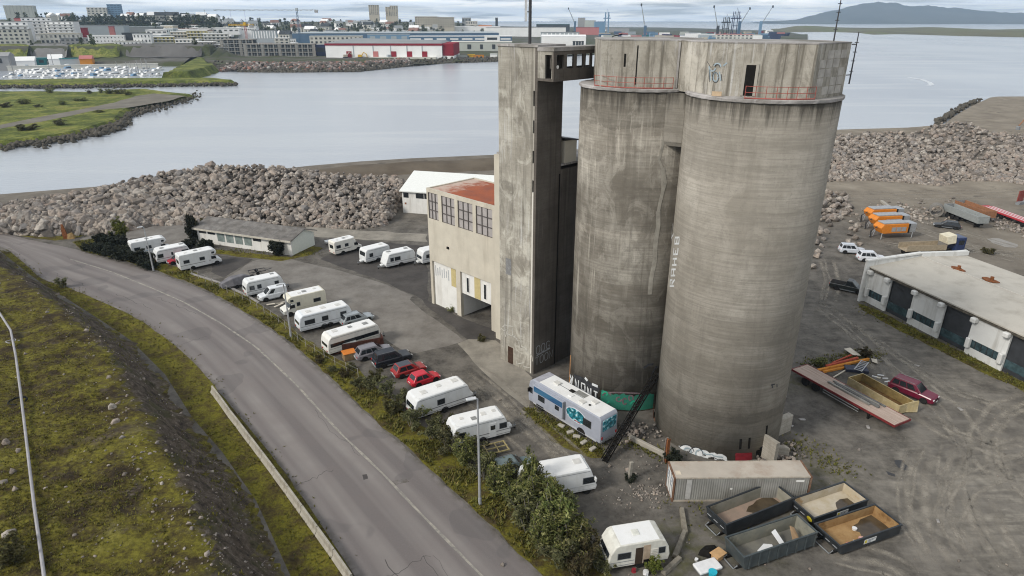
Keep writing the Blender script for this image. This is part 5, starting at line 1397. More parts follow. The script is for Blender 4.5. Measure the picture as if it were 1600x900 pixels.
p = at(800, 737); car('grey-green estate car hidden among the shrub branches', p, RAD(24), 4.4, 1.75, 1.5, 'wagon', paint('grey_green', (.13, .17, .175)), lower=paint('grey_green_l', (.10, .12, .12)))
c_, a_ = mid((838, 786), (916, 768), 1.2)
caravan('white flat-fronted motorhome behind the big leafy shrub nearest the camera', c_, RAD(16), 6.8, 2.35, 2.75, shell=P_WHITE, wins=((-.4, -.25), (.30, .46)), door=None, vents=2, style=1, stripe=(.45, .46, .46), integral=True)

# derelict caravan in the foreground
c_, a_ = mid((960, 893), (1038, 876), 1.15)
dc = thing('derelict_caravan', 'battered old caravan with an open doorway and broken side panels at the bottom edge', 'caravan', c_, RAD(12)); L, W, Hh = 5.0, 2.2, 2.55; l = L/2
prof = [(-l+.12, .45), (-l, .9), (-l+.18, 1.75), (-l+.55, 2.4), (-l+.85, Hh), (l-.9, Hh), (l-.45, 2.38), (l-.12, 1.7), (l, .95), (l-.1, .45)]
MB().prism(list(reversed(prof)), -W/2, W/2).build('body', paint('grubby_white', (.60, .59, .53), .55, .12, (.32, .30, .24)), dc, bevel=.07, seg=2)
MB().box(-l+.95, l-.95, -W/2+.1, W/2-.1, Hh-.02, Hh+.02).build('roof_skin', P_ROOFW, dc)
MB().box(-.3, .25, -.3, .3, Hh+.02, Hh+.08).build('roof_hatch', mat('yellowed_plastic', (.62, .62, .56), .5), dc, bevel=.02)
side_box(dc, 'doorway', mat('brown_doorway', (.05, .035, .025), .9), -.35, .25, .5, 2.1, -1, W, .02)
side_box(dc, 'bare_panel', mat('bare_board', (.40, .31, .23), .85, var=.15), .28, .85, .5, 2.25, -1, W, .016)
for a, b in ((-1.75, -.75), (1.55, 2.05)): side_window(dc, a, b, 1.25, 1.8, -1, W)
for k in range(4): side_box(dc, 'slat', mat('grubby_slat', (.50, .48, .43), .7), .9, 1.5, 1.15 + k*.17, 1.24 + k*.17, -1, W, .035)
for z in (.62, .95): side_box(dc, 'trim_strip', P_TRIM, -l+.2, -.4, z, z + .05, -1, W, .014)
side_box(dc, 'hole', M_BLACK, .35, 1.3, .48, .85, -1, W, .018)
q = seg_quad(prof, 1, W/2, -W/2, .1, .95); MB().panel(q, .12, .88, .3, .95, .015).build('end_window', M_GLASS, dc)
for k in range(3): q = seg_quad(prof, 1, W/2, -W/2, -.2 + .0, .2); MB().panel(q, .08, .92, .1 + k*.3, .16 + k*.3, .02).build('end_rib', P_TRIM, dc)
for s in (-1, 1): wheel(dc, .1, s*(W/2-.12), .30, .18)
MB().box(-l+.3, l-.3, -W/2+.15, W/2-.15, .28, .449).build('chassis', P_UNDER, dc)

# big coach-built motorhome beside the silos
A_, B_ = G(828, 628, .3), G(934, 694, .3); d = (A_ - B_).normalized(); LB = 10.6; WB = 2.5; HB = 3.35
cb = (A_ + B_) / 2; nr = Vector((d.y, -d.x, 0)); nr = nr if nr.x > 0 else -nr; cb += nr * (WB/2); cb.z = 0
bt = thing('coach_motorhome', 'large silver-white coach motorhome with teal seascape panels parked against the silo', 'motorhome', cb, math.atan2(d.y, d.x)); l = LB/2
P_SILV = paint('silver_white', (.31, .33, .385), .35, dirt=(.40, .40, .42))
prof = [(-l+.05, .45), (-l, .8), (-l+.06, HB-.3), (-l+.3, HB), (l-.7, HB), (l-.18, HB-.45), (l-.02, 1.6), (l, .9), (l-.08, .45)]
MB().prism(list(reversed(prof)), -WB/2, WB/2).build('body', P_SILV, bt, bevel=.1, seg=2)
MB().box(-l+.35, l-1.6, -WB/2+.12, WB/2-.12, HB-.02, HB+.015).build('roof_skin', P_ROOFW, bt)
MB().box(l-1.55, l-.75, -WB/2+.12, WB/2-.12, HB-.02, HB+.02).build('roof_cap', mat('grey_cap', (.36, .36, .40), .5), bt)
q = [Vector((l-.02, -WB/2, 1.6)), Vector((l-.02, WB/2, 1.6)), Vector((l-.18, WB/2, HB-.45)), Vector((l-.18, -WB/2, HB-.45))]
MB().panel(q, .05, .95, .05, .95, .02).build('windscreen', M_GLASS, bt)
# slide-out on the side facing the camera (+y)
so2 = MB().box(-.35, l-1.1, WB/2-.1, WB/2+.38, .95, HB-.35).build('slide_out', P_SILV, bt, bevel=.03)
n = NT('blue_stripe'); M_BST = n.done(n.mix(n.ramp(n.noise(.9, 3, .5, n.co((.6, 1, 3))), [(.4, 0.), (.6, 1.)]), (.02, .06, .16), (.04, .13, .23)), .35)
MB().box(-.30, l-1.3, WB/2+.381, WB/2+.395, HB-1.05, HB-.42).build('blue_stripe', M_BST, so2)
MB().box(-.40, -.36, WB/2, WB/2+.36, 1.0, HB-.4).build('slide_edge', P_TRIM, so2)
for a, b, z0, z1 in ((2.3, 3.3, 1.55, 2.2), (.15, .75, 1.7, 2.2)): MB().box(a, b, WB/2+.37, WB/2+.40, z0, z1).build('window', M_GLASS, so2)
side_window(bt, -4.0, -2.9, 1.55, 2.35, 1, WB); side_window(bt, l-.95, l-.2, 1.55, 2.25, 1, WB, frame=False)
n = NT('teal_mural'); f1 = n.ramp(n.noise(2.2, 5, .6, n.co((1, 1, 1.6))), [(.40, (.008, .07, .08)), (.48, (.015, .13, .18)), (.55, (.03, .28, .34)), (.62, (.45, .62, .66))])
M_MUR = n.done(f1, .3)
ov = MB(); K = 22
for rr, y0, y1 in ((1.0, WB/2+.004, WB/2+.02),):
    ov.loft([[(-1.9 + 1.35*math.cos(2*math.pi*k/K)*rr, y, 2.05 + .72*math.sin(2*math.pi*k/K)*rr) for k in range(K)] for y in (y0, y1)])
ov.build('oval_mural', M_MUR, bt)
ov = MB(); ov.loft([[(-1.9 + 1.45*math.cos(2*math.pi*k/K), y, 2.05 + .80*math.sin(2*math.pi*k/K)) for k in range(K)] for y in (WB/2-.01, WB/2+.003)]); ov.build('mural_border', mat('pale_border', (.64, .62, .68), .4), bt)
MB().box(-2.55, -1.75, WB/2+.022, WB/2+.028, 1.42, 1.52).build('red_flash', P_LIGHTR, bt)
MB().box(-l-.0, -l+.06, -.95, .95, 1.75, 2.95).build('rear_mural', M_MUR, bt, loc=(-.02, 0, 0))
MB().box(-l-.06, -l+.05, -1.15, 1.15, .45, .72).build('rear_bumper', P_TRIM, bt, bevel=.03)
for s in (-1, 1):
    MB().box(-l-.03, -l+.05, s*1.02-.1, s*1.02+.1, .85, 1.15).build('tail_lamp', P_LIGHTR, bt)
    side_box(bt, 'side_skirt', mat('skirt_grey', (.40, .41, .44), .5), -l+.5, l-.8, .42, .62, s, WB, .012)
    a, b = sorted((s*(WB/2+.05), s*(WB/2+.32))); MB().box(l-.35, l-.2, a, b, 1.7, 2.2).build('mirror', P_UNDER, bt, bevel=.04)
    for x in (-l+2.6, l-1.9):
        a, b = sorted((s*(WB/2-.4), s*(WB/2+.014)))
        MB().loft([[(x+.58*math.cos(RAD(g)), y, .5+.48*math.sin(RAD(g))) for g in range(-5, 186, 19)] for y in (a, b)]).build('wheel_arch', P_UNDER, bt)
        wheel(bt, x, s*(WB/2-.12), .46, .26)
MB().box(-l+.4, l-.5, -WB/2+.2, WB/2-.2, .3, .449).build('chassis', P_UNDER, bt)
for x, y, sx, sy, h, m in ((2.2, -.1, .35, .3, .18, P_VENTW), (.1, -.2, .3, .22, .10, P_UNDER), (-.9, -.55, .7, .35, .05, P_VENT), (-.4, .5, .25, .22, .1, P_ROOFW), (-2.0, .5, .32, .28, .14, P_VENTW), (-2.9, -.4, .3, .28, .16, P_VENTW), (-2.9, .35, .1, .1, .12, P_UNDER)):
    MB().box(x-sx, x+sx, y-sy, y+sy, HB+.012, HB+.012+h).build('roof_vent', m, bt, bevel=.02)
MB().box(-1.6, 2.0, -.14, -.08, HB+.016, HB+.05).build('roof_rail', P_TRIM, bt)

# right-hand yard
p, a_ = mid((1319, 397), (1352, 395), .85, .2); car('silver-white off-road car farther from the workshop, of the two parked together', p, RAD(-12), 4.5, 1.8, 1.7, 'suv', paint('pearl_white', (.52, .55, .60)))
p, a_ = mid((1347, 410), (1385, 407), .85, .2); car('white off-road car with many dark windows just behind the workshop wall', p, RAD(-8), 4.7, 1.85, 1.75, 'suv', paint('car_white', (.62, .64, .68)))
p = at(1325, 454); car('black pickup truck beside the end of the white workshop', p, RAD(-38), 5.4, 1.9, 1.8, 'pickup', paint('pickup_black', (.018, .022, .022)), 'pickup_truck', 'pickup')
p = at(1425, 618); car('dark red estate off-roader standing alone by the flatbed trailer', p, RAD(-52), 4.8, 1.85, 1.75, 'suv', paint('burgundy', (.135, .008, .028)), lower=paint('burgundy_low', (.045, .012, .018)))
p = at(1479, 356); car('black saloon car in front of the grey tipper trailer', p, RAD(150), 4.7, 1.75, 1.45, 'wagon', paint('black_car', (.015, .017, .02)))
# ---------------------------------------------------------------- container, skips, trailers
M_CTOP = mat('container_top', (.42, .375, .32), .75, var=.10, scale=.5, dirt=(.26, .17, .12), dirt_amt=.5, dscale=.6)
M_CSIDE = mat('container_side', (.24, .235, .215), .7, var=.18, scale=.8, dirt=(.10, .085, .07), dirt_amt=.6, dscale=1.2, streak=True)
A_, B_ = G(1049, 784), G(1262, 782); d = (B_ - A_)
ct = thing('shipping_container', 'long grey rusty shipping container in front of the nearer silo', 'container', A_, math.atan2(d.y, d.x)); CL, CW, CH = d.length, 2.3, 2.55
cs = MB(); N_ = 58
for y, s in ((.03, 1), (CW - .03, -1)):
    prof = []
    for k in range(N_ * 4 + 1):
        x = .22 + (CL - .44) * k / (N_ * 4); prof.append((x, y + s * (.0 if k % 4 in (0, 1) else .02)))
    pts = prof + [(CL - .22, y + s * .08), (.22, y + s * .08)]
    cs.slab(pts if s > 0 else pts[::-1], .16, CH - .12)
cs.build('side_panel', M_CSIDE, ct)
MB().box(.15, CL - .15, .06, CW - .06, CH - .10, CH - .02).build('roof', M_CTOP, ct)
MB().box(.2, CL - .2, .2, CW - .2, .1, .18).build('floor', P_UNDER, ct)
fr = MB()
for z0, z1 in ((0, .15), (CH - .115, CH)):
    for y in (0, CW - .1): fr.box(.153, CL - .153, y, y + .1, z0, z1)
fr.build('rail', mat('pale_rail', (.38, .34, .28), .7, var=.2, dirt=(.2, .09, .05)), ct)
for x in (0, CL - .15):
    fr = MB()
    for y in (0, CW - .15): fr.box(x, x + .15, y, y + .15, 0, CH)
    fr.box(x, x + .15, .152, CW - .152, CH - .13, CH); fr.box(x, x + .15, .152, CW - .152, 0, .15); fr.build('end_frame', mat('brown_frame', (.17, .095, .06), .8, var=.4, scale=3, dirt=(.30, .25, .2)), ct)
MB().box(CL - .1, CL - .05, .152, CW - .152, .152, CH - .132).build('end_panel', M_CSIDE, ct)
for k in (0, 1):
    o = MB().box(.03, .09, .16 + k * 1.07, 1.21 + k * 1.06, .16, CH - .14).build('door', M_WHITEW, ct)
    for q in (.25, .75): MB().tube([(.01, .16 + k*1.07 + q, .1), (.01, .16 + k*1.07 + q, CH - .1)], .025, 5).build('lock_rod', P_TRIM, o)
    for z in (1.9, 1.6, 1.2): MB().box(.018, .03, .35 + k*1.07, .95 + k*1.07, z, z + .12).build('door_lettering', mat('blue_grey_text', (.22, .27, .34), .6), o)
MB().box(1.15, 1.6, .01, .029, .3, CH - .2).build('pale_patch', mat('whitish_patch', (.40, .39, .37), .7), ct)
MB().box(CL - 1.35, CL - .65, .01, .029, CH - .55, CH - .35).build('lettering', M_WHITEW, ct)
MB().box(5.0, 5.2, .01, .029, 1.25, 1.42).build('sticker', M_WHITEW, ct)
MB().box(.3, .75, .45, 1.0, CH - .019, CH + .0).build('roof_patch', mat('cream_spot', (.55, .48, .38), .7), ct)

M_SKIP = mat('skip_navy', (.022, .027, .032), .5, var=.3, scale=1.5, dirt=(.08, .07, .055), dirt_amt=.4, dscale=1.2)
M_SKIP2 = mat('skip_green_grey', (.050, .062, .066), .55, var=.25, scale=1.5, dirt=(.10, .09, .07), dirt_amt=.4)
def inside_mat(name, base, stain, deep):
    n = NT(name); c = n.mix(n.ramp(n.noise(.8, 6, .65), [(.38, 0.), (.62, 1.)]), base, stain)
    c = n.mix(n.ramp(n.noise(.5, 5, .6, n.co((1, 1, 1))), [(.58, 0.), (.66, .8)]), c, deep); return n.done(c, .75)
I1 = inside_mat('skip_inside_grey', (.27, .255, .21), (.21, .20, .16), (.13, .115, .085))
I2 = inside_mat('skip_inside_green', (.20, .20, .17), (.27, .26, .21), (.12, .12, .10))
I3 = inside_mat('skip_inside_cream', (.42, .36, .26), (.50, .45, .37), (.36, .22, .09))
I4 = inside_mat('skip_inside_rust', (.28, .17, .075), (.38, .25, .12), (.15, .075, .025))
def skip(label, corner, e1, e2, hgt_, outer, inner, floor_c, puddle=None, plate=None, ribs=False, yellow=False):
    """corner: ground point nearest the camera-left; e1 along the length, e2 across"""
    C0 = G(*corner); E1 = G(*e1) - C0; E2 = G(*e2) - C0
    L = E1.length; W = min(2.6, max(2.2, E2.length)); rz = math.atan2(E1.y, E1.x)
    t = thing('open_skip', label, 'skip', C0, rz, 'open skips in front of the container')
    w_ = .07; H_ = hgt_; b = .25
    sh_ = MB()
    sh_.box(.3, L, 0, w_, b, H_); sh_.box(.3, L, W - w_, W, b, H_); sh_.box(L - w_, L, w_ + .002, W - w_ - .002, b, H_)
    # sloped front end
    sh_.loft([[(.3, w_ + .002, b), (.37, w_ + .002, b), (.07, w_ + .002, H_), (0, w_ + .002, H_)], [(.3, W - w_ - .002, b), (.37, W - w_ - .002, b), (.07, W - w_ - .002, H_), (0, W - w_ - .002, H_)]])
    for y in (0, W - w_): sh_.loft([[(.298, y, b), (.298, y, H_), (0, y, H_)], [(.298, y + w_, b), (.298, y + w_, H_), (0, y + w_, H_)]])
    sh_.build('shell', outer, t)
    li = MB(); li.box(.38, L - w_ - .002, w_ + .003, w_ + .02, b + .06, H_ - .02); li.box(.38, L - w_ - .002, W - w_ - .02, W - w_ - .003, b + .06, H_ - .02); li.box(L - w_ - .02, L - w_ - .003, w_ + .022, W - w_ - .022, b + .06, H_ - .02)
    li.loft([[(.385, w_ + .022, b + .06), (.40, w_ + .022, b + .06), (.115, w_ + .022, H_ - .03), (.09, w_ + .022, H_ - .03)], [(.385, W - w_ - .022, b + .06), (.40, W - w_ - .022, b + .06), (.115, W - w_ - .022, H_ - .03), (.09, W - w_ - .022, H_ - .03)]])
    li.build('lining', inner, t)
    MB().box(.37, L - w_, w_, W - w_, b, b + .05).build('floor', floor_c, t)
    rim = MB()
    for a in ((-.04, L + .04, -.05, .075), (-.04, L + .04, W - .075, W + .05)): rim.box(a[0], a[1], a[2], a[3], H_, H_ + .09)
    rim.box(-.04, .09, .077, W - .077, H_, H_ + .09); rim.box(L - .08, L + .04, .077, W - .077, H_, H_ + .09); rim.build('rim', outer, t)
    for y in (.45, W - .6): MB().box(-.1, L - .2, y, y + .15, 0, b - .002).build('skid', P_UNDER, t)
    MB().tube([(.0, .5, .3), (-.35, .5, .12), (-.35, W - .5, .12), (0, W - .5, .3)], .05, 5).build('lift_bar', P_TRIM, t)
    if ribs:
        for k in range(8): MB().box(.6 + (L - .8) * k / 7, .72 + (L - .8) * k / 7, -.07, -.002, b, H_ - .002).build('rib', outer, t)
    else:
        for k in range(3): MB().box(.12, .18, .3 + k * .75, .75 + k * .75, H_ * .55, H_ * .58).build('end_bar', P_PALE, t)
    if puddle: sheetp = MB().slab(puddle(L, W), b + .055, b + .062).build('dirty_water', mat('murky_water', (.075, .055, .033), .15, var=.35, scale=1), t)
    if plate:
        o = MB().box(plate, plate + 1.25, -.022, -.004, H_ * .45, H_ * .45 + .42).build('name_plate', mat('plate_white', (.62, .63, .62), .5), t)
        MB().box(plate + .05, plate + .28, -.028, -.023, H_ * .45 + .06, H_ * .45 + .36).build('plate_mark', mat('plate_yellow', (.60, .50, .06), .5), o)
        for k in range(3): MB().box(plate + .36, plate + 1.15 - .2 * k, -.028, -.023, H_ * .45 + .28 - k * .11, H_ * .45 + .34 - k * .11).build('plate_lettering', P_TRIM, o)
    if yellow: MB().cyl((0, 0), .28, 0, .02, 14).build('yellow_disc', mat('disc_yellow', (.62, .50, .03), .5), t, loc=(.10, W * .75 - 1.4, H_ * .62)).rotation_euler = (0, RAD(-105), 0)
    t['LW'] = 0
    del t['LW']
    return t, C0, E1.normalized(), E2.normalized(), L, W
P_PALE = mat('pale_bar', (.34, .35, .37), .5, var=.1)
pud = lambda L, W: [(L*.60, W*.06), (L*.95, W*.06), (L*.96, W*.5), (L*.94, W*.93), (L*.74, W*.90), (L*.66, W*.80), (L*.58, W*.78), (L*.5, W*.62), (L*.55, W*.48), (L*.51, W*.3), (L*.57, W*.2)]
s1 = skip('empty navy skip with greyish inside, behind the green-grey skip', (1131, 843), (1236, 800), (1098, 815), 1.45, M_SKIP, I1, inside_mat('skip_floor_one', (.30, .22, .17), (.24, .19, .15), (.16, .13, .09)), pud)
s2 = skip('green-grey ribbed skip holding white panels and cardboard scraps', (1158, 896), (1272, 856), (1130, 866), 1.55, M_SKIP2, I2, inside_mat('skip_floor_two', (.14, .135, .12), (.19, .18, .15), (.10, .095, .08)), None, None, True)
s3 = skip('navy skip with cream inside and a yellow disc, nearest the container end', (1268, 828), (1352, 798), (1237, 796), 1.15, M_SKIP, I3, I3, lambda L, W: [(L*.60, W*.05), (L*.93, W*.06), (L*.92, W*.6), (L*.80, W*.66), (L*.68, W*.58), (L*.62, W*.4), (L*.58, W*.22)], 2.6, False, True)
s4 = skip('navy skip with rust-brown water standing inside, farthest right of the four', (1308, 872), (1404, 838), (1277, 830), 1.15, M_SKIP, I4, I4, pud, 2.6)
def junk(name, label, cat, mb, m, loc=(0, 0, 0), rz=0, bevel=0):
    o = mb.build(name, m, None, bevel=bevel); o.location = loc; o.rotation_euler = (0, 0, rz); return tag(o, label, cat)
def inskip(s, fx, fy, z): _, c, a, b, L, W = s; n_ = Vector((-a.y, a.x, 0)); q = c + a * (L * fx) + n_ * (W * fy); return (q.x, q.y, z), math.atan2(a.y, a.x)
M_CARD = mat('cardboard', (.36, .24, .14), .85, var=.15); M_WPANEL = mat('white_board', (.66, .66, .66), .6, var=.08)
l_, a_ = inskip(s2, .42, .40, .42); junk('fibreboard_sheet', 'flat white panel lying in the green-grey ribbed skip', 'panel', MB().slab([(-.9, -.3), (.5, -.55), (.9, .1), (.4, .5), (-.6, .3)], 0, .06), M_WPANEL, l_, a_ + .2)
l_, a_ = inskip(s2, .63, .45, .38); junk('white_board', 'narrow white board leaning in the middle of the green-grey ribbed skip', 'board', MB().loft([[(-.2, -.9, 0), (.2, -.9, 0), (.2, -.9, .05), (-.2, -.9, .05)], [(-.35, .7, .75), (.1, .8, .8), (.1, .8, .85), (-.35, .7, .8)]]), M_WPANEL, l_, a_)
l_, a_ = inskip(s2, .80, .42, .36); junk('cardboard_sheet', 'bent cardboard sheet standing in the end of the green-grey ribbed skip', 'cardboard', MB().loft([[(-.5, -.8, 0), (.4, -.7, 0), (.4, -.66, .05), (-.5, -.76, .05)], [(.1, .6, .95), (.5, .5, .7), (.54, .54, .75), (.14, .64, 1.0)]]), M_CARD, l_, a_)
l_, a_ = inskip(s2, .52, .25, .36); junk('cardboard_sheet', 'flat brown cardboard between the white panels in the ribbed skip', 'cardboard', MB().slab([(-.9, -.3), (.8, -.2), (.9, .35), (-.7, .4)], 0, .04), M_CARD, l_, a_)
l_, a_ = inskip(s4, .52, .62, .32); junk('white_bucket', 'small white tub floating in the rust-brown skip', 'tub', MB().cyl((0, 0), .17, 0, .2, 14, .2), M_WPANEL, l_, a_)
for fx, fy, lab, c_ in ((.22, .16, 'red and white rag in the corner of the rust-brown skip', (.50, .20, .16)), (.33, .15, 'pale crumpled bag by the side of the rust-brown skip', (.55, .53, .50)), (.45, .22, 'upright red and white carton in the rust-brown skip', (.60, .35, .30))):
    l_, a_ = inskip(s4, fx, fy, .31); q = random.Random(int(fx * 100)); junk('rubbish', lab, 'rubbish', MB().loft([[(q.uniform(.1, .25) * math.cos(k), q.uniform(.1, .25) * math.sin(k), z) for k in range(6)] for z in (0, .12, .3)]), mat('rubbish_%d' % int(fx * 100), c_, .7), l_, a_)
l_, a_ = G(1127, 868), 0
junk('black_bin_bag', 'crumpled black sheet by the corner of the green-grey skip', 'sheet', MB().loft([[(-.9, -.1, 0), (-.2, -.7, 0), (.8, -.6, 0), (1.0, .2, 0), (.2, .6, 0)], [(-.7, 0, .35), (-.1, -.4, .55), (.6, -.4, .3), (.7, .1, .4), (.1, .4, .25)]]), M_BLACK, G(1105, 862), .3)
junk('cardboard_box', 'flattened tan cardboard box beside the green-grey skip', 'cardboard', MB().box(-.55, .55, -.4, .4, .5, .56).box(-.4, .4, -.3, .3, 0, .5), mat('tan_card', (.48, .30, .15), .8), G(1121, 872), .6)
mt = thing('mattress', 'white mattress lying on the ground left of the green-grey skip', 'mattress', G(1105, 888), RAD(20))
MB().box(-1.0, 1.0, -.55, .55, .12, .34).build('mattress_pad', M_WPANEL, mt, bevel=.07, seg=2); MB().box(-.95, .95, -.5, .5, 0, .118).build('base', P_TRIM, mt)
junk('blue_drum', 'bright turquoise plastic tub at the bottom edge by the mattress', 'tub', MB().cyl((0, 0), .28, 0, .4, 16, .33), mat('turquoise', (.02, .38, .50), .4), G(1113, 899))
for px, py, s, lab in ((1096, 893, .22, 'white plastic bag beside the mattress'), (1009, 897, .25, 'pale bag lying beside the open caravan doorway'), (990, 893, .2, 'red bag on the ground under the caravan doorway'), (1088, 876, .15, 'small white scrap behind the mattress')):
    q = random.Random(px); junk('rubbish_bag', lab, 'bag', MB().loft([[(q.uniform(.7, 1.1) * s * math.cos(k * .9), q.uniform(.7, 1.1) * s * math.sin(k * .9), z * s) for k in range(7)] for z in (0, .6, 1.3)]), M_GPAINT_R if 'red' in lab else M_WPANEL, G(px, py))

# fallen concrete edging stones
for (a, b, lab) in (((1065, 797), (1071, 835), 'thin grey concrete beam pointing at the container, first of the crooked line of beams'), ((1070, 832), (1054, 872), 'broad mossy concrete beam in the middle of the crooked line of beams'), ((1062, 874), (1036, 898), 'short concrete beam by the derelict caravan, at the near end of the crooked line')):
    A_, B_ = G(*a), G(*b); dd = B_ - A_; Lb = dd.length
    o = MB().loft([[(0, -.22, 0), (0, .22, 0), (0, .17, .34), (0, -.17, .34)], [(Lb, -.26, 0), (Lb, .22, 0), (Lb, .17, .36), (Lb, -.2, .33)]]).build('concrete_beam', mat('old_concrete', (.21, .19, .155), .9, var=.25, scale=2, dirt=(.09, .075, .05)), None, bevel=.03)
    o.location = A_; o.rotation_euler = (0, 0, math.atan2(dd.y, dd.x)); tag(o, lab, 'beam')
# posts and beams by the silo
o = MB().box(-.16, .16, -.14, .14, 0, 2.0).build('concrete_post', mat('post_concrete', (.27, .25, .215), .9, var=.2), None, bevel=.03); o.location = G(983, 750); o.rotation_euler = (0, RAD(3), .4); tag(o, 'short pale concrete post standing alone on the gravel', 'post')
st = thing('steel_post', 'rusty upright steel girder beside the container door end', 'girder', G(1040, 722), .5)
MB().box(-.17, .17, -.16, -.12, 0, 2.7).build('flange', M_RUST, st); MB().box(-.17, .17, .12, .16, 0, 2.7).build('flange', mat('pale_flange', (.30, .26, .23), .8), st); MB().box(-.03, .03, -.12, .12, 0, 2.68).build('web', M_RUST, st)
cv = thing('conveyor_arm', 'long black steel lattice arm leaning against the gap between the two silos', 'steel arm', (0, 0, 0))
p0 = G(944, 720, .2); p1 = Vector((14.9, 58.2, 5.2)); cb_ = MB()
u = (p1 - p0).normalized(); sd = u.cross(Vector((0, 0, 1))).normalized(); upv = sd.cross(u)
for a, b in ((-.25, -.2), (.25, -.2), (-.25, .25), (.25, .25)): cb_.tube([p0 + sd*a + upv*b, p1 + sd*a + upv*b], .07, 4)
cb_.build('chord', M_BLACK, cv); cb_ = MB(); K = 16
for k in range(K):
    q0 = p0.lerp(p1, k / K); q1 = p0.lerp(p1, (k + 1) / K); s_ = 1 if k % 2 else -1
    cb_.tube([q0 + sd*.25*s_ - upv*.2, q1 - sd*.25*s_ + upv*.25], .05, 4); cb_.tube([q0 - sd*.25 + upv*.25, q1 + sd*.25 + upv*.25], .05, 4)
cb_.tube([p0, p1], .17, 4)
cb_.build('lattice', M_BLACK, cv)
kb = thing('kerb_wall', 'low pale broken wall running from the coach motorhome to the container', 'wall', (0, 0, 0))
A_, B_ = G(982, 688), G(1038, 716); dd = (B_-A_).normalized(); nn_ = Vector((-dd.y, dd.x, 0))
MB().slab([A_, B_, B_ + nn_*.35, A_ + nn_*.35], 0, .55).build('wall', M_PLASTER, kb, bevel=.04)
for i, (px, py) in enumerate(((877, 667), (891, 677), (901, 684), (912, 693), (926, 703))):
    q = random.Random(i); o = MB().obox((0, 0, .14), .75, .42, .28, q.uniform(0, 3)).build('kerb_stone', M_PLASTER, None, bevel=.05); o.location = G(px, py)
    tag(o, ('first', 'second', 'third', 'fourth', 'fifth')[i] + ' pale kerb stone along the coach motorhome counted from its front', 'kerb stone', 'kerb stones beside the coach motorhome')

# flatbed trailer with beams on it
A_, B_ = G(1238, 576, 1.25), G(1398, 664, 1.25); dd = B_ - A_; LT = dd.length; WT = 2.5
fl = thing('flatbed_trailer', 'long red flatbed trailer with a pale plank deck beside the silo foot', 'trailer', (A_.x, A_.y, 0), math.atan2(dd.y, dd.x))
n = NT('pink_planks'); pc = n.mix(n.ramp(n.noise(1.0, 4, .6, n.co((.25, 5, 1))), [(.3, 0.), (.7, 1.)]), (.30, .225, .18), (.47, .375, .32)); pc = n.mix(n.ramp(n.noise(1.2, 5, .7), [(.55, 0.), (.75, .5)]), pc, (.20, .15, .12)); M_PLANK = n.done(pc, .85)
pk = MB()
for k in range(8): pk.box(.05, LT - .05, .02 + k * (WT - .04) / 8, .02 + (k + 1) * (WT - .04) / 8 - .015, 1.14, 1.21)
pk.build('deck', M_PLANK, fl)
M_TRED = mat('trailer_red', (.17, .018, .018), .6, var=.3, dirt=(.07, .02, .02))
rl_ = MB().box(0, LT, -.06, 0, .98, 1.215); rl_.box(0, LT, WT, WT + .06, .98, 1.215); rl_.box(-.06, -.001, -.06, WT + .06, .98, 1.215); rl_.box(LT + .001, LT + .06, -.06, WT + .06, .98, 1.215); rl_.build('edge_rail', M_TRED, fl)
bm_ = MB()
for y in (.7, WT - .8): bm_.box(.2, LT - .3, y, y + .12, .62, 1.138)
bm_.build('main_beam', P_UNDER, fl)
for x in (1.9, 3.3):
    for y in (.15, WT - .15): wheel(fl, x, y, .48, .3)
for y in (.5, WT - .5): MB().box(LT - 3.2, LT - 3.0, y - .08, y + .08, 0, 1.0).build('landing_leg', P_UNDER, fl)
for z in (.55, .85): MB().tube([(4.4, -.03, z), (8.8, -.03, z - .05)], .045, 5).build('side_guard', mat('guard_grey', (.25, .25, .25), .5), fl)
M_BEAM = mat('weathered_beam', (.235, .225, .205), .85, var=.2, scale=2)
for i, (x, y, L_, s_) in enumerate(((4.0, 1.0, 5.2, .2), (4.6, 1.35, 5.4, .2), (4.1, 1.75, 5.6, .16), (5.4, 2.0, 4.8, .16))):
    o = MB().box(0, L_, 0, s_ * 1.3, 0, s_).build('timber_beam', M_BEAM if i % 2 == 0 else mat('dark_beam', (.12, .12, .115), .8, var=.3), None)
    q = A_ + dd.normalized() * x + Vector((-dd.y, dd.x, 0)).normalized() * y; o.location = (q.x, q.y, 1.212); o.rotation_euler = (0, 0, math.atan2(dd.y, dd.x) + (i - 1.5) * .012)
    tag(o, ('grey beam nearest the red edge on the flatbed deck', 'dark beam second from the red edge on the flatbed deck', 'grey beam third from the red edge on the flatbed deck', 'dark beam nearest the yellow skip on the flatbed deck')[i], 'beam', 'beams lying on the flatbed')
# yellow skip behind the trailer
A_, B_ = G(1402, 650), G(1322, 604); dd = B_ - A_; Ly = dd.length
ys2 = thing('yellow_skip', 'long dirty yellow open skip tucked behind the flatbed trailer', 'skip', A_, math.atan2(dd.y, dd.x))
M_YO = mat('faded_yellow', (.40, .32, .17), .7, var=.15, dirt=(.62, .56, .40), dirt_amt=.6, dscale=1.8); M_YI = mat('ochre_inside', (.22, .16, .065), .8, var=.25, dirt=(.14, .08, .03), dscale=.8)
W_ = 2.3; sgn = -1
so3 = MB(); so3.box(0, .08, -W_, 0, .15, 1.25); so3.box(.08, Ly, -W_, -W_ + .07, .15, 1.25); so3.box(.08, Ly, -.07, 0, .15, 1.25); so3.box(Ly - .08, Ly, -W_ + .072, -.072, .15, 1.25); so3.build('shell', M_YO, ys2)
li = MB(); li.box(.082, Ly - .082, -W_ + .072, -W_ + .09, .3, 1.23); li.box(.082, Ly - .082, -.09, -.072, .3, 1.23); li.box(Ly - .1, Ly - .082, -W_ + .092, -.092, .3, 1.23); li.build('lining', M_YI, ys2)
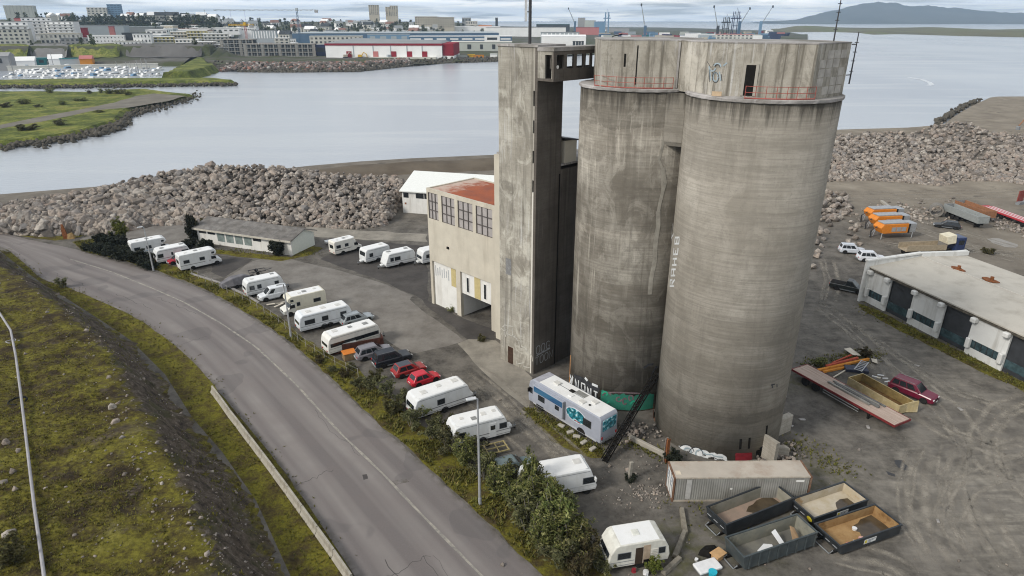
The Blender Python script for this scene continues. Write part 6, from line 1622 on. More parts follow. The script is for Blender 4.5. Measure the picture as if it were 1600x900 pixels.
MB().box(.08, Ly - .08, -W_ + .07, -.07, .2, .3).build('floor', mat('brown_floor', (.13, .075, .03), .85, var=.4), ys2)
MB().loft([[(-.5, -W_ - .05, .15), (-.42, -W_ - .05, .15), (-.3, -W_ - .05, 1.5), (-.4, -W_ - .05, 1.5)], [(.0, -1.2, .15), (.07, -1.2, .15), (.05, -1.2, 1.3), (0, -1.2, 1.3)]]).build('bent_door', M_YO, ys2)
for y in (-.5, -W_ + .3): MB().box(0, Ly - .1, y, y + .15, 0, .148).build('skid', P_UNDER, ys2)
# scattered timber
M_OR = mat('orange_beam', (.50, .21, .04), .75, var=.15); M_RB = mat('red_beam', (.36, .075, .045), .75, var=.2); M_PALEB = mat('pale_board', (.54, .49, .41), .8, var=.12)
for i, (a, b, z, s_, m, lab) in enumerate((((1275, 580), (1357, 562), .25, .28, M_OR, 'yellow-orange beam uppermost in the scrap timber pile behind the trailer'), ((1285, 582), (1325, 574), .1, .26, M_OR, 'short orange beam lowest in the scrap timber pile'), ((1290, 573), (1340, 560), .4, .26, M_RB, 'red beam across the top of the scrap timber pile'), ((1300, 568), (1338, 552), .15, .2, M_RB, 'faded red board at the back of the scrap timber pile'), ((1302, 590), (1322, 578), .1, .14, M_PALEB, 'pale narrow plank slanting in front of the scrap timber pile'), ((1260, 578), (1281, 562), .1, .07, M_PALEB, 'bent thin lath at the left of the scrap timber pile'))):
    A_, B_ = G(*a, z), G(*b, z); q = B_ - A_; o = MB().box(0, q.length, -s_/2, s_/2, -s_/2, s_/2).build('scrap_beam', m, None, bevel=.02); o.location = A_ + Vector((0, 0, s_/2 - .05)); o.rotation_euler = (0, 0, math.atan2(q.y, q.x)); tag(o, lab, 'beam', 'beams of the scrap pile')
for px, py, w_, h_, z, lab in ((1331, 550, 1.9, 1.2, .35, 'large pale board on top of the scrap timber pile'), (1366, 564, 1.0, .7, .2, 'small pale board at the right end of the scrap timber pile'), (1372, 590, .6, .35, .02, 'white broken tile left of the dark red car')):
    o = MB().slab([(-w_/2, -h_/2), (w_/2, -h_/2*.8), (w_/2*.8, h_/2), (-w_/2*.7, h_/2*.7)], 0, .05).build('scrap_board', M_PALEB, None); o.location = G(px, py, z); o.rotation_euler = (RAD(4), RAD(-5), px * .7); tag(o, lab, 'board')
o = MB().box(-1.3, 1.3, -.6, .6, 0, .4).build('crate', mat('dark_blue_box', (.02, .025, .05), .6), None, bevel=.06); o.location = G(1337, 579); o.rotation_euler = (0, 0, RAD(-12)); tag(o, 'dark blue box under the grey grid in the scrap pile', 'box')
lt = thing('steel_grid', 'grey steel ladder-like grid lying on the dark box in the scrap pile', 'grid', G(1346, 572, .45), RAD(48))
gm = MB()
for y in (-.4, .4): gm.box(-1.5, 1.5, y - .05, y + .05, 0, .08)
for k in range(7): gm.box(-1.4 + k*.45, -1.3 + k*.45, -.35, .35, .0, .07)
gm.build('bars', P_PALE, lt)
for i, (px, py, w_) in enumerate(((1366, 589, .5), (1376, 587, .7), (1383, 592, .6), (1386, 597, .7), (1360, 592, .3))):
    o = MB().obox((0, 0, .06), w_, .16, .1, i * .3 - .6).build('white_plank', M_WPANEL, None); o.location = G(px, py); tag(o, ('long', 'middle', 'short', 'near', 'small')[i] + ' white plank offcut on the gravel left of the dark red car', 'plank', 'white offcuts on the gravel')
for i, (px, py) in enumerate(((1356, 668), (1236, 666), (1253, 656), (1227, 620), (1465, 815), (1432, 572), (1500, 640))):
    q = random.Random(i); o = MB().obox((0, 0, .07), q.uniform(.35, .7), q.uniform(.2, .35), .14, q.uniform(0, 3), .1).build('concrete_lump', M_LEDGE, None, bevel=.03); o.location = G(px, py)
    tag(o, ('pale concrete lump on the gravel below the flatbed trailer', 'pale block in the moss right of the nearer silo', 'small pale block among the moss by the silo', 'pale block lying against the silo under the trailer', 'white lump alone on the dusty tyre tracks', 'white scrap on the gravel before the workshop doors', 'small pale stone near the right edge of the yard')[i], 'stone')

# brown trailer and orange box beside the old caravan
A_, B_ = G(516, 556), G(600, 541); dd = B_ - A_
bt2 = thing('brown_trailer', 'rusty brown open trailer alongside the old white caravan', 'trailer', A_, math.atan2(dd.y, dd.x)); Lq = dd.length; Wq = 1.9
M_BRN = mat('brown_steel', (.085, .028, .018), .7, var=.35, scale=2, dirt=(.05, .02, .015))
bs = MB().box(0, Lq, 0, .08, .1, 1.3); bs.box(0, Lq, Wq, Wq + .08, .1, 1.3); bs.box(0, .08, .082, Wq - .002, .1, 1.3); bs.box(Lq - .08, Lq, .082, Wq - .002, .1, 1.3); bs.build('side_board', M_BRN, bt2)
for k in range(9): MB().box(Lq * (k + .3) / 9, Lq * (k + .3) / 9 + .12, -.06, -.002, .1, 1.28).build('rib', M_BRN, bt2)
MB().box(.4, Lq * .5, .0, Wq * .8, 1.302, 1.36).build('grey_sheet', mat('grey_sheet', (.32, .33, .33), .6), bt2)
MB().box(.08, Lq - .08, .08, Wq, .3, .4).build('floor', P_UNDER, bt2)
ob = thing('orange_box', 'small box with an orange lid at the end of the rusty brown trailer', 'box', G(546, 560), RAD(30))
MB().box(-.75, .75, -.6, .6, 0, .9).build('box', mat('dull_box', (.22, .15, .08), .7, var=.3), ob, bevel=.03); MB().box(-.8, .8, -.65, .65, .902, 1.0).build('lid', mat('orange_lid', (.55, .17, .02), .6), ob, bevel=.02)
# boxes/tarped boat left of the row, pallet wood by the road edge
tb = thing('covered_boat', 'grey tarpaulin-covered boat on a trailer at the left end of the caravan row', 'boat', G(372, 447), RAD(38))
MB().loft([[(-2.6, -.7, .5), (-2.6, .7, .5), (-2.5, .4, 1.1), (-2.5, -.4, 1.1)], [(-.8, -1.0, .45), (-.8, 1.0, .45), (-.8, .7, 1.7), (-.8, -.7, 1.7)], [(1.0, -.95, .45), (1.0, .95, .45), (1.0, .5, 1.75), (1.0, -.5, 1.75)], [(2.8, -.2, .6), (2.8, .2, .6), (2.7, .1, 1.0), (2.7, -.1, 1.0)]]).build('cover', mat('grey_tarp', (.155, .15, .16), .75, var=.25, scale=1.5), tb, bevel=.08)
MB().box(-2.4, 2.4, -.5, .5, .25, .44).build('trailer_frame', P_TRIM, tb)
for s in (-1, 1): wheel(tb, -.4, s * .95, .3, .18)
MB().box(2.0, 2.6, -.4, .4, .5, 1.3).build('outboard', P_UNDER, tb, bevel=.06)
st = thing('small_trailer', 'empty black trailer frame standing behind the caravan with three windows', 'trailer', G(402, 427), RAD(30))
fm = MB()
for y in (-.7, .7): fm.box(-1.3, 1.3, y - .04, y + .04, .45, .55)
for x in (-1.3, 0, 1.3): fm.box(x - .04, x + .04, -.66, .66, .45, .55)
fm.tube([(1.3, .5, .5), (2.4, 0, .5)], .04, 4); fm.tube([(1.3, -.5, .5), (2.4, 0, .5)], .04, 4); fm.build('frame', M_DKMETAL, st)
for s in (-1, 1): wheel(st, 0, s * .85, .28, .16)
for i, (px, py, a_, L_) in enumerate(((428, 477, 20, 2.0), (436, 479, 60, 1.6), (440, 475, 25, 1.8))):
    o = MB().obox((0, 0, .25), L_, .3, .08, RAD(a_)).build('loose_plank', M_PALEB, None); o.location = G(px, py); tag(o, ('long pale plank by the nose of the cream motorhome', 'crossed pale plank by the nose of the cream motorhome', 'tan plank under the nose of the cream motorhome')[i], 'plank')
yt = thing('trailer_frame', 'bare yellow-brown trailer frame behind the street lamp', 'trailer', G(767, 706), RAD(22))
fm = MB()
for y in (-.75, 0, .75): fm.box(-1.6, 1.7, y - .05, y + .05, .3, .4)
for x in (-1.6, -.5, .6, 1.6): fm.box(x - .05, x + .05, -.69, -.06, .3, .4); fm.box(x - .05, x + .05, .06, .69, .3, .4)
fm.build('frame', mat('yellowish_steel', (.34, .28, .13), .7, var=.2), yt)
for s in (-1, 1): wheel(yt, 0, s * .92, .28, .16)
bt3 = thing('boat_trailer', 'small white dinghy on a trailer at the left of the cream white motorhome', 'dinghy', G(519, 381), RAD(30))
MB().loft([[(-1.3, -.5, .4), (-1.3, .5, .4), (-1.3, .55, .75), (-1.3, -.55, .75)], [(.4, -.45, .38), (.4, .45, .38), (.4, .6, .8), (.4, -.6, .8)], [(1.6, -.05, .6), (1.6, .05, .6), (1.6, .08, .85), (1.6, -.08, .85)]]).build('hull', P_WHITE, bt3, bevel=.04)
for s in (-1, 1): wheel(bt3, -.3, s * .6, .26, .15)

# street lamps
def lamp(label, p, h, rz, head=True):
    t = thing('street_lamp', label, 'street lamp', p, rz, 'street lamps along the road')
    MB().tube([(0, 0, 0), (0, 0, h * .5), (0, 0, h)], [.13, .10, .07], 10).build('pole', mat('galvanised', (.40, .41, .42), .5, .3, var=.1), t)
    MB().tube([(0, 0, 0), (0, 0, .7)], .15, 10).build('base', P_PALE, t)
    if head:
        MB().tube([(0, 0, h), (.1, 0, h + .08), (.5, 0, h + .12)], .05, 6).build('arm', P_PALE, t)
        o = MB().box(.1, .95, -.17, .17, h + .06, h + .2).build('lamp_head', mat('lamp_head', (.50, .51, .52), .4), t, bevel=.04); MB().box(.3, .9, -.13, .13, h + .035, h + .058).build('lens', P_LIGHTW, o)
    return t
lamp('tall grey street lamp among the shrubs in front of the edged caravan', G(750, 788), 10.7, RAD(200))
lamp('grey street lamp in the verge before the long twin-wheeled caravan', G(455, 527), 7.6, RAD(215))
lamp('grey street lamp beside the dark bushes, farthest along the road', G(240, 423), 7.6, RAD(215))

# concrete barriers along the road
bp = resample(GL([(333, 612), (368, 660), (420, 728), (470, 797), (520, 866), (560, 925)]), 200)
cum = [0]
for a, b in zip(bp, bp[1:]): cum.append(cum[-1] + (b - a).length)
def along(s): return Vector((float(np.interp(s, cum, [q.x for q in bp])), float(np.interp(s, cum, [q.y for q in bp])), 0))
M_BAR = mat('barrier_concrete', (.34, .315, .265), .88, var=.16, scale=1.6, dirt=(.17, .15, .12), dirt_amt=.6, dscale=1.5, streak=True)
BL = 3.1; nb = int(cum[-1] / (BL + .06)); proto = None
ORD = ['first', 'second', 'third', 'fourth', 'fifth', 'sixth', 'seventh', 'eighth', 'ninth', 'tenth', 'eleventh', 'twelfth', 'thirteenth', 'fourteenth', 'fifteenth', 'sixteenth', 'seventeenth', 'eighteenth', 'nineteenth', 'twentieth', 'twenty-first', 'twenty-second', 'twenty-third', 'twenty-fourth', 'twenty-fifth', 'twenty-sixth', 'twenty-seventh', 'twenty-eighth', 'twenty-ninth', 'thirtieth', 'thirty-first', 'thirty-second', 'thirty-third', 'thirty-fourth']
for k in range(nb):
    a = along(k * (BL + .06)); b = along(k * (BL + .06) + BL); dd = b - a
    if proto is None:
        prof = [(-.30, 0), (.30, 0), (.30, .08), (.13, .34), (.09, .82), (-.09, .82), (-.13, .34), (-.30, .08)]
        o = MB().loft([[(x, y, z) for y, z in prof] for x in (-BL/2, BL/2)]).build('concrete_barrier', M_BAR, None, bevel=.02); proto = o
    else: o = proto.copy(); COL.objects.link(o)
    r_ = random.Random(k); c_ = (a + b) / 2; o.location = (c_.x, c_.y, 0); o.rotation_euler = (0, 0, math.atan2(dd.y, dd.x) + r_.uniform(-.012, .012))
    tag(o, ORD[k] + ' concrete roadside barrier counted from the far end of the row', 'barrier', 'concrete barriers along the road')

# grey pipe across the hill
pts = [on_hill(x, y, .35) for x, y in ((-20, 470), (0, 492), (18, 520), (26, 560), (33, 612), (40, 668), (48, 735), (56, 800), (64, 855), (71, 905), (78, 970))]
pp = thing('grey_pipe', 'long grey pipe lying down the mossy hillside at the left edge', 'pipe', (0, 0, 0))
MB().tube(pts, .115, 8).build('pipe', mat('pipe_grey', (.30, .29, .30), .6, var=.15, scale=1), pp)
for k in (2, 4, 6, 8): q = pts[k]; MB().tube([(q.x, q.y, q.z - .6), (q.x, q.y, q.z + .05)], .06, 5).build('support', P_TRIM, pp)
hr = on_hill(18, 536, .25)
tq = bpy.data.meshes.new('hose')
MB().tube([hr + Vector((.45*math.cos(a), .45*math.sin(a), .06*math.sin(2*a))) for a in [i*.35 for i in range(16)]], .05, 5).build('hose_loop', mat('pipe_grey', (.30, .29, .30)), None, label='small loop of grey hose beside the pipe on the hill', cat='hose')
hr = on_hill(28, 628, .1); MB().tube([hr + Vector((.75*math.cos(a), .75*math.sin(a), .0)) for a in [i*.4 for i in range(14)]], .09, 6).build('old_tyre', P_TYRE, None, label='old black tyre half sunk in moss beside the pipe', cat='tyre')

# signpost-like rusty marker at the road junction
mk = thing('rusty_marker', 'rusty brown upright steel marker in the grass at the road junction', 'marker', G(104, 373), .3)
MB().loft([[(-.45, -.2, 0), (.35, -.2, 0), (.35, .2, 0), (-.45, .2, 0)], [(-.5, -.15, 1.6), (.2, -.15, 1.6), (.2, .15, 1.6), (-.5, .15, 1.6)], [(-.35, -.1, 2.9), (-.05, -.1, 2.9), (-.05, .1, 2.9), (-.35, .1, 2.9)]]).build('plate', M_RUST, mk)
MB().loft([[(.3, -.6, 0), (1.5, -.5, 0), (1.4, .6, 0), (.4, .7, 0)], [(.4, -.3, 1.0), (1.2, -.3, 1.2), (1.1, .3, 1.1), (.5, .3, .9)]]).build('timber_heap', mat('tan_timber', (.33, .22, .10), .85, var=.3), mk)

# ---------------------------------------------------------------- machines on the right
M_ORG = mat('machine_orange', (.62, .20, .015), .5, var=.12); M_GRYM = mat('machine_grey', (.30, .31, .32), .5, var=.15)
def cabin(label, p, rz):
    t = thing('site_unit', label, 'machine', p, rz, 'orange machines on legs')
    MB().loft([[(x, -1.2, z) for x, z in ((-3.6, 2.2), (-3.0, 1.1), (2.2, 1.1), (2.2, 2.9), (-3.0, 2.9))], [(x, 1.2, z) for x, z in ((-3.6, 2.2), (-3.0, 1.1), (2.2, 1.1), (2.2, 2.9), (-3.0, 2.9))]]).build('body', M_ORG, t, bevel=.06)
    MB().box(-2.9, 2.1, -1.0, 1.0, 2.902, 3.15).build('top_cover', M_GRYM, t, bevel=.05)
    MB().box(2.202, 3.9, -1.15, 1.15, 1.15, 2.95).build('engine_box', M_PALEMETAL, t, bevel=.08)
    MB().box(2.15, 2.5, -1.23, 1.23, 1.1, 2.9).build('dark_band', P_UNDER, t)
    for k in range(3): MB().box(-1.3 + k*1.05, -.4 + k*1.05, -1.235, -1.20, 1.45, 2.3).build('side_panel', M_GRYM, t)
    for x in (-3.0, 3.4):
        for y in (-1.05, 1.05): MB().tube([(x, y, 1.3), (x - .15, y * 1.1, 0)], .07, 5).build('leg', P_PALE, t)
    MB().tube([(-3.5, 0, 2.2), (-4.5, .2, 1.5), (-4.4, .2, .1)], .14, 6).build('chute', M_DKMETAL, t)
    MB().tube([(-3.4, .6, 1.6), (-4.2, .8, .1)], .08, 5).build('chute', P_TRIM, t)
    return t
p = G(1393, 370); u = Vector((math.cos(RAD(30)), math.sin(RAD(30)), 0)); nb_ = Vector((-u.y, u.x, 0))
cabin('orange machine on legs nearest the camera, of the three standing side by side', p, RAD(8))
cabin('middle one of three orange machines on legs', G(1384, 357), RAD(8)); cabin('orange machine on legs farthest back, of the three standing side by side', G(1376, 346), RAD(8))
def tipper(label, p, rz, m, L=8.5):
    t = thing('tipper_trailer', label, 'trailer', p, rz)
    sh_ = MB().loft([[(x, y, z) for y, z in ((-1.15, 1.2), (1.15, 1.2), (1.25, 2.6), (1.12, 2.6), (1.02, 1.35), (-1.02, 1.35), (-1.12, 2.6), (-1.25, 2.6))] for x in (-L/2, L/2)]); sh_.build('tub', m, t)
    MB().box(-L/2 - .08, -L/2 - .002, -1.22, 1.22, 1.2, 2.6).build('tailgate', P_TRIM, t); MB().box(L/2 + .002, L/2 + .08, -1.22, 1.22, 1.2, 2.6).build('end_board', m, t)
    MB().box(-L/2 + .3, L/2 - .3, -.5, .5, .7, 1.198).build('chassis', P_UNDER, t)
    for x in (-L*.36, -L*.22, -L*.08):
        for s in (-1, 1): wheel(t, x, s * 1.0, .5, .3)
    MB().box(L/2 - 1.4, L/2 - 1.2, -.6, .6, 0, .7).build('landing_leg', P_UNDER, t)
    return t
tipper('grey tub tipper trailer parked beyond the black saloon car', G(1505, 347), RAD(-86), mat('tipper_grey', (.26, .275, .27), .5, var=.15), 10)
tipper('rust-brown tipper trailer half hidden behind the grey tipper', G(1505, 347) + Vector((4.2, 3.5, 0)), RAD(-86), mat('tipper_rust', (.25, .115, .055), .7, var=.25), 9)
rt = thing('red_trailer', 'long low red trailer with pale stripes at the right edge', 'trailer', (104.6, 129.5, 0), RAD(-87)); M_RTR = mat('trailer_bright_red', (.42, .035, .045), .6, var=.15)
MB().box(-8, 8, -1.3, 1.3, 1.0, 1.25).build('deck', M_RTR, rt)
for y in (-.75, .05, .8): MB().box(-7.8, 7.8, y, y + .25, 1.252, 1.27).build('deck_stripe', M_WPANEL, rt)
MB().box(-7.8, 7.8, -.5, .5, .6, .998).build('chassis', P_UNDER, rt)
for x in (-6.5, -5.2, -3.9, -2.6, 3, 4.3, 5.6):
    for s in (-1, 1): wheel(rt, x, s * 1.05, .42, .28)
MB().box(-9, -8.002, -1.0, 1.0, .6, 1.2).build('gooseneck', M_RTR, rt, bevel=.05)
rb = thing('red_board', 'dark red upright board at the right edge behind the red trailer', 'board', G(1592, 318), .4); MB().box(-1.0, 1.0, -.1, .1, .1, 3.0).build('panel', mat('board_red', (.22, .04, .03), .7), rb); MB().box(-1.6, 2.4, -1.0, -.12, 0, .6).build('base', P_TRIM, rb)
tk = thing('tipper_lorry', 'dark blue lorry cab with an empty cream tipping body behind the workshop roof', 'lorry', G(1448, 398), RAD(6))
MB().box(4.2, 6.0, -1.2, 1.2, .7, 3.4).build('cab', paint('lorry_blue', (.02, .035, .10)), tk, bevel=.12, seg=2)
MB().box(5.5, 6.03, -1.0, 1.0, 2.1, 3.0).build('windscreen', M_GLASS, tk)
for s in (-1, 1): MB().box(4.6, 5.6, s*1.2 - .02, s*1.2 + .02, 2.1, 2.9).build('side_window', M_GLASS, tk)
MB().loft([[(2.6, -1.2, 2.2), (4.1, -1.2, 2.4), (4.1, 1.2, 2.4), (2.6, 1.2, 2.2)], [(2.2, -1.0, 3.6), (4.05, -1.0, 3.9), (4.05, 1.0, 3.9), (2.2, 1.0, 3.6)]]).build('canopy', mat('cream_canopy', (.60, .55, .42), .6), tk, bevel=.05)
tb_ = MB().box(-5, 2.5, -1.2, -1.1, 1.2, 2.2); tb_.box(-5, 2.5, 1.1, 1.2, 1.2, 2.2); tb_.box(-5, 2.5, -1.1, 1.1, 1.1, 1.198); tb_.build('tub', mat('tub_tan', (.33, .27, .19), .7, var=.2), tk)
MB().box(-4.6, 5.5, -.45, .45, .6, 1.1).build('chassis', P_UNDER, tk)
for x in (-3.8, -2.5, 4.9):
    for s in (-1, 1): wheel(tk, x, s * 1.0, .5, .3)
pt = thing('concrete_pipe', 'pair of big grey concrete pipe rings left of the tipper trailers', 'pipe', G(1461, 339), RAD(60))
for k, x in enumerate((0, 1.3)):
    ring = [[(x + xx, rr * math.cos(a), 1.3 + rr * math.sin(a)) for a in [i*2*math.pi/20 for i in range(20)]] for xx, rr in ((0, 1.3), (1.2, 1.3), (1.2, 1.05), (0, 1.05), (0, 1.3))]
    MB().loft(ring, False).build('ring', mat('pipe_concrete', (.20, .185, .165), .85), pt)
for i, (a, b) in enumerate((((1377, 316), (1390, 326)), ((1390, 327), (1405, 328)))):
    A_, B_ = G(*a), G(*b); q = B_ - A_; o = MB().box(0, q.length, -.3, .3, 0, .5).build('concrete_beam', M_PLASTER, None, bevel=.04); o.location = A_; o.rotation_euler = (0, 0, math.atan2(q.y, q.x)); tag(o, ('long pale beam slanting beyond the orange machines', 'short pale beam at the foot of the slanting beam beyond the orange machines')[i], 'beam')
ex = thing('excavator', 'red excavator working at the right edge above the pale rock pile', 'excavator', G(1612, 205), RAD(200))
MB().box(-1.8, 1.8, -1.4, -.8, 0, .9).build('track', P_UNDER, ex, bevel=.2); MB().box(-1.8, 1.8, .8, 1.4, 0, .9).build('track', P_UNDER, ex, bevel=.2)
MB().box(-2, 1.6, -1.3, 1.3, 1.0, 2.4).build('body', M_RTR, ex, bevel=.1); MB().box(.2, 1.6, .3, 1.3, 2.4, 3.3).build('cab', M_GLASS, ex, bevel=.05)
MB().tube([(1.2, 0, 1.8), (3.2, 0, 4.8), (5.5, 0, 5.2)], .32, 6).build('boom', M_RTR, ex); MB().tube([(5.5, 0, 5.2), (8.0, 0, 2.4)], .24, 6).build('stick', mat('boom_brown', (.25, .12, .06), .7), ex); MB().box(7.6, 8.6, -.6, .6, .9, 2.2).build('bucket', P_TRIM, ex, bevel=.1)
# slipway post near the tower and post lamp on the factory shore
mast('survey_mast', 'thin blue post on the shore just left of the tower', 'post', (-2.9, 158, 0), 5.5, .12, mat('blue_steel', (.10, .16, .30), .5), True)
# low fence of posts between caravans and road
fn = thing('wire_fence', 'low wire fence with thin posts along the verge before the caravans', 'fence', (0, 0, 0))
fp = resample(GL([(300, 430), (345, 452), (390, 474), (440, 508), (470, 537), (515, 566), (560, 590)]), 22)
for q in fp: MB().tube([(q.x, q.y, 0), (q.x, q.y, 1.25)], .045, 5).build('fence_post', mat('fence_grey', (.30, .28, .25), .7), fn)
for z in (.55, 1.15): MB().tube([(q.x, q.y, z) for q in fp], .012, 4).build('wire', P_TRIM, fn)
kp = resample(GL([(298, 428), (345, 443), (385, 462), (405, 474)]), 9)
for k in range(8):
    a, b = kp[k], kp[k + 1]; q = b - a; o = MB().box(.03, q.length - .03, -.16, .16, 0, .22).build('kerb_stone', M_LEDGE, None, bevel=.02); o.location = a; o.rotation_euler = (0, 0, math.atan2(q.y, q.x)); tag(o, ORD[k] + ' white kerb stone counted from the motorhomes along the verge', 'kerb stone', 'white kerb stones on the verge')
# ---------------------------------------------------------------- shrubs, trees, grass
def leaf_material(name, cols, transl=.25):
    n = NT(name)
    ge = n.t.nodes.new('ShaderNodeNewGeometry'); oi = n.t.nodes.new('ShaderNodeObjectInfo')
    r_ = n.math('FRACT', n.math('ADD', ge.outputs['Random Per Island'], 0))
    k = len(cols); c = n.ramp(r_, [(i / (k - 1), cols[i]) for i in range(k)])
    clump = n.ramp(n.noise(.9, 3, .6), [(.35, .7), (.65, 1.25)])
    c = n.mix(1.0, c, clump, 'MULTIPLY')
    hv = n.t.nodes.new('ShaderNodeHueSaturation'); n.link(c, hv.inputs['Color'])
    n.link(n.math('ADD', .48, n.math('MULTIPLY', oi.outputs['Random'], .04)), hv.inputs['Hue']); n.link(n.math('ADD', .8, n.math('MULTIPLY', oi.outputs['Random'], .4)), hv.inputs['Value'])
    n.done(hv.outputs[0], .75, 0, .25)
    tr = n.t.nodes.new('ShaderNodeBsdfTranslucent'); n.link(hv.outputs[0], tr.inputs[0])
    ms = n.t.nodes.new('ShaderNodeMixShader'); ms.inputs[0].default_value = transl
    n.link(n.b.outputs[0], ms.inputs[1]); n.link(tr.outputs[0], ms.inputs[2]); n.link(ms.outputs[0], n.out.inputs[0])
    return n.m
ML_WILLOW = leaf_material('willow_leaf', [(.045, .050, .022), (.085, .090, .036), (.14, .142, .06), (.21, .20, .10)])
ML_GREEN = leaf_material('green_leaf', [(.045, .060, .018), (.098, .115, .032), (.165, .175, .05), (.28, .27, .11)])
ML_DARK = leaf_material('dark_leaf', [(.013, .018, .011), (.022, .028, .017), (.034, .040, .026), (.048, .052, .036)])
ML_YELLOW = leaf_material('yellow_leaf', [(.06, .075, .012), (.10, .12, .018), (.15, .165, .03), (.19, .18, .045)])
ML_BROWN = leaf_material('dry_leaf', [(.06, .05, .025), (.09, .075, .03), (.07, .07, .025), (.11, .09, .05)])
M_BARK = mat('bark', (.075, .062, .05), .9, var=.3, scale=6)
M_PBARK = mat('pale_bark', (.20, .185, .16), .85, var=.3, scale=6)

def leaves(spots, size, seed, flat=.35):
    """many small leaves, each its own little face, at the given (centre, radius, count) clumps"""
    g = np.random.default_rng(seed); vs = []; 
    for (c, rr, n_) in spots:
        d = g.normal(size=(n_, 3)); d /= np.linalg.norm(d, axis=1)[:, None]
        p = np.array(c) + d * (rr * g.random(n_)[:, None] ** .45)
        a = g.normal(size=(n_, 3)); a[:, 2] *= .6; a /= np.linalg.norm(a, axis=1)[:, None]
        b = np.cross(a, g.normal(size=(n_, 3))); b /= np.linalg.norm(b, axis=1)[:, None]
        s = size * g.uniform(.55, 1.35, n_)[:, None]
        vs.append(np.stack([p - a*s, p + b*s*flat, p + a*s, p - b*s*flat], 1).reshape(-1, 3))
    v = np.vstack(vs); f = np.arange(len(v)).reshape(-1, 4); return v, f

def shrub_proto(seed, w, h, n_cl, per, size, m, bark=M_BARK, upright=.3, sparse=.75):
    """shrub 1 instance: several stems from the base, clumps of leaves along and around them"""
    r_ = random.Random(seed); t = bpy.data.objects.new('shrub', None); COL.objects.link(t)
    spots = []; st = MB()
    for k in range(max(5, n_cl // 5)):
        a = r_.uniform(0, 6.28); rad = w * .5 * r_.uniform(.15, .95); hh = h * r_.uniform(.55, 1.0) * (1 - .35 * (rad / (w * .5)) ** 2)
        p0 = Vector((math.cos(a) * rad * .25, math.sin(a) * rad * .25, -.1)); p2 = Vector((math.cos(a) * rad, math.sin(a) * rad, hh)); p1 = p0.lerp(p2, .5) + Vector((0, 0, hh * .12))
        st.tube([p0, p1, p2], [.035 * h / 2.5, .025 * h / 2.5, .01], 4, False)
        for q in range(6):
            u = r_.uniform(.22, 1.02); c = p0.lerp(p1, u * 2) if u < .5 else p1.lerp(p2, u * 2 - 1)
            rr = w * r_.uniform(.07, .17) * (1.15 - .4 * u)
            spots.append(((c.x + r_.gauss(0, w*.05), c.y + r_.gauss(0, w*.05), max(.15, c.z + r_.gauss(0, h*.03))), rr, int(per * r_.uniform(.5, 1.2))))
    st.build('stems', bark, t)
    v, f = leaves(spots, size, seed); npmesh('foliage', v, f, m, parent=t)
    return t
PROTO = {}
def shrub(kind, p, h, w, label, cat='shrub', group=None, name=None, rz=None):
    if kind not in PROTO:
        base, k = kind.split('-'); k = int(k)
        cfg = {'willow': (2.4, 2.8, 54, 30, .125, ML_WILLOW, M_PBARK), 'green': (2.8, 3.4, 74, 32, .125, ML_GREEN, M_PBARK), 'dark': (2.8, 2.4, 70, 48, .17, ML_DARK, M_BARK),
               'yellow': (2.6, 3.4, 65, 46, .15, ML_YELLOW, M_BARK), 'dry': (2.0, 1.5, 40, 40, .13, ML_BROWN, M_BARK)}[base]
        PROTO[kind] = (shrub_proto(100 + k * 7 + len(base), *cfg), cfg[0], cfg[1], [False])
    pr, w0, h0, used = PROTO[kind]
    if used[0]: o = copy_tree(pr)
    else: o = pr; used[0] = True
    if name: o.name = name
    o.location = p; o.scale = (w / w0, w / w0, h / h0); o.rotation_euler = (0, 0, rnd.uniform(0, 6.28) if rz is None else rz)
    return tag(o, label, cat, group)
row = [(500, 566, .9, 'dry'), (522, 580, 1.0, 'willow'), (540, 590, 1.2, 'dry'), (548, 578, 1.0, 'willow'), (560, 604, 1.5, 'willow'), (578, 610, 1.9, 'willow'), (588, 596, 1.5, 'dry'), (606, 618, 2.3, 'willow'), (612, 645, 2.0, 'dry'), (622, 640, 2.5, 'willow'), (636, 632, 2.0, 'willow'), (645, 668, 2.7, 'willow'), (655, 652, 2.5, 'green'), (676, 684, 2.9, 'willow'), (690, 676, 2.3, 'dry'), (700, 704, 3.0, 'willow'), (712, 692, 2.2, 'dry'), (726, 724, 3.2, 'green'), (738, 716, 2.4, 'willow'), (756, 748, 3.1, 'willow'), (766, 738, 2.3, 'green'), (782, 770, 3.4, 'green'), (796, 760, 2.8, 'willow'),
       (812, 792, 3.9, 'green'), (828, 780, 3.6, 'willow'), (828, 830, 3.6, 'willow'), (842, 812, 4.7, 'green'), (856, 796, 3.6, 'green'), (852, 852, 3.6, 'green'), (868, 836, 4.5, 'green'), (882, 818, 3.4, 'willow'), (878, 878, 3.0, 'willow'), (892, 860, 3.4, 'green'), (905, 840, 2.4, 'green'), (912, 888, 2.2, 'dry'), (924, 868, 2.2, 'dry'), (935, 892, 1.7, 'willow'), (902, 902, 2.2, 'dry')]
row.sort(key=lambda q: (q[1] + .6 * q[0]))
r2 = random.Random(2)
W_ORD = ORD + ['thirty-fifth', 'thirty-sixth', 'thirty-seventh', 'thirty-eighth', 'thirty-ninth', 'fortieth', 'forty-first', 'forty-second', 'forty-third', 'forty-fourth', 'forty-fifth', 'forty-sixth', 'forty-seventh', 'forty-eighth', 'forty-ninth', 'fiftieth']
LOOK = {'willow': 'grey-green', 'green': 'leafy green', 'dry': 'brownish'}
for k, (px, py, h, kd) in enumerate(row):
    shrub('%s-%d' % (kd, k % (4 if kd != 'dry' else 2)), G(px, py), h * 1.05, h * r2.uniform(.85, 1.1) + .5, '%s shrub, %s from the far end of the shrub row by the road' % (LOOK[kd], W_ORD[k]), group='shrubs between the road and the caravans')
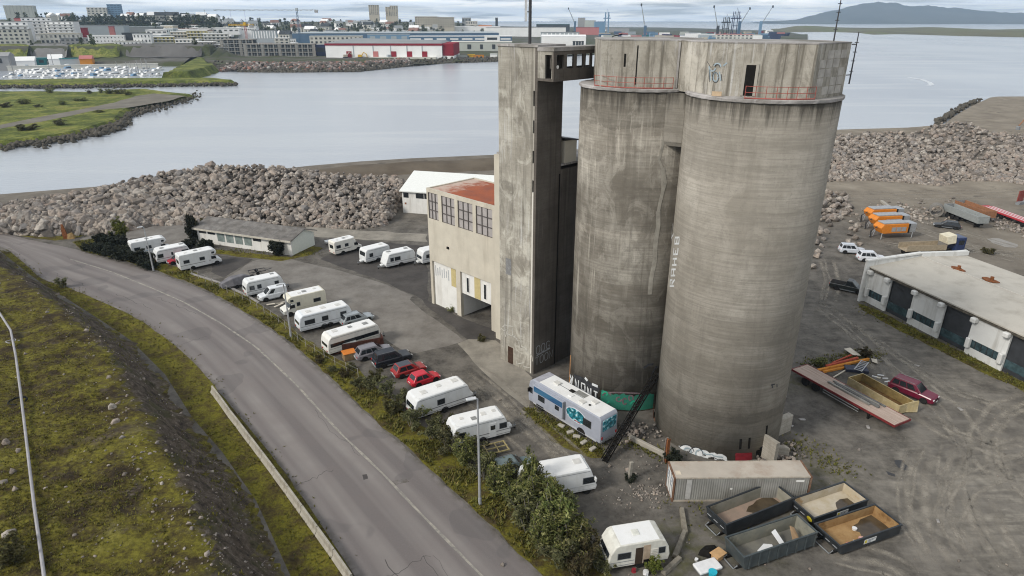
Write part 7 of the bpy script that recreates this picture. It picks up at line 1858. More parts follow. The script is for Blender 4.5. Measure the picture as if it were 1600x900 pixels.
shrub('green-1', G(828, 788), 6.4, 2.0, 'tall slim green sapling rising above the shrubs by the white motorhome', 'sapling', name='sapling')
for k, (px, py, h) in enumerate([(140, 391, 1.6), (152, 395, 2.0), (166, 398, 2.3), (180, 402, 2.5), (196, 405, 2.6), (212, 410, 2.5), (226, 416, 2.2), (236, 421, 1.8), (160, 382, 2.2), (176, 385, 2.7), (194, 390, 2.9), (212, 398, 2.6), (232, 408, 1.8)]):
    shrub('dark-%d' % (k % 3), G(px, py), h, h * 1.25 + .8, 'dark low bush, %s from the junction in the bushes beside the motorhomes' % W_ORD[k], 'bush', 'dark bushes beside the motorhomes', 'bush')
shrub('yellow-0', G(189, 378), 5.2, 3.6, 'yellow-green small tree standing out above the dark bushes', 'tree', None, 'small_tree')
shrub('dark-1', G(303, 378), 6.0, 3.0, 'dark narrow tree at the left end of the office hut', 'tree', None, 'small_tree')
shrub('dry-1', G(314, 362), 3.0, 3.4, 'brown-green bush behind the left end of the office hut', 'bush', None, 'bush')
for k, (px, py, h, w_) in enumerate([(296, 388, 2.0, 3.2), (318, 388, 2.0, 2.6), (328, 387, 1.7, 2.2)]): shrub('dark-%d' % k, G(px, py), h, w_, ('wide dark bush against the left corner of the office hut', 'rounded dark bush under the first office windows', 'small dark bush below the second office window')[k], 'bush', None, 'bush')
shrub('dark-2', G(434, 399), 3.2, 3.8, 'dense dark bush growing against the right half of the office hut', 'bush', None, 'bush')
shrub('willow-2', on_hill(98, 450), 2.0, 2.4, 'lone grey-green bush at the road edge at the top of the hill', 'bush', None, 'bush')
shrub('yellow-1', G(1020, 897), 1.9, 1.3, 'fresh yellow-green weed in front of the derelict caravan', 'weed', None, 'weed')
shrub('green-0', G(706, 487), 1.1, 1.6, 'small green weed at the foot of the factory pillar', 'weed', None, 'weed')
shrub('dry-0', G(752, 533), .8, 1.8, 'low pale weed beside the factory corner', 'weed', None, 'weed')
shrub('dark-0', G(1052, 722), 1.3, 2.2, 'dark bush at the foot of the silo beside the rusty girder', 'bush', None, 'bush')
shrub('dark-2', G(985, 752), .7, 1.3, 'dark weed round the foot of the short concrete post', 'weed', None, 'weed')
shrub('dry-1', G(1352, 558), 1.2, 2.2, 'olive bush behind the scrap timber pile', 'bush', None, 'bush')
shrub('green-2', G(1282, 573), 1.3, 2.4, 'green bush at the left of the scrap timber pile', 'bush', None, 'bush')
shrub('dry-0', G(1545, 397), 1.2, 2.6, 'brownish bush behind the far corner of the workshop roof', 'bush', None, 'bush')
shrub('dry-1', G(30, 880), 1.6, 2.6, 'dark green bush low on the hill at the bottom left', 'bush', None, 'bush', ).location = on_hill(22, 872)
for k, (px, py, h, w_, kd) in enumerate([(78, 146, 4.5, 6, 'green'), (141, 147, 3, 4, 'willow'), (158, 146, 4, 3, 'green'), (171, 147, 3.5, 7, 'green'), (188, 147, 4, 9, 'green'), (200, 149, 2.5, 6, 'green'), (10, 168, 3, 9, 'willow'), (38, 163, 3, 8, 'green'), (60, 168, 2, 5, 'willow'), (98, 164, 2.5, 5, 'green'), (125, 158, 2, 8, 'green'), (90, 196, 3, 8, 'willow'), (40, 204, 2.5, 9, 'dry'), (155, 176, 1.5, 6, 'green')]):
    shrub('%s-%d' % (kd, k % 2), G(px, py, -1.0), h, w_, ('tall lone', 'small grey-green', 'slim green', 'wide leafy', 'wide green', 'low green', 'spreading grey-green', 'broad leafy', 'grey-green', 'rounded green', 'flat green', 'wide grey-green', 'brownish', 'tiny green')[k] + ' bush on the grassy spit across the water', 'bush', 'bushes on the grassy spit', 'bush')
# weeds and tufts, too many to count
def tufts(name, pts, hgt_, seed, m, n_bl=5):
    g = np.random.default_rng(seed); V = []
    P = np.array([[p[0], p[1], p[2]] for p in pts]); N_ = len(P)
    S = np.array([p[3] if len(p) > 3 else 1.0 for p in pts])
    for k in range(n_bl):
        a = g.uniform(0, 6.28, N_); ln = hgt_ * S * g.uniform(.5, 1.3, N_); w_ = ln * g.uniform(.12, .25, N_); tl = ln * g.uniform(.2, .9, N_)
        d = np.stack([np.cos(a), np.sin(a), 0 * a], 1); q = np.stack([-np.sin(a), np.cos(a), 0 * a], 1)
        o_ = P + d * (g.uniform(0, .35, N_) * ln)[:, None]
        top = o_ + d * tl[:, None] + np.array([0, 0, 1]) * (ln * .8)[:, None]
        V.append(np.stack([o_ - q * w_[:, None], o_ + q * w_[:, None], top], 1))
    v = np.concatenate(V, 0).reshape(-1, 3); f = np.arange(len(v)).reshape(-1, 3)
    return npmesh(name, v, f, m, kind='stuff')
ML_MOSS = leaf_material('moss_blade', [(.048, .038, .02), (.085, .07, .02), (.135, .118, .022), (.19, .168, .028), (.09, .10, .025)], .2)
ML_GRASS = leaf_material('grass_blade', [(.065, .065, .020), (.11, .11, .024), (.165, .16, .03), (.19, .145, .05)], .2)
pts = []; r3 = random.Random(9)
for k in range(30000):
    px, py = r3.uniform(-10, 470), r3.uniform(392, 915); p = G(px, py, 4); d_, a_ = hill_d(p.x, p.y)
    if d_ < .4: continue
    if noise.fractal((p.x * .16, p.y * .16, 2.2), 1, 2, 4) + (.35 if d_ > 7 else -.3) < r3.uniform(-.4, .5): continue
    pts.append((p.x, p.y, hill_h(p.x, p.y) - .03, r3.uniform(.5, 1.3)))
tufts('grass', pts, .17, 1, ML_MOSS, 6)
pts = []
for i in range(len(vg) - 2):
    for k in range(340):
        u = r3.random(); a = vg[i].lerp(vg[i+1], u); q = min(RL, key=lambda t_: (t_ - a).length); w_ = r3.uniform(-.02, .98); p = a.lerp(q, w_) + Vector((r3.gauss(0, .7), r3.gauss(0, .7), 0))
        if hill_d(p.x, p.y)[0] > -.1: continue
        if noise.noise((p.x * .3, p.y * .3, 1)) > r3.uniform(-.5, .35): pts.append((p.x, p.y, 0, r3.uniform(.5, 1.2)))
for i in range(len(vr) - 2):
    for k in range(260):
        u = r3.random(); a = vr[i].lerp(vr[i+1], u); q = min(vi, key=lambda t_: (t_ - a).length); p = a.lerp(q, r3.uniform(.03, .9)); pts.append((p.x, p.y, 0, r3.uniform(.6, 2.2)))
tufts('grass', pts, .2, 2, ML_GRASS, 6)
pts = []
for (x0, y0, x1, y1, sx, n_) in [(825, 640, 940, 708, 8, 900), (1342, 478, 1600, 604, 6, 900), (325, 392, 500, 396, 4, 300), (1230, 690, 1330, 740, 14, 260), (1260, 570, 1370, 552, 10, 600), (980, 690, 1050, 715, 8, 350), (0, 360, 130, 368, 4, 300), (1100, 790, 1110, 790, 40, 100)]:
    for k in range(n_):
        u = r3.random(); p = G(x0 + (x1-x0)*u + r3.gauss(0, sx), y0 + (y1-y0)*u + r3.gauss(0, sx * .5)); pts.append((p.x, p.y, 0, r3.uniform(.5, 1.2)))
tufts('grass', pts, .24, 3, ML_GRASS, 6)
# ---------------------------------------------------------------- far shore, town, harbour
def spit(name, pts_px, top, m, zw=-3.0, inner=5.0, n_sub=3, seed=0, hfun=None):
    """low land with a sloping edge, grown from its outline"""
    P = GL(pts_px, -2.6); ar = sum(P[i].x * P[(i+1) % len(P)].y - P[(i+1) % len(P)].x * P[i].y for i in range(len(P)))
    if ar < 0: P = P[::-1]
    q = []
    for i, a in enumerate(P):
        b = P[(i+1) % len(P)]; k = max(1, int((b - a).length / 9)); nr = Vector((b.y - a.y, a.x - b.x, 0)).normalized(); r_ = random.Random(seed + i)
        for j in range(k): q.append(a.lerp(b, j / k) + (nr * r_.uniform(-1, 1) * min(1.6, inner * .3) if j else Vector()))
    n_ = len(q); inn = []
    for i in range(n_):
        d = (q[(i+1) % n_] - q[i-1]).normalized(); inn.append(q[i] + Vector((-d.y, d.x, 0)) * inner)
    vs = [(a.x, a.y, zw - .8) for a in q] + [(a.x, a.y, top) for a in inn]
    mb = MB().add(vs, [tuple(range(n_, 2*n_))] + [(i, (i+1) % n_, (i+1) % n_ + n_, i + n_) for i in range(n_)])
    o = mb.build(name, m, kind='structure'); return o
M_SHORE = mat('dark_shore', (.085, .075, .062), .95, var=.4, scale=.3)
spit('sand_spit', [(-160, 150), (0, 146), (60, 146), (150, 147), (205, 143), (235, 142), (270, 147), (310, 151), (270, 162), (215, 173), (203, 180), (195, 193), (150, 208), (100, 219), (50, 225), (0, 232), (-160, 250)], -.8, M_SPIT, inner=4.5)
sheet('path', GL([(-60, 205), (0, 195), (60, 183), (130, 170), (180, 160), (212, 150), (240, 146), (290, 150), (262, 158), (200, 168), (150, 172), (70, 189), (0, 201), (-60, 212)], -.75), -.77, mat('gravel_path', (.17, .155, .13), .95, var=.2, scale=.1), .8, 8, 3)
spit('breakwater', [(-160, 137), (0, 136), (90, 136), (230, 132), (340, 131), (372, 129), (340, 125), (250, 125), (130, 126), (0, 128), (-160, 129)], -.6, M_SPIT, inner=5)
spit('grassy_mound', [(250, 126), (275, 112), (292, 101), (310, 95), (326, 99), (333, 107), (344, 111), (330, 117), (300, 124)], 3.0, M_SPIT, inner=5)
pl = []
for k in range(700):
    u = rnd.random(); p = G(-20 + 390 * u, 135.5 - 5.5 * max(0, u - .25) + rnd.gauss(0, .6), -2); pl.append((p.x, p.y, -2.6 + rnd.uniform(0, 1.2), rnd.uniform(.6, 1.6)))
rock_mass('shore_stones', pl, seed=22, m=M_WET)

COLS = [-260, 330, 372, 520, 640, 700, 790, 1000, 1200, 1262]
def tab(rows):
    o = []
    for a, z in rows: o.append((G(800, a, z).y if a < 1000 else a, z))
    return o
T_L = tab([(105, -4), (103, -.2), (94, 1.5), (88, 3), (72, 13), (60, 16), (45, 26), (38, 31), (33.6, 36), (1800, 39), (2700, 30), (3600, 10)])
T_M = [(0, -4), (6, -.2), (120, .8), (260, 1.5), (420, 2.5), (620, 6), (800, 14), (1000, 24), (1250, 31), (1500, 33), (2200, 28), (3000, 10)]
T_P = [(0, -4), (6, -.5), (100, .5), (300, .8), (600, 1), (900, 1), (1100, 1), (1300, 1.5), (1500, 1.5), (1700, 1), (1900, 0), (2000, -4)]
def shoreY(px): return G(800, float(np.interp(px, [372, 450, 560, 620, 690, 780, 905, 1050, 1200, 1262], [113, 113.5, 112.5, 106, 99.5, 96.5, 88, 78, 67, 63])), -3).y
TABS = []
for c_ in COLS:
    if c_ <= 330: TABS.append(T_L)
    elif c_ <= 700: s = shoreY(c_); TABS.append([(s + a, z) for a, z in T_M])
    elif c_ <= 790: s = shoreY(c_); TABS.append([(s + a, z * (.45 if c_ > 750 else .8) if z > 2 else z) for a, z in T_M])
    elif c_ <= 1000: s = shoreY(c_); TABS.append([(s + a * 1.5, z) for a, z in T_P])
    else: s = shoreY(c_); TABS.append([(s + a * (.75 if c_ < 1262 else .25), z) for a, z in T_P])
def terr(px, Y):
    k = 0
    while k < len(COLS) - 2 and px > COLS[k + 1]: k += 1
    u = min(1, max(0, (px - COLS[k]) / (COLS[k+1] - COLS[k])))
    z = [float(np.interp(Y, [a for a, _ in T], [b for _, b in T])) for T in (TABS[k], TABS[k+1])]
    return z[0] * (1 - u) + z[1] * u
NR = 70; v = []; f = []; pxs = np.linspace(-260, 1262, 120)
for i, px in enumerate(pxs):
    k = 0
    while k < len(COLS) - 2 and px > COLS[k + 1]: k += 1
    u = min(1, max(0, (px - COLS[k]) / (COLS[k+1] - COLS[k])))
    for j in range(NR):
        s = j / (NR - 1) * (len(T_L) - 1)
        Y = [float(np.interp(s, range(len(T)), [a for a, _ in T])) for T in (TABS[k], TABS[k+1])]; Y = Y[0] * (1 - u) + Y[1] * u
        z = terr(px, Y) + (noise.noise((px * .05, Y * .01, 0)) * 1.2 if 4 < j < NR - 5 and px < 700 else 0)
        v.append((XD(px, Y, z), Y, z))
for i in range(len(pxs) - 1):
    for j in range(NR - 1): a = i*NR+j; f.append((a, a+NR, a+NR+1, a+1))
n = NT('town_ground'); cc = n.ramp(n.noise(.012, 7, .65), [(.3, (.10, .095, .085)), (.45, (.06, .07, .03)), (.55, (.09, .085, .07)), (.65, (.13, .125, .115)), (.75, (.075, .085, .03))]); M_TOWN = n.done(cc, .95)
tg = npmesh('far_shore', v, f, M_TOWN, True, kind='structure')
if sum(p.normal.z for p in tg.data.polygons) < 0: tg.data.flip_normals()
# green slopes above the marina and grey rubble shores
def patch(name, pts, m, lift=.6):
    """sheet following the far terrain; points given as column and distance"""
    v_ = []; n_ = 10
    a0, a1, b0, b1 = pts
    v_ = []; f_ = []
    for i in range(25):
        for j in range(9):
            px = a0 + (a1 - a0) * i / 24; e_ = min(1, (1 - abs(i - 12) / 12.01) * 3) ** .5 * (.85 + .25 * noise.noise((px * .09, b0, 1))); Y = (b0 + b1) / 2 + (b1 - b0) * (j / 8 - .5) * e_; z = terr(px, Y) + lift; v_.append((XD(px, Y, z), Y, z))
    for i in range(24):
        for j in range(8): a = i*9+j; f_.append((a, a+9, a+10, a+1))
    o = npmesh(name, v_, f_, m, True, kind='structure')
    if sum(p.normal.z for p in o.data.polygons) < 0: o.data.flip_normals()
patch('grass_slope', (108, 190, 700, 775), M_SPIT); patch('grass_slope', (-40, 45, 695, 770), M_SPIT)
patch('gravel_slope', (46, 106, 690, 775), mat('grey_gravel', (.17, .165, .16), .95, var=.15, scale=.05)); patch('gravel_slope', (192, 320, 700, 780), mat('dark_gravel', (.12, .115, .11), .95, var=.25, scale=.05))
pl = []
for k in range(1500):
    px = rnd.uniform(330, 780); s = shoreY(px) if px > 372 else 620; Y = s + abs(rnd.gauss(0, 9)); z = -3 + (Y - s) * .22; pl.append((XD(px, Y, z), Y, z, rnd.uniform(.8, 2.2)))
rock_mass('shore_stones', pl, seed=23, m=M_WET)
pl = []
for k in range(2400):
    px = rnd.uniform(345, 640); Y = shoreY(max(372, px)) + rnd.uniform(4, 80); z = terr(px, Y); pl.append((XD(px, Y, z), Y, z, rnd.uniform(.6, 2.6)))
n = NT('scrap'); ge = n.t.nodes.new('ShaderNodeNewGeometry'); M_SCRAP = n.done(n.ramp(ge.outputs['Random Per Island'], [(0., (.10, .085, .075)), (.3, (.24, .20, .18)), (.5, (.16, .13, .12)), (.7, (.36, .34, .32)), (.85, (.26, .14, .11)), (1., (.12, .11, .10))], 'CONSTANT'), .9)
rock_mass('rubble', pl, seed=24, m=M_SCRAP)

BOXM = {}
def unit_box(name, m):
    k = (name, m.name)
    if k not in BOXM: BOXM[k] = MB().box(-.5, .5, -.5, .5, -.5, .5).mesh(name); BOXM[k].materials.append(m)
    return BOXM[k]
def ubox(name, m, parent, c, s):
    o = bpy.data.objects.new(name, unit_box(name, m)); COL.objects.link(o); setp(o, parent); o.location = c; o.scale = s; return o
FW = lambda nm, c, v_=.06: mat(nm, c, .8, var=v_, scale=.1)
MF = {'white': FW('far_white', (.80, .80, .79)), 'offwhite': FW('far_offwhite', (.56, .55, .50)), 'grey': FW('far_grey', (.30, .30, .30)), 'beige': FW('far_beige', (.46, .42, .34)), 'yellow': FW('far_yellow', (.46, .40, .17)),
      'blue': FW('far_blue', (.08, .14, .22)), 'skyblue': FW('far_skyblue', (.16, .27, .40)), 'dark': FW('far_dark', (.045, .05, .055)), 'roofgrey': FW('far_roof', (.25, .265, .27)), 'red': FW('far_red', (.24, .018, .03)), 'pink': FW('far_pink', (.45, .17, .16)),
      'concrete': FW('far_concrete', (.27, .255, .23)), 'steel': FW('far_steel', (.36, .40, .42)), 'navy': FW('far_navy', (.035, .045, .10)), 'palegreen': FW('far_palegreen', (.44, .46, .42)), 'tile': FW('far_tile', (.22, .13, .105)), 'orange': FW('far_orange', (.55, .22, .03)), 'gold': FW('far_gold', (.58, .36, .03)), 'teal': FW('far_teal', (.03, .16, .17))}
n = NT('far_window'); M_FG = n.done(n.ramp(n.t.nodes.new('ShaderNodeObjectInfo').outputs['Random'], [(0., (.02, .025, .03)), (.6, (.05, .055, .06)), (.85, (.14, .14, .13)), (1., (.26, .25, .23))]), .2)
def building(name, label, cat, px0, px1, ytop, ybase, Y, wall, roof, nx=0, ny=0, depth=16, rot=0.0, gable=0.0, group=None, wm=None, ww=.55, wh=.5, bottom=.08, balcony=None):
    zb = ZD(ybase, Y); zt = ZD(ytop, Y); pc = (px0 + px1) / 2; x0 = XD(px0, Y, zb); x1 = XD(px1, Y, zb); W = (x1 - x0); cx0 = (x0 + x1) / 2
    gz = min(zb, terr(pc, Y)) - 1.5
    t = thing(name, label, cat, (cx0, Y, zb), rot - math.atan2(cx0, Y) * .6, group); Hh = zt - zb; lo = gz - zb
    MB().box(-W/2, W/2, 0, depth, lo, Hh).build('wall', MF[wall], t)
    if gable:
        MB().loft([[(-W/2 - .4, -.4, Hh + .02), (-W/2 - .4, depth + .4, Hh + .02), (-W/2 - .4, depth / 2, Hh + gable)], [(W/2 + .4, -.4, Hh + .02), (W/2 + .4, depth + .4, Hh + .02), (W/2 + .4, depth / 2, Hh + gable)]]).build('roof', MF[roof], t)
    else: MB().box(-W/2 - .3, W/2 + .3, -.3, depth + .3, Hh + .01, Hh + .6).build('roof', MF[roof], t)
    if nx and ny:
        r_ = random.Random(int(px0 * 7 + ybase)); cw = W / nx; ch = (Hh * (1 - bottom)) / ny
        for i in range(nx):
            for j in range(ny):
                ubox('window', wm or M_FG, t, (-W/2 + (i + .5) * cw, -.06, Hh * bottom + (j + .52) * ch), (cw * ww * r_.uniform(.7, 1.1), .2, ch * wh))
    if balcony:
        ch = (Hh * (1 - bottom)) / ny
        for j in range(ny): ubox('balcony', MF[balcony], t, (0, -.9, Hh * bottom + j * ch + ch * .12), (W * .96, 1.6, ch * .2))
    return t
# left: apartment blocks on the bluff
building('apartment_block', 'white terraced apartment block at the far left with rows of dark windows', 'apartment block', -30, 45, 34, 70, 800, 'white', 'grey', 8, 5, 20, ww=.4, wh=.4, balcony='white')
building('apartment_block', 'off-white lower apartment block in front of the white terraced one at the far left', 'apartment block', 5, 46, 46, 71, 770, 'offwhite', 'grey', 6, 4, 14, balcony=None)
building('apartment_block', 'tall white stepped apartment block left of the pine wood', 'apartment block', 43, 82, 28, 55, 860, 'white', 'grey', 6, 5, 18, .2, ww=.4, wh=.4, balcony='white')
building('apartment_block', 'white apartment block stepping down to the right beside the pine wood', 'apartment block', 78, 117, 34, 57, 850, 'white', 'grey', 5, 5, 18, -.15, ww=.35, wh=.4, balcony='white')
building('retaining_wall', 'long pale retaining wall below the far left apartments', 'wall', -20, 60, 71, 79, 745, 'white', 'offwhite', 0, 0, 5)
building('apartment_block', 'low beige building with a flat terrace between the apartment blocks and the white row', 'building', 70, 124, 53, 70, 800, 'offwhite', 'beige', 9, 2, 14)
building('apartment_block', 'small grey building left of the white apartment row', 'building', 100, 146, 60, 72, 780, 'grey', 'roofgrey', 7, 2, 12)
building('apartment_block', 'white apartment row with black window dots above the green slope', 'apartment block', 144, 194, 56, 74, 785, 'white', 'white', 10, 3, 14, ww=.28, wh=.35)
building('apartment_block', 'black cube apartment building in the white row', 'building', 194, 214, 52, 66, 800, 'dark', 'dark', 3, 2, 14)
building('apartment_block', 'white apartment block right of the black cube', 'apartment block', 213, 238, 53, 77, 780, 'white', 'roofgrey', 5, 3, 14, ww=.35)
building('apartment_block', 'white low block under the black cube', 'apartment block', 183, 222, 65, 77, 770, 'white', 'offwhite', 7, 2, 12, ww=.35)
for i, (a, b, y0, y1, Y, wl_, lab) in enumerate(((238, 272, 58, 72, 800, 'yellow', 'yellow terraced apartment block next to the white row'), (240, 300, 70, 82, 770, 'yellow', 'front yellow apartment row with white balconies'), (270, 298, 50, 66, 840, 'beige', 'beige and yellow block behind the yellow terraces'), (278, 312, 62, 83, 775, 'offwhite', 'cream block with dark windows right of the yellow terraces'), (296, 325, 48, 68, 840, 'yellow', 'rear yellow block with flat roof'), (308, 335, 66, 86, 765, 'concrete', 'grey block beside the cream block'), (322, 358, 53, 74, 830, 'offwhite', 'pale block with white balconies before the tower crane'), (330, 360, 70, 90, 770, 'concrete', 'bare concrete block above the rocky shore'))):
    building('apartment_block', lab, 'apartment block', a, b, y0, y1, Y, wl_, 'white', 6, 4 if y1 - y0 > 17 else 3, 14, .1 * (-1) ** i, balcony='white' if wl_ != 'concrete' else 'grey')
def frame_block(label, px0, px1, y0, y1, Y, nf):
    """a concrete building under construction: floors, columns, scaffold"""
    zb = ZD(y1, Y); zt = ZD(y0, Y); x0, x1 = XD(px0, Y, zb), XD(px1, Y, zb); W = x1 - x0; Hh = zt - zb
    t = thing('unfinished_block', label, 'building site', ((x0+x1)/2, Y, zb), 0)
    MB().box(-W/2 + 1, W/2 - 1, 3, 16, -4, Hh - .5).build('core', MF['dark'], t)
    for j in range(nf + 1): ubox('floor_slab', MF['concrete'], t, (0, 8, Hh * j / nf), (W, 17, .9))
    k = max(4, int(W / 6))
    for j in range(k + 1): ubox('column', MF['concrete'], t, (-W/2 + W * j / k, .3, Hh/2 - 1), (1.2 if j % 3 else 3.5, .8, Hh + 2))
    sc = MB()
    for j in range(k * 2): x = -W/2 + W * j / (k * 2); sc.box(x - .08, x + .08, -1.4, -1.2, 0, Hh + 1)
    for j in range(nf * 2): z = Hh * j / (nf * 2); sc.box(-W/2, W/2, -1.4, -1.25, z, z + .12)
    sc.build('scaffold', MF['steel'], t)
frame_block('concrete building shell under the yellow tower crane', 350, 398, 62, 92, 770, 5)
frame_block('long scaffolded concrete shell left of the red and white warehouse', 386, 492, 69, 94, 760, 4)
building('apartment_block', 'grey ribbed block behind the scaffolded shell', 'building', 396, 432, 48, 62, 960, 'steel', 'roofgrey', 9, 1, 14, wm=MF['white'], ww=.4, wh=.9)
building('apartment_block', 'small white block above the scaffolded shell', 'building', 430, 452, 60, 70, 840, 'offwhite', 'white', 3, 2, 10)
building('dark_shed', 'dark purple-grey shed joined to the red and white warehouse', 'shed', 492, 512, 71, 86, 770, 'navy', 'navy', 1, 1, 12, wm=MF['dark'])
# red and white warehouse
zb = ZD(96, 742); Yw = 742
wx0, wx1 = XD(510, Yw, 0), XD(692, Yw, 0); Ww = wx1 - wx0; zt_ = ZD(71, Yw)
wh = thing('warehouse', 'long white warehouse with red trim and red doors on the far shore', 'warehouse', (wx0, Yw, 0), RAD(-2))
MB().box(0, Ww, 0, 70, -2, zt_).build('wall', MF['white'], wh)
MB().loft([[(-.5, y, zt_ + .02) for y in (-.5, 70)] + [(-.5, 70, zt_ + 2.2), (-.5, -.5, zt_ + 2.0)], [(Ww + .5, y, zt_ + .02) for y in (-.5, 70)] + [(Ww + .5, 70, zt_ + 2.2), (Ww + .5, -.5, zt_ + 2.0)]]).build('red_fascia', MF['red'], wh)
MB().loft([[(-.2, -.2, zt_ + 2.1), (Ww, -.2, zt_ + 2.1), (Ww, 70, zt_ + 2.2), (-.2, 70, zt_ + 2.2)], [(Ww * .15, 10, zt_ + 6.0), (Ww * .97, 10, zt_ + 3.6), (Ww * .97, 60, zt_ + 3.8), (Ww * .15, 60, zt_ + 6.0)]]).build('roof', MF['roofgrey'], wh)
for k, fx in enumerate((.20, .43, .585, .72, .85)):
    o = ubox('door', MF['red'] if k != 1 else MF['pink'], wh, (Ww * fx, -.1, 4.2), (5.6, .4, 6.4))
for fx in (.24, .41, .56, .70, .83): ubox('rib', MF['steel'], wh, (Ww * fx, -.12, zt_ / 2 + 1), (.9, .35, zt_ - 2))
MB().box(Ww + .6, Ww + 12, 2, 60, 3, zt_ + 1.8).build('red_end_bay', MF['red'], wh); MB().box(Ww + .6, Ww + 12, 2.2, 60, -2, 2.9).build('end_base', MF['white'], wh)
MB().box(Ww * .38, Ww * .95, -6, -.1, -2, 1.8).build('loading_ramp', MF['offwhite'], wh)
building('office_building', 'cream office building peeking over the red and white warehouse', 'building', 486, 566, 57, 70, 860, 'offwhite', 'offwhite', 12, 2, 16)
building('warehouse', 'very long blue warehouse with a pale flat roof', 'warehouse', 462, 780, 52, 66, 1120, 'blue', 'steel', 0, 0, 130)
building('warehouse', 'sky blue end bay joined to the long blue warehouse', 'warehouse', 575, 640, 54, 66, 1090, 'skyblue', 'steel', 4, 1, 20, wm=MF['steel'])
building('warehouse', 'blue warehouse with white window bands toward the tower', 'warehouse', 640, 800, 57, 66, 1080, 'blue', 'white', 8, 1, 30, wm=MF['white'], ww=.8, wh=.25)
building('warehouse', 'low grey warehouse with black gates right of the red and white one', 'warehouse', 705, 800, 66, 82, 900, 'palegreen', 'offwhite', 5, 1, 40, wm=MF['dark'], ww=.3, wh=.5)
building('warehouse', 'white warehouse roof line behind the long blue warehouse', 'warehouse', 640, 782, 42, 52, 1500, 'white', 'white', 0, 0, 60)
building('warehouse', 'small white office with a dark band near the tower', 'building', 757, 781, 56, 66, 1040, 'white', 'white', 1, 1, 14, ww=.8, wh=.4)
building('hall', 'grey-green sloping hall roof beyond the white apartment row', 'hall', 116, 190, 40, 52, 930, 'steel', 'roofgrey', 0, 0, 40)
building('hall', 'teal-grey long hall behind the white row', 'hall', 198, 270, 42, 50, 1000, 'roofgrey', 'steel', 0, 0, 30)
for i, (a, b, y0, y1, Y) in enumerate(((232, 300, 47, 54, 960), (300, 372, 44, 52, 1010), (372, 400, 43, 50, 1040))): building('hall', ('left', 'middle', 'right')[i] + ' one of three flat white halls in front of the hillside wood', 'hall', a, b, y0, y1, Y, 'white', 'white', 9, 1, 30, wh=.3)
building('apartment_block', 'big pale ribbed apartment block on the ridge at the far left', 'apartment block', 13, 52, 9, 26, 1300, 'palegreen', 'offwhite', 8, 1, 20, wm=MF['grey'], ww=.1, wh=.9)
building('office_tower', 'bright blue glass office tower on the skyline', 'office tower', 171, 189, 7, 24, 1500, 'skyblue', 'skyblue', 4, 5, 20, wm=MF['blue'], ww=.8)
building('apartment_block', 'pale block beside the blue glass tower', 'building', 139, 166, 12, 24, 1480, 'offwhite', 'white', 5, 3, 16)
building('high_rise', 'left high-rise tower of a pair on the skyline', 'high-rise', 577, 592, 8, 25, 1900, 'beige', 'offwhite', 5, 9, 24, ww=.5)
building('high_rise', 'middle slim high-rise tower joined to the right-hand one', 'high-rise', 603, 611, 11, 27, 1900, 'beige', 'offwhite', 2, 8, 24, ww=.5)
building('high_rise', 'right high-rise tower of the skyline pair', 'high-rise', 610, 621.5, 9, 27, 1880, 'beige', 'offwhite', 4, 9, 24, ww=.5)
building('apartment_block', 'long beige apartment block right of the skyline towers', 'apartment block', 649, 684, 26, 45, 1500, 'beige', 'offwhite', 9, 5, 18)
building('apartment_block', 'beige apartment block continuing toward the sea', 'apartment block', 684, 710, 27, 45, 1480, 'beige', 'offwhite', 7, 5, 18)
building('office_building', 'grey-green box building on the ridge near the sea horizon', 'building', 722, 736, 28, 45, 1700, 'roofgrey', 'grey', 3, 2, 20)
building('apartment_block', 'pale ribbed block below the grey-green box', 'building', 728, 746, 33, 45, 1600, 'offwhite', 'steel', 5, 2, 16)
building('chimney_tower', 'dark narrow tower standing against the sea left of the lift tower', 'tower', 774, 778, 28, 44, 1700, 'dark', 'dark', 0, 0, 8)
building('warehouse', 'orange-red roofed hall close to the dark narrow tower', 'hall', 748, 768, 40, 45, 1550, 'pink', 'orange', 0, 0, 30)
# clubhouse, sheds and tents by the marina
building('boathouse', 'grey boathouse at the far left of the marina', 'boathouse', -20, 13, 88, 104, 600, 'grey', 'grey', 1, 1, 20, gable=3, wm=MF['dark'])
building('tent', 'white tent roof on the marina quay', 'tent', 24, 52, 95, 101, 640, 'white', 'white', 0, 0, 12, gable=3.5)
building('shed', 'dark green shed behind the white tent', 'shed', 46, 71, 92, 101, 650, 'teal', 'teal', 2, 1, 12, wm=MF['dark'])
building('tent', 'pointed white sail roof behind the marina', 'tent', 77, 96, 92, 95, 655, 'white', 'white', 0, 0, 8, gable=4)
building('shed', 'long pale quay shed with a blue edge behind the boats', 'shed', 96, 124, 92, 97, 655, 'steel', 'teal', 0, 0, 8)
building('tent', 'orange-red tent roof in the middle of the marina quay', 'tent', 126, 143, 92, 97, 655, 'orange', 'pink', 0, 0, 10, gable=3)
building('pontoon', 'long pale pontoon along the back of the marina', 'pontoon', 30, 235, 102, 104, 620, 'offwhite', 'offwhite', 0, 0, 3)
for i, (a, b, Y, m1, lab) in enumerate(((120, 135, 880, 'red', 'row of red parked cars in front of the grey-green hall'), (171, 178, 870, 'pink', 'red delivery box by the hall'), (24, 34, 860, 'pink', 'red roof hut among the far left apartments'))):
    building('red_hut', lab.replace('row of red parked cars', 'low red hut'), 'hut', a, b, (44, 42, 29)[i], (48, 49, 34)[i], Y, m1, 'red', 0, 0, 6)
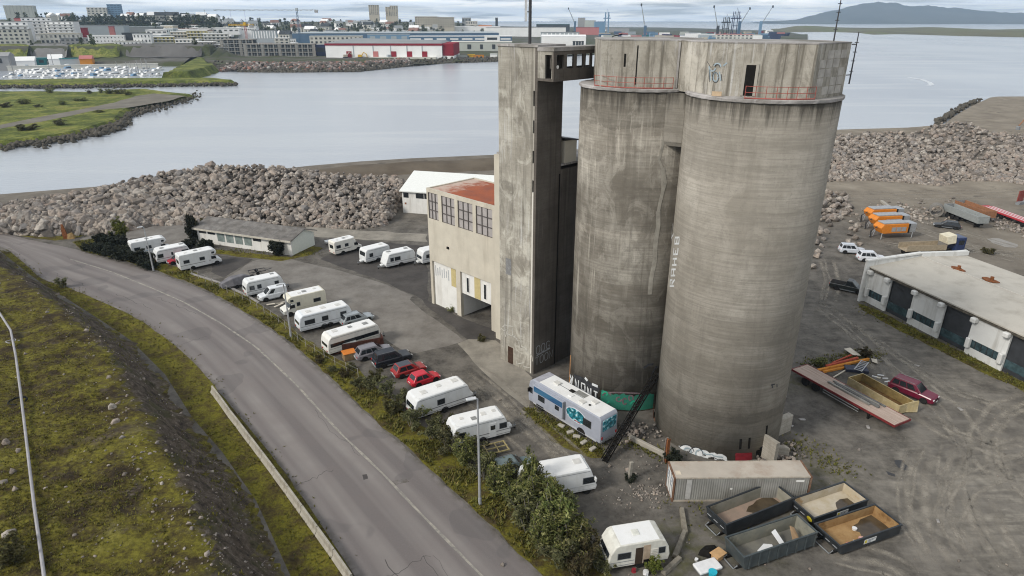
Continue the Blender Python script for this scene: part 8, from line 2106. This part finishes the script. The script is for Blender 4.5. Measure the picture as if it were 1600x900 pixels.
# boats
def boat_proto(kind):
    t = bpy.data.objects.new('sailing_boat' if kind == 'sail' else 'motor_boat', None); COL.objects.link(t); L = 9.0
    MB().loft([[(-L/2, -1.4, .1), (-L/2, 1.4, .1), (-L/2, 1.55, 1.3), (-L/2, -1.55, 1.3)], [(L*.12, -1.5, 0), (L*.12, 1.5, 0), (L*.12, 1.7, 1.4), (L*.12, -1.7, 1.4)], [(L/2, -.06, .5), (L/2, .06, .5), (L/2, .1, 1.7), (L/2, -.1, 1.7)]]).build('hull', MF['white'], t)
    MB().loft([[(x, y, z) for y, z in ((-1.1, 1.35), (1.1, 1.35), (.85, zz_), (-.85, zz_))] for x, zz_ in ((-L*.28, 2.9 if kind != 'sail' else 2.0), (L*.12, 2.7 if kind != 'sail' else 1.9), (L*.25, 1.6))]).build('cabin', MF['white'] if kind != 'blue' else MF['skyblue'], t)
    MB().box(-L*.25, L*.1, -1.12, 1.12, 1.9, 2.3).build('window_band', M_FG, t)
    if kind == 'sail': MB().tube([(.5, 0, 1.3), (.5, 0, 13)], [.3, .2], 5).build('mast', MF['grey'], t); MB().tube([(.5, 0, 2.6), (-3.6, 0, 2.7)], .2, 5).build('boom', MF['skyblue'], t)
    return t
bp_ = {k: [boat_proto(k), False] for k in ('motor', 'blue', 'sail')}
r4 = random.Random(4)
LABB = {'motor': 'small white motor boat moored among the boats of the far marina', 'blue': 'small white boat with a blue cabin moored in the far marina', 'sail': 'white sailing boat with a bare mast moored in the far marina'}
for (py, n_, a, b) in ((106, 22, 46, 246), (110, 24, 40, 250), (114, 25, 28, 240), (118.5, 24, 20, 245), (122, 20, 10, 210)):
    for k in range(n_):
        px = a + (b - a) * k / (n_ - 1) + r4.uniform(-2, 2); kd = r4.choice(['motor', 'motor', 'motor', 'blue', 'sail' if px > 195 or r4.random() < .4 else 'motor'])
        pr = bp_[kd]; o = copy_tree(pr[0]) if pr[1] else pr[0]; pr[1] = True
        p = G(px, py + r4.uniform(-.6, .6), -3); o.location = (p.x, p.y, -3.1); o.rotation_euler = (0, 0, r4.choice([RAD(80), RAD(260)]) + r4.uniform(-.2, .2)); s = r4.uniform(.55, 1.35); o.scale = (s, s, s * r4.uniform(.9, 1.15)); tag(o, LABB[kd], 'boat', 'boats in the marina')
# trees and houses on the hillside
ML_FAR = leaf_material('far_tree_leaf', [(.032, .045, .016), (.052, .068, .022), (.075, .09, .03), (.11, .115, .04)], .1)
ML_FARD = leaf_material('far_pine_leaf', [(.014, .024, .014), (.022, .034, .018), (.030, .042, .022)], .1)
FT = []
for k in range(6):
    con = k >= 3; sp_ = []; q = random.Random(k + 60)
    for j in range(16):
        u = q.random(); a = q.uniform(0, 6.28); rr = (1 - u) * 1.7 + .3 if con else 2.6 * math.sqrt(max(.05, 1 - (u * 2 - 1) ** 2)); z = 1.2 + u * 8.0
        sp_.append(((math.cos(a) * rr * q.random(), math.sin(a) * rr * q.random(), z), 1.2 if con else 1.7, 9))
    v_, f_ = leaves(sp_, 1.0, k, .6); me_ = npmesh('hillside_tree', v_, f_, ML_FARD if con else ML_FAR)
    tr_ = me_; m2 = tr_.data; 
    tm = MB().tube([(0, 0, -2), (0, 0, 6)], [.25, .1], 5); vv = np.array(tm.v)
    FT.append([tr_, False]); 
r5 = random.Random(31); spots = []
def put_tree(px, Y, s, con):
    pr = FT[r5.randrange(3) + (3 if con else 0)]; z = terr(px, Y)
    if pr[1]: o = pr[0].copy(); COL.objects.link(o)
    else: o = pr[0]; pr[1] = True
    o.location = (XD(px, Y, z), Y, z - .5); o.rotation_euler = (0, 0, r5.uniform(0, 6.28)); o.scale = (s * r5.uniform(.8, 1.3), s * r5.uniform(.8, 1.3), s)
    tag(o, 'dark conifer on the wooded hillside beyond the bay' if con else 'green leafy tree among the houses on the far hillside', 'tree', 'trees on the far hillside')
for k in range(105): put_tree(r5.uniform(100, 345), r5.uniform(1000, 1250), r5.uniform(.85, 1.35), r5.random() < .7)
for k in range(105): put_tree(r5.uniform(60, 760), r5.uniform(1350, 1800), r5.uniform(.9, 1.7), r5.random() < .35)
for k in range(74): put_tree(r5.uniform(330, 700), r5.uniform(1250, 1500), r5.uniform(1.0, 1.7), r5.random() < .3)
for px, py, Y, s in ((128, 76, 745, .9), (146, 79, 740, 1.2), (30, 24, 1250, 1.6), (42, 20, 1250, 1.5), (60, 24, 1150, 1.5), (18, 28, 1050, 1.6), (305, 82, 745, .9), (50, 75, 740, .6)): put_tree(px, Y, s, False)
pl = []
for k in range(700):
    px = r5.uniform(100, 350); Y = r5.uniform(1000, 1260); z = terr(px, Y); pl.append((( XD(px, Y, z), Y, z + r5.uniform(1, 7)), r5.uniform(2, 3.5), 14))
for k in range(260):
    px = r5.choice([r5.uniform(300, 660), r5.uniform(60, 300)]); Y = r5.uniform(1400, 1850); z = terr(px, Y); pl.append(((XD(px, Y, z), Y, z + r5.uniform(1, 6)), r5.uniform(2, 3.5), 12))
v_, f_ = leaves(pl, 1.3, 71, .6); npmesh('woods', v_, f_, ML_FARD, kind='stuff')
hp = {}
def house(px, Y, w_, wall, roof):
    k = (wall, roof)
    if k in hp: o = copy_tree(hp[k])
    else:
        o = bpy.data.objects.new('house', None); COL.objects.link(o)
        MB().box(-5, 5, -4, 4, -6, 4.2).build('wall', MF[wall], o); MB().loft([[(x, -4.5, 4.2), (x, 4.5, 4.2), (x, 0, 7.4)] for x in (-5.5, 5.5)]).build('roof', MF[roof], o)
        for x in (-3, 0, 3): ubox('window', M_FG, o, (x, -4.05, 2.2), (1.5, .2, 1.6))
        hp[k] = o
    z = terr(px, Y); o.location = (XD(px, Y, z), Y, z + 2.5); o.scale = (w_,) * 3; o.rotation_euler = (0, 0, r5.uniform(-.7, .7))
    tag(o, {'roofgrey': 'white gabled house with a grey roof among the trees on the far hillside', 'tile': 'white house with a brown-red roof among the trees on the far hillside', 'white': 'pale house with a light roof among the trees on the far hillside', 'dark': 'cream house with a dark roof among the trees on the far hillside'}[roof], 'house', 'houses on the far hillside')
for k in range(96):
    q = k % 4; house(r5.uniform(190, 700) if k > 14 else r5.uniform(0, 230), r5.uniform(1180, 1700), r5.uniform(1.1, 1.9), ('white', 'white', 'offwhite', 'offwhite')[q], ('roofgrey', 'tile', 'white', 'dark')[q])
for k in range(70):
    px = r5.uniform(236, 700); Y = r5.uniform(880, 1080) if px < 460 else r5.uniform(1200, 1450); wl_ = r5.choice(['white', 'white', 'offwhite', 'beige', 'steel', 'grey']); z = terr(px, Y); lx, h_ = r5.uniform(5, 15), r5.uniform(4, 9)
    o = bpy.data.objects.new('town_building', None); COL.objects.link(o); o.location = (XD(px, Y, z), Y, z); o.rotation_euler = (0, 0, r5.uniform(-.4, .4))
    MB().box(-lx, lx, -5, 5, -6, h_).build('wall', MF[wl_], o); MB().box(-lx - .3, lx + .3, -5.3, 5.3, h_ + .01, h_ + .5).build('roof', MF[r5.choice(['white', 'steel', 'roofgrey', 'tile'])], o)
    for j in range(4): ubox('window', M_FG, o, (-lx * .7 + j * lx * .46, -5.05, h_ * .55), (lx * .22, .2, h_ * .3))
    tag(o, {'white': 'small white', 'offwhite': 'small off-white', 'beige': 'small beige', 'steel': 'small pale grey', 'grey': 'small grey'}[wl_] + ' flat-roofed building in the dense town across the bay', 'building', 'small buildings of the town across the bay')
# tower cranes
def lattice_crane(label, px, Y, ybase, ytop, l_px, r_px, m_mast, m_jib, tilt=0.0):
    zb = ZD(ybase, Y); zt = ZD(ytop, Y); x = XD(px, Y, zb); t = thing('tower_crane', label, 'crane', (x, Y, min(zb, terr(px, Y)))); h = zt - min(zb, terr(px, Y)); mpp = (XD(px + 1, Y, zt) - XD(px, Y, zt))
    def truss(p0, p1, s, n_):
        mb = MB(); p0, p1 = Vector(p0), Vector(p1); u = (p1 - p0).normalized(); a = u.cross(Vector((0, 1, .01))).normalized() * s; b = Vector((0, s, 0))
        for q in (a + b, a - b, -a + b, -a - b): mb.tube([p0 + q, p1 + q], .16, 4)
        for k in range(n_):
            q0, q1 = p0.lerp(p1, k / n_), p0.lerp(p1, (k + 1) / n_); w = 1 if k % 2 else -1; mb.tube([q0 + a * w - b, q1 - a * w - b], .12, 4); mb.tube([q0 + a * w + b, q1 - a * w + b], .12, 4)
        return mb
    truss((0, 0, 0), (0, 0, h), .9, 14).build('mast', m_mast, t)
    truss((-l_px * mpp, 0, h + .8), (r_px * mpp, 0, h + .8 + tilt), .7, 22).build('jib', m_jib, t)
    MB().box(-1.4, 1.4, -1.4, 1.4, h, h + 3.4).build('cab', m_jib, t); MB().box(r_px * mpp - 5, r_px * mpp - 1, -1.2, 1.2, h - 2.2, h + .8).build('counterweight', MF['grey'], t)
lattice_crane('yellow-topped tower crane with a red mast beside the concrete shell', 390, 800, 90, 40, 26, 14, MF['pink'], MF['gold'])
lattice_crane('large grey tower crane with a long jib over the scaffolded shell', 472, 900, 88, 17, 130, 34, MF['blue'], MF['steel'], 0)
for i, px in enumerate((205, 300, 345, 480, 422)):
    zb = 30; Y = 1500; t = thing('lamp_mast', ('first', 'second', 'third', 'fourth', 'fifth')[i] + ' thin mast on the wooded skyline counted from the left', 'mast', (XD((205, 260, 322, 362, 384)[i], Y, 36), Y, 34)); MB().tube([(0, 0, 0), (0, 0, 24)], .25, 4).build('pole', MF['grey'], t); MB().box(-1.4, 1.4, -.3, .3, 23, 24).build('lamp_bar', MF['grey'], t)
# machines and containers on the far quay
for i, (a, b, y0, y1, m1, lab) in enumerate(((731, 742, 86, 93, 'gold', 'yellow container nearest the red end bay on the far quay'), (740, 756, 87, 93, 'orange', 'orange container on the far quay'), (766, 777, 85, 90, 'white', 'white container next to the tower on the far quay'), (716, 730, 87, 92, 'palegreen', 'green-grey container on the far quay'), (705, 716, 86, 90, 'grey', 'grey container beside the red end bay'))):
    building('container', lab, 'container', a, b, y0, y1, 765, m1, m1, 0, 0, 5)
for i, (px, m1, lab) in enumerate(((563, 'gold', 'yellow excavator by the left end of the red and white warehouse'), (540, 'beige', 'sand-coloured digger on the rubble before the warehouse'), (608, 'steel', 'grey machine before the ramp of the warehouse'))):
    p = (XD(px, 738, 1), 738, .5); t = thing('digger', lab, 'digger', p, .4 * i); MB().box(-2.5, 2.5, -1.5, 1.5, 0, 1.2).build('track', MF['dark'], t); MB().box(-2.2, 2, -1.4, 1.4, 1.3, 3.6).build('body', MF[m1], t); MB().tube([(1.5, 0, 2.5), (4, 0, 6), (7, 0, 4), (7.5, 0, 1)], .5, 5).build('arm', MF[m1], t)

# harbour behind the silos
building('hall', 'white festival hall with small arched openings behind the covered bridge', 'hall', 846, 915, 57, 71, 900, 'white', 'white', 0, 0, 30, gable=2)
building('warehouse', 'long white warehouse beyond the antenna pole', 'warehouse', 760, 884, 43, 49, 1500, 'white', 'grey', 0, 0, 40)
building('warehouse', 'grey ribbed shed behind the white festival hall', 'shed', 845, 905, 51, 57, 1200, 'steel', 'roofgrey', 9, 1, 30, wm=MF['white'], ww=.3, wh=.8)
for i, (a, b) in enumerate(((895, 899), (900, 903.5), (904, 907.5), (908.5, 912))): building('arch', ('first', 'second', 'third', 'fourth')[i] + ' small dark arch kiosk in front of the white festival hall', 'kiosk', a, b, 65, 69, 880, 'dark', 'dark', 0, 0, 3)
building('grain_store', 'grey twin-tower grain store on the harbour against the sea', 'tower building', 903, 914, 28, 43, 1900, 'grey', 'grey', 0, 0, 20)
building('warehouse', 'pale harbour hall next to the grey grain store', 'hall', 914, 930, 32, 43, 1850, 'palegreen', 'palegreen', 0, 0, 30)
building('warehouse', 'bright blue harbour hall beside the blue portal crane', 'hall', 929, 944, 34, 43, 1820, 'skyblue', 'blue', 0, 0, 30)
building('gantry_hall', 'long red loading bridge in front of the grain store', 'loading bridge', 900, 936, 43, 46, 1700, 'pink', 'red', 0, 0, 6)
building('breakwater_wall', 'dark low breakwater wall on the sea behind the blue crane', 'breakwater', 944, 983, 44, 45.5, 2100, 'grey', 'grey', 0, 0, 10)
building('fuel_bank', 'dark wooded bank left of the grain store', 'bank', 838, 890, 38, 43, 1950, 'dark', 'teal', 0, 0, 40)
r6 = random.Random(77); CC = ['red', 'skyblue', 'white', 'steel', 'pink', 'blue', 'teal', 'beige', 'navy', 'palegreen']
for k in range(110):
    px = r6.uniform(940, 1215); py = r6.uniform(49, 59); Y = G(px, py + 4.5, 1).y; m1 = r6.choice(CC); Y = min(Y, 2300)
    zb = terr(px, Y); t = thing('container_stack', {'white': 'white', 'steel': 'grey', 'pink': 'salmon red', 'palegreen': 'pale green', 'navy': 'dark blue', 'skyblue': 'sky blue', 'teal': 'dark teal'}.get(m1, m1) + ' stack of shipping containers on the harbour behind the silos', 'containers', (XD(px, Y, zb), Y, zb), r6.uniform(-.3, .3), 'container stacks on the harbour')
    hh = r6.choice([3.6, 6.2, 9.0]); lx = r6.choice([7, 10, 14]); MB().box(-lx, lx, -3, 3, 0, hh).build('container', MF[m1], t); MB().box(-lx + .1, lx - .1, -3.02, 3.02, hh * .5, hh * .5 + .2).build('seam', MF['dark'], t)
def harbour_crane(label, px, Y, ybase, ymast, tip, m=MF['blue'], jm=MF['steel']):
    zb = terr(px, Y); zm = ZD(ymast, Y); x = XD(px, Y, zb); t = thing('harbour_crane', label, 'crane', (x, Y, zb)); h = zm - zb; mpp = XD(px + 1, Y, zm) - XD(px, Y, zm)
    MB().box(-2.6, 2.6, -2.6, 2.6, 0, h).build('tower', m, t); MB().box(-6, 6, -6, 6, 0, 3).build('base', MF['dark'], t)
    tx_ = (tip[0] - px) * mpp; tz = ZD(tip[1], Y) - zb
    mb = MB(); 
    for q in (-1, 1): mb.tube([(q, 0, h * .75), (tx_ + q * .2, 0, tz)], .5, 4)
    for k in range(12):
        a, b = k / 12, (k + 1) / 12; w = 1 if k % 2 else -1; mb.tube([(w * (1 - .8 * a) + tx_ * a, 0, h*.75 + (tz - h*.75) * a), (-w * (1 - .8 * b) + tx_ * b, 0, h*.75 + (tz - h*.75) * b)], .3, 4)
    mb.build('jib', jm, t); MB().box(tx_ - 1.5, tx_ + 1.5, -1, 1, tz - 3, tz + 2).build('jib_head', MF['dark'], t)
    return t
harbour_crane('blue mobile harbour crane with its jib leaning left, nearest the middle of the silo roofs', 1007, 1500, 57, 40, (998.5, 7), MF['blue'])
harbour_crane('dark harbour crane with a steep jib at the left of the crane group', 1120, 1560, 60, 40, (1110.5, 10), MF['dark'])
harbour_crane('blue harbour crane with its jib leaning right, in the middle of the crane group', 1153, 1560, 55, 33, (1166, 13), MF['blue'])
harbour_crane('blue harbour crane with a long jib leaning right, nearest the blue ship', 1186, 1600, 54, 33, (1201, 10), MF['skyblue'])
harbour_crane('thin pale crane behind the grey grain store', 898, 1900, 44, 33, (887, 13), MF['blue'])
def portal(label, px0, px1, Y, ytop, m):
    zb = 1; x0, x1 = XD(px0, Y, zb), XD(px1, Y, zb); h = ZD(ytop, Y) - zb; W = x1 - x0; t = thing('gantry_crane', label, 'crane', ((x0+x1)/2, Y, zb))
    mb = MB()
    for sx in (-1, 1):
        for yy in (-6, 6): mb.tube([(sx * W/2, yy, 0), (sx * W * .38, yy, h)], .9, 4)
        mb.tube([(sx * W * .44, -6, h * .45), (sx * W * .44, 6, h * .45)], .7, 4)
    mb.tube([(-W*.44, 6, h*.45), (W*.44, 6, h*.45)], .7, 4); mb.build('legs', m, t)
    MB().box(-W * .9, W * .9, -1.5, 1.5, h * .72, h * .72 + 2.2).build('girder', m, t); MB().tube([(0, 0, h * .72), (0, 0, h * 1.15), (W * .85, 0, h * .75)], .5, 4).build('stay', m, t)
portal('blue portal crane beside the bright blue hall', 944, 950, 1800, 19, MF['skyblue'])
portal('dark gantry crane in the middle of the harbour crane group', 1128, 1136, 1600, 27, MF['dark']); portal('tall dark gantry crane with its boom raised in the crane group', 1142, 1151, 1600, 18, MF['navy'])
building('office_building', 'pinkish harbour buildings below the crane group', 'building', 1120, 1175, 54, 62, 1350, 'offwhite', 'pink', 9, 2, 30)
building('warehouse', 'white harbour shed left of the pinkish buildings', 'shed', 1072, 1094, 52, 61, 1400, 'white', 'steel', 0, 0, 30)
building('warehouse', 'flat grey harbour shed in front of the silos roof line', 'shed', 1092, 1122, 54, 62, 1380, 'steel', 'white', 0, 0, 30)
for i, (a, b, m1) in enumerate(((1024, 1052, 'beige'), (985, 1002, 'pink'), (940, 985, 'white'), (1040, 1062, 'red'), (1150, 1190, 'white'))):
    building('quay_shed', ('beige', 'salmon', 'white', 'dark red', 'small white')[i] + ' low quay shed among the containers behind the silos', 'shed', a, b, 56, 60, 1420, m1, m1, 0, 0, 15)
sp_ = thing('cargo_ship', 'dark blue cargo ship with a white superstructure moored at the harbour', 'ship', (XD(1213, 1750, -3), 1750, -3), RAD(2)); LS = 62
MB().loft([[(-LS/2, -6, 0), (-LS/2, 6, 0), (-LS/2, 7, 8), (-LS/2, -7, 8)], [(LS*.3, -6, 0), (LS*.3, 6, 0), (LS*.3, 7, 9), (LS*.3, -7, 9)], [(LS/2, -.3, 1), (LS/2, .3, 1), (LS/2 + 3, .4, 12), (LS/2 + 3, -.4, 12)]]).build('hull', MF['navy'], sp_)
MB().box(-LS*.45, -LS*.2, -5, 5, 8, 17).build('superstructure', MF['white'], sp_); MB().box(-LS*.1, LS*.3, -5, 5, 9, 12).build('cargo', MF['pink'], sp_); MB().box(-LS*.44, -LS*.21, -5.1, 5.1, 13, 14.5).build('bridge_windows', M_FG, sp_)
spit('harbour_tip', [(1190, 60.5), (1230, 63), (1255, 62.5), (1254, 61), (1225, 60), (1195, 59)], -.5, M_SHORE, inner=6)
# islands and the mountain
def island(name, near, far, zmax, m, seed, n=60, K=10):
    v_ = []; f_ = []
    for i in range(n):
        u = i / (n - 1); px = near[0][0] + (near[-1][0] - near[0][0]) * u; Y0 = G(800, interp_poly(near, px), -3).y; Y1 = interp_poly(far, px); e = min(1, u / .06, (1 - u) / .02)
        for j in range(K):
            s = j / (K - 1); Y = Y0 + (Y1 - Y0) * s; hh = math.sin(math.pi * min(1, s * 1.0)) ** .6 * zmax * (.55 + .6 * noise.noise((px * .012, s * 2.2, seed))) * e
            z = -3.6 if j in (0, K - 1) else -3 + max(.3, hh); v_.append((XD(px, Y, z), Y, z))
    for i in range(n - 1):
        for j in range(K - 1): a = i*K+j; f_.append((a, a+K, a+K+1, a+1))
    o = npmesh(name, v_, f_, m, True, kind='structure')
    if sum(p.normal.z for p in o.data.polygons) < 0: o.data.flip_normals()
n = NT('island_grass'); M_ISL = n.done(n.ramp(n.noise(.006, 7, .65, n.co((1, .4, 1))), [(.35, (.095, .085, .05)), (.5, (.135, .125, .065)), (.6, (.12, .13, .05)), (.7, (.15, .13, .09))]), .95)
island('grassy_island', [(1205, 49.5), (1235, 50.5), (1300, 50), (1340, 51.5), (1365, 54.5), (1400, 53.5), (1450, 55), (1500, 56.5), (1600, 58.5), (1760, 61)], [(1200, 3500), (1300, 3300), (1500, 3000), (1760, 2700)], 19, M_ISL, 1.5)
def landstrip(name, px0, px1, Y, yt, m, depth=500):
    x0, x1 = XD(px0, Y, 0), XD(px1, Y, 0); z = ZD(yt, Y); P = [(x0, Y), (x1, Y), (x1, Y + depth), (x0, Y + depth)]
    n_ = 40; v_ = []; f_ = []
    for i in range(n_):
        u = i / (n_ - 1); x = x0 + (x1 - x0) * u; h = z * (.6 + .5 * noise.noise((u * 9, 3, Y))) * min(1, u * 8, (1 - u) * 8)
        v_ += [(x, Y, -3.5), (x, Y + depth * .2, max(-2, h)), (x, Y + depth, -3.5)]
    for i in range(n_ - 1): a = i * 3; f_ += [(a, a+3, a+4, a+1), (a+1, a+4, a+5, a+2)]
    o = npmesh(name, v_, f_, m, True, kind='structure')
    if sum(p.normal.z for p in o.data.polygons) < 0: o.data.flip_normals()
landstrip('far_shore', 1225, 1900, 6800, 35.0, FW('far_coast', (.06, .07, .06)), 1500)
sil = [(1195, 33), (1225, 32), (1245, 30), (1258, 26), (1280, 20), (1312, 13), (1330, 8.5), (1345, 3.5), (1352, 2), (1366, 2.5), (1385, 3.5), (1405, 6), (1425, 8), (1455, 9), (1478, 10), (1500, 13), (1530, 16), (1570, 19), (1620, 22), (1700, 26)]
YM = 8600; n_ = 150; K = 26; v_ = []; f_ = []
for i in range(n_):
    px = 1195 + 505 * i / (n_ - 1); zc = ZD(interp_poly(sil, px), YM)
    for j in range(K):
        s = (j / (K - 1)) * 2 - 1; Y = YM + s * 1500; prof = (1 - abs(s)) ** 1.15
        gully = noise.fractal((px * .035, s * 1.4, 4), 1, 2, 5) * .16 * (1 - abs(s)) * (1 if abs(s) > .04 else 0)
        z = zc * max(0, prof + gully * prof) - 4 * (1 - prof); v_.append((XD(px, YM, 0) * (1 + s * .1), Y, z))
for i in range(n_ - 1):
    for j in range(K - 1): a = i*K+j; f_.append((a, a+K, a+K+1, a+1))
n = NT('mountain_rock'); M_MTN = n.done(n.mix(n.ramp(n.noise(.0022, 7, .65, n.co((1, 1, 2.5))), [(.35, 0.), (.65, 1.)]), (.035, .04, .035), (.085, .085, .075)), .95)
mo = npmesh('mountain', v_, f_, M_MTN, True, kind='structure')
if sum(p.normal.z for p in mo.data.polygons) < 0: mo.data.flip_normals()
# wake of a boat on the water
n = NT('foam'); M_FOAM = n.done(n.mix(n.noise(.2, 5), (.50, .53, .56), (.62, .65, .67)), .6)
wk = [G(1420, 121, -3), G(1440, 124, -3), G(1452, 128.5, -3), G(1456, 132, -3), G(1450, 133.5, -3)]
mb = MB()
for a, b in zip(wk, wk[1:]):
    d = (b - a).normalized(); q = Vector((-d.y, d.x, 0)) * 1.6; z = Vector((0, 0, .02)); mb.add([a - q + z, b - q + z, b + q + z, a + q + z], [(0, 1, 2, 3)])
o = mb.build('boat_wake', M_FOAM, kind='structure')
if o.data.polygons[0].normal.z < 0: o.data.flip_normals()

# ---------------------------------------------------------------- air
hz = MB().box(-17500, 17500, -17500, 17500, -5.5, 300).mesh('haze'); n = bpy.data.materials.new('haze_air'); n.use_nodes = True; tr = n.node_tree; tr.nodes.clear()
vo = tr.nodes.new('ShaderNodeOutputMaterial'); pv = tr.nodes.new('ShaderNodeVolumePrincipled'); pv.inputs['Color'].default_value = (.60, .79, 1.0, 1); pv.inputs['Density'].default_value = HAZE_D
pv.inputs['Anisotropy'].default_value = .15
tr.links.new(pv.outputs[0], vo.inputs['Volume']); hz.materials.append(n); n.volume_intersection_method = 'FAST' if hasattr(n, 'volume_intersection_method') else n.volume_intersection_method
ho = bpy.data.objects.new('haze', hz); COL.objects.link(ho); tag(ho, kind='stuff')
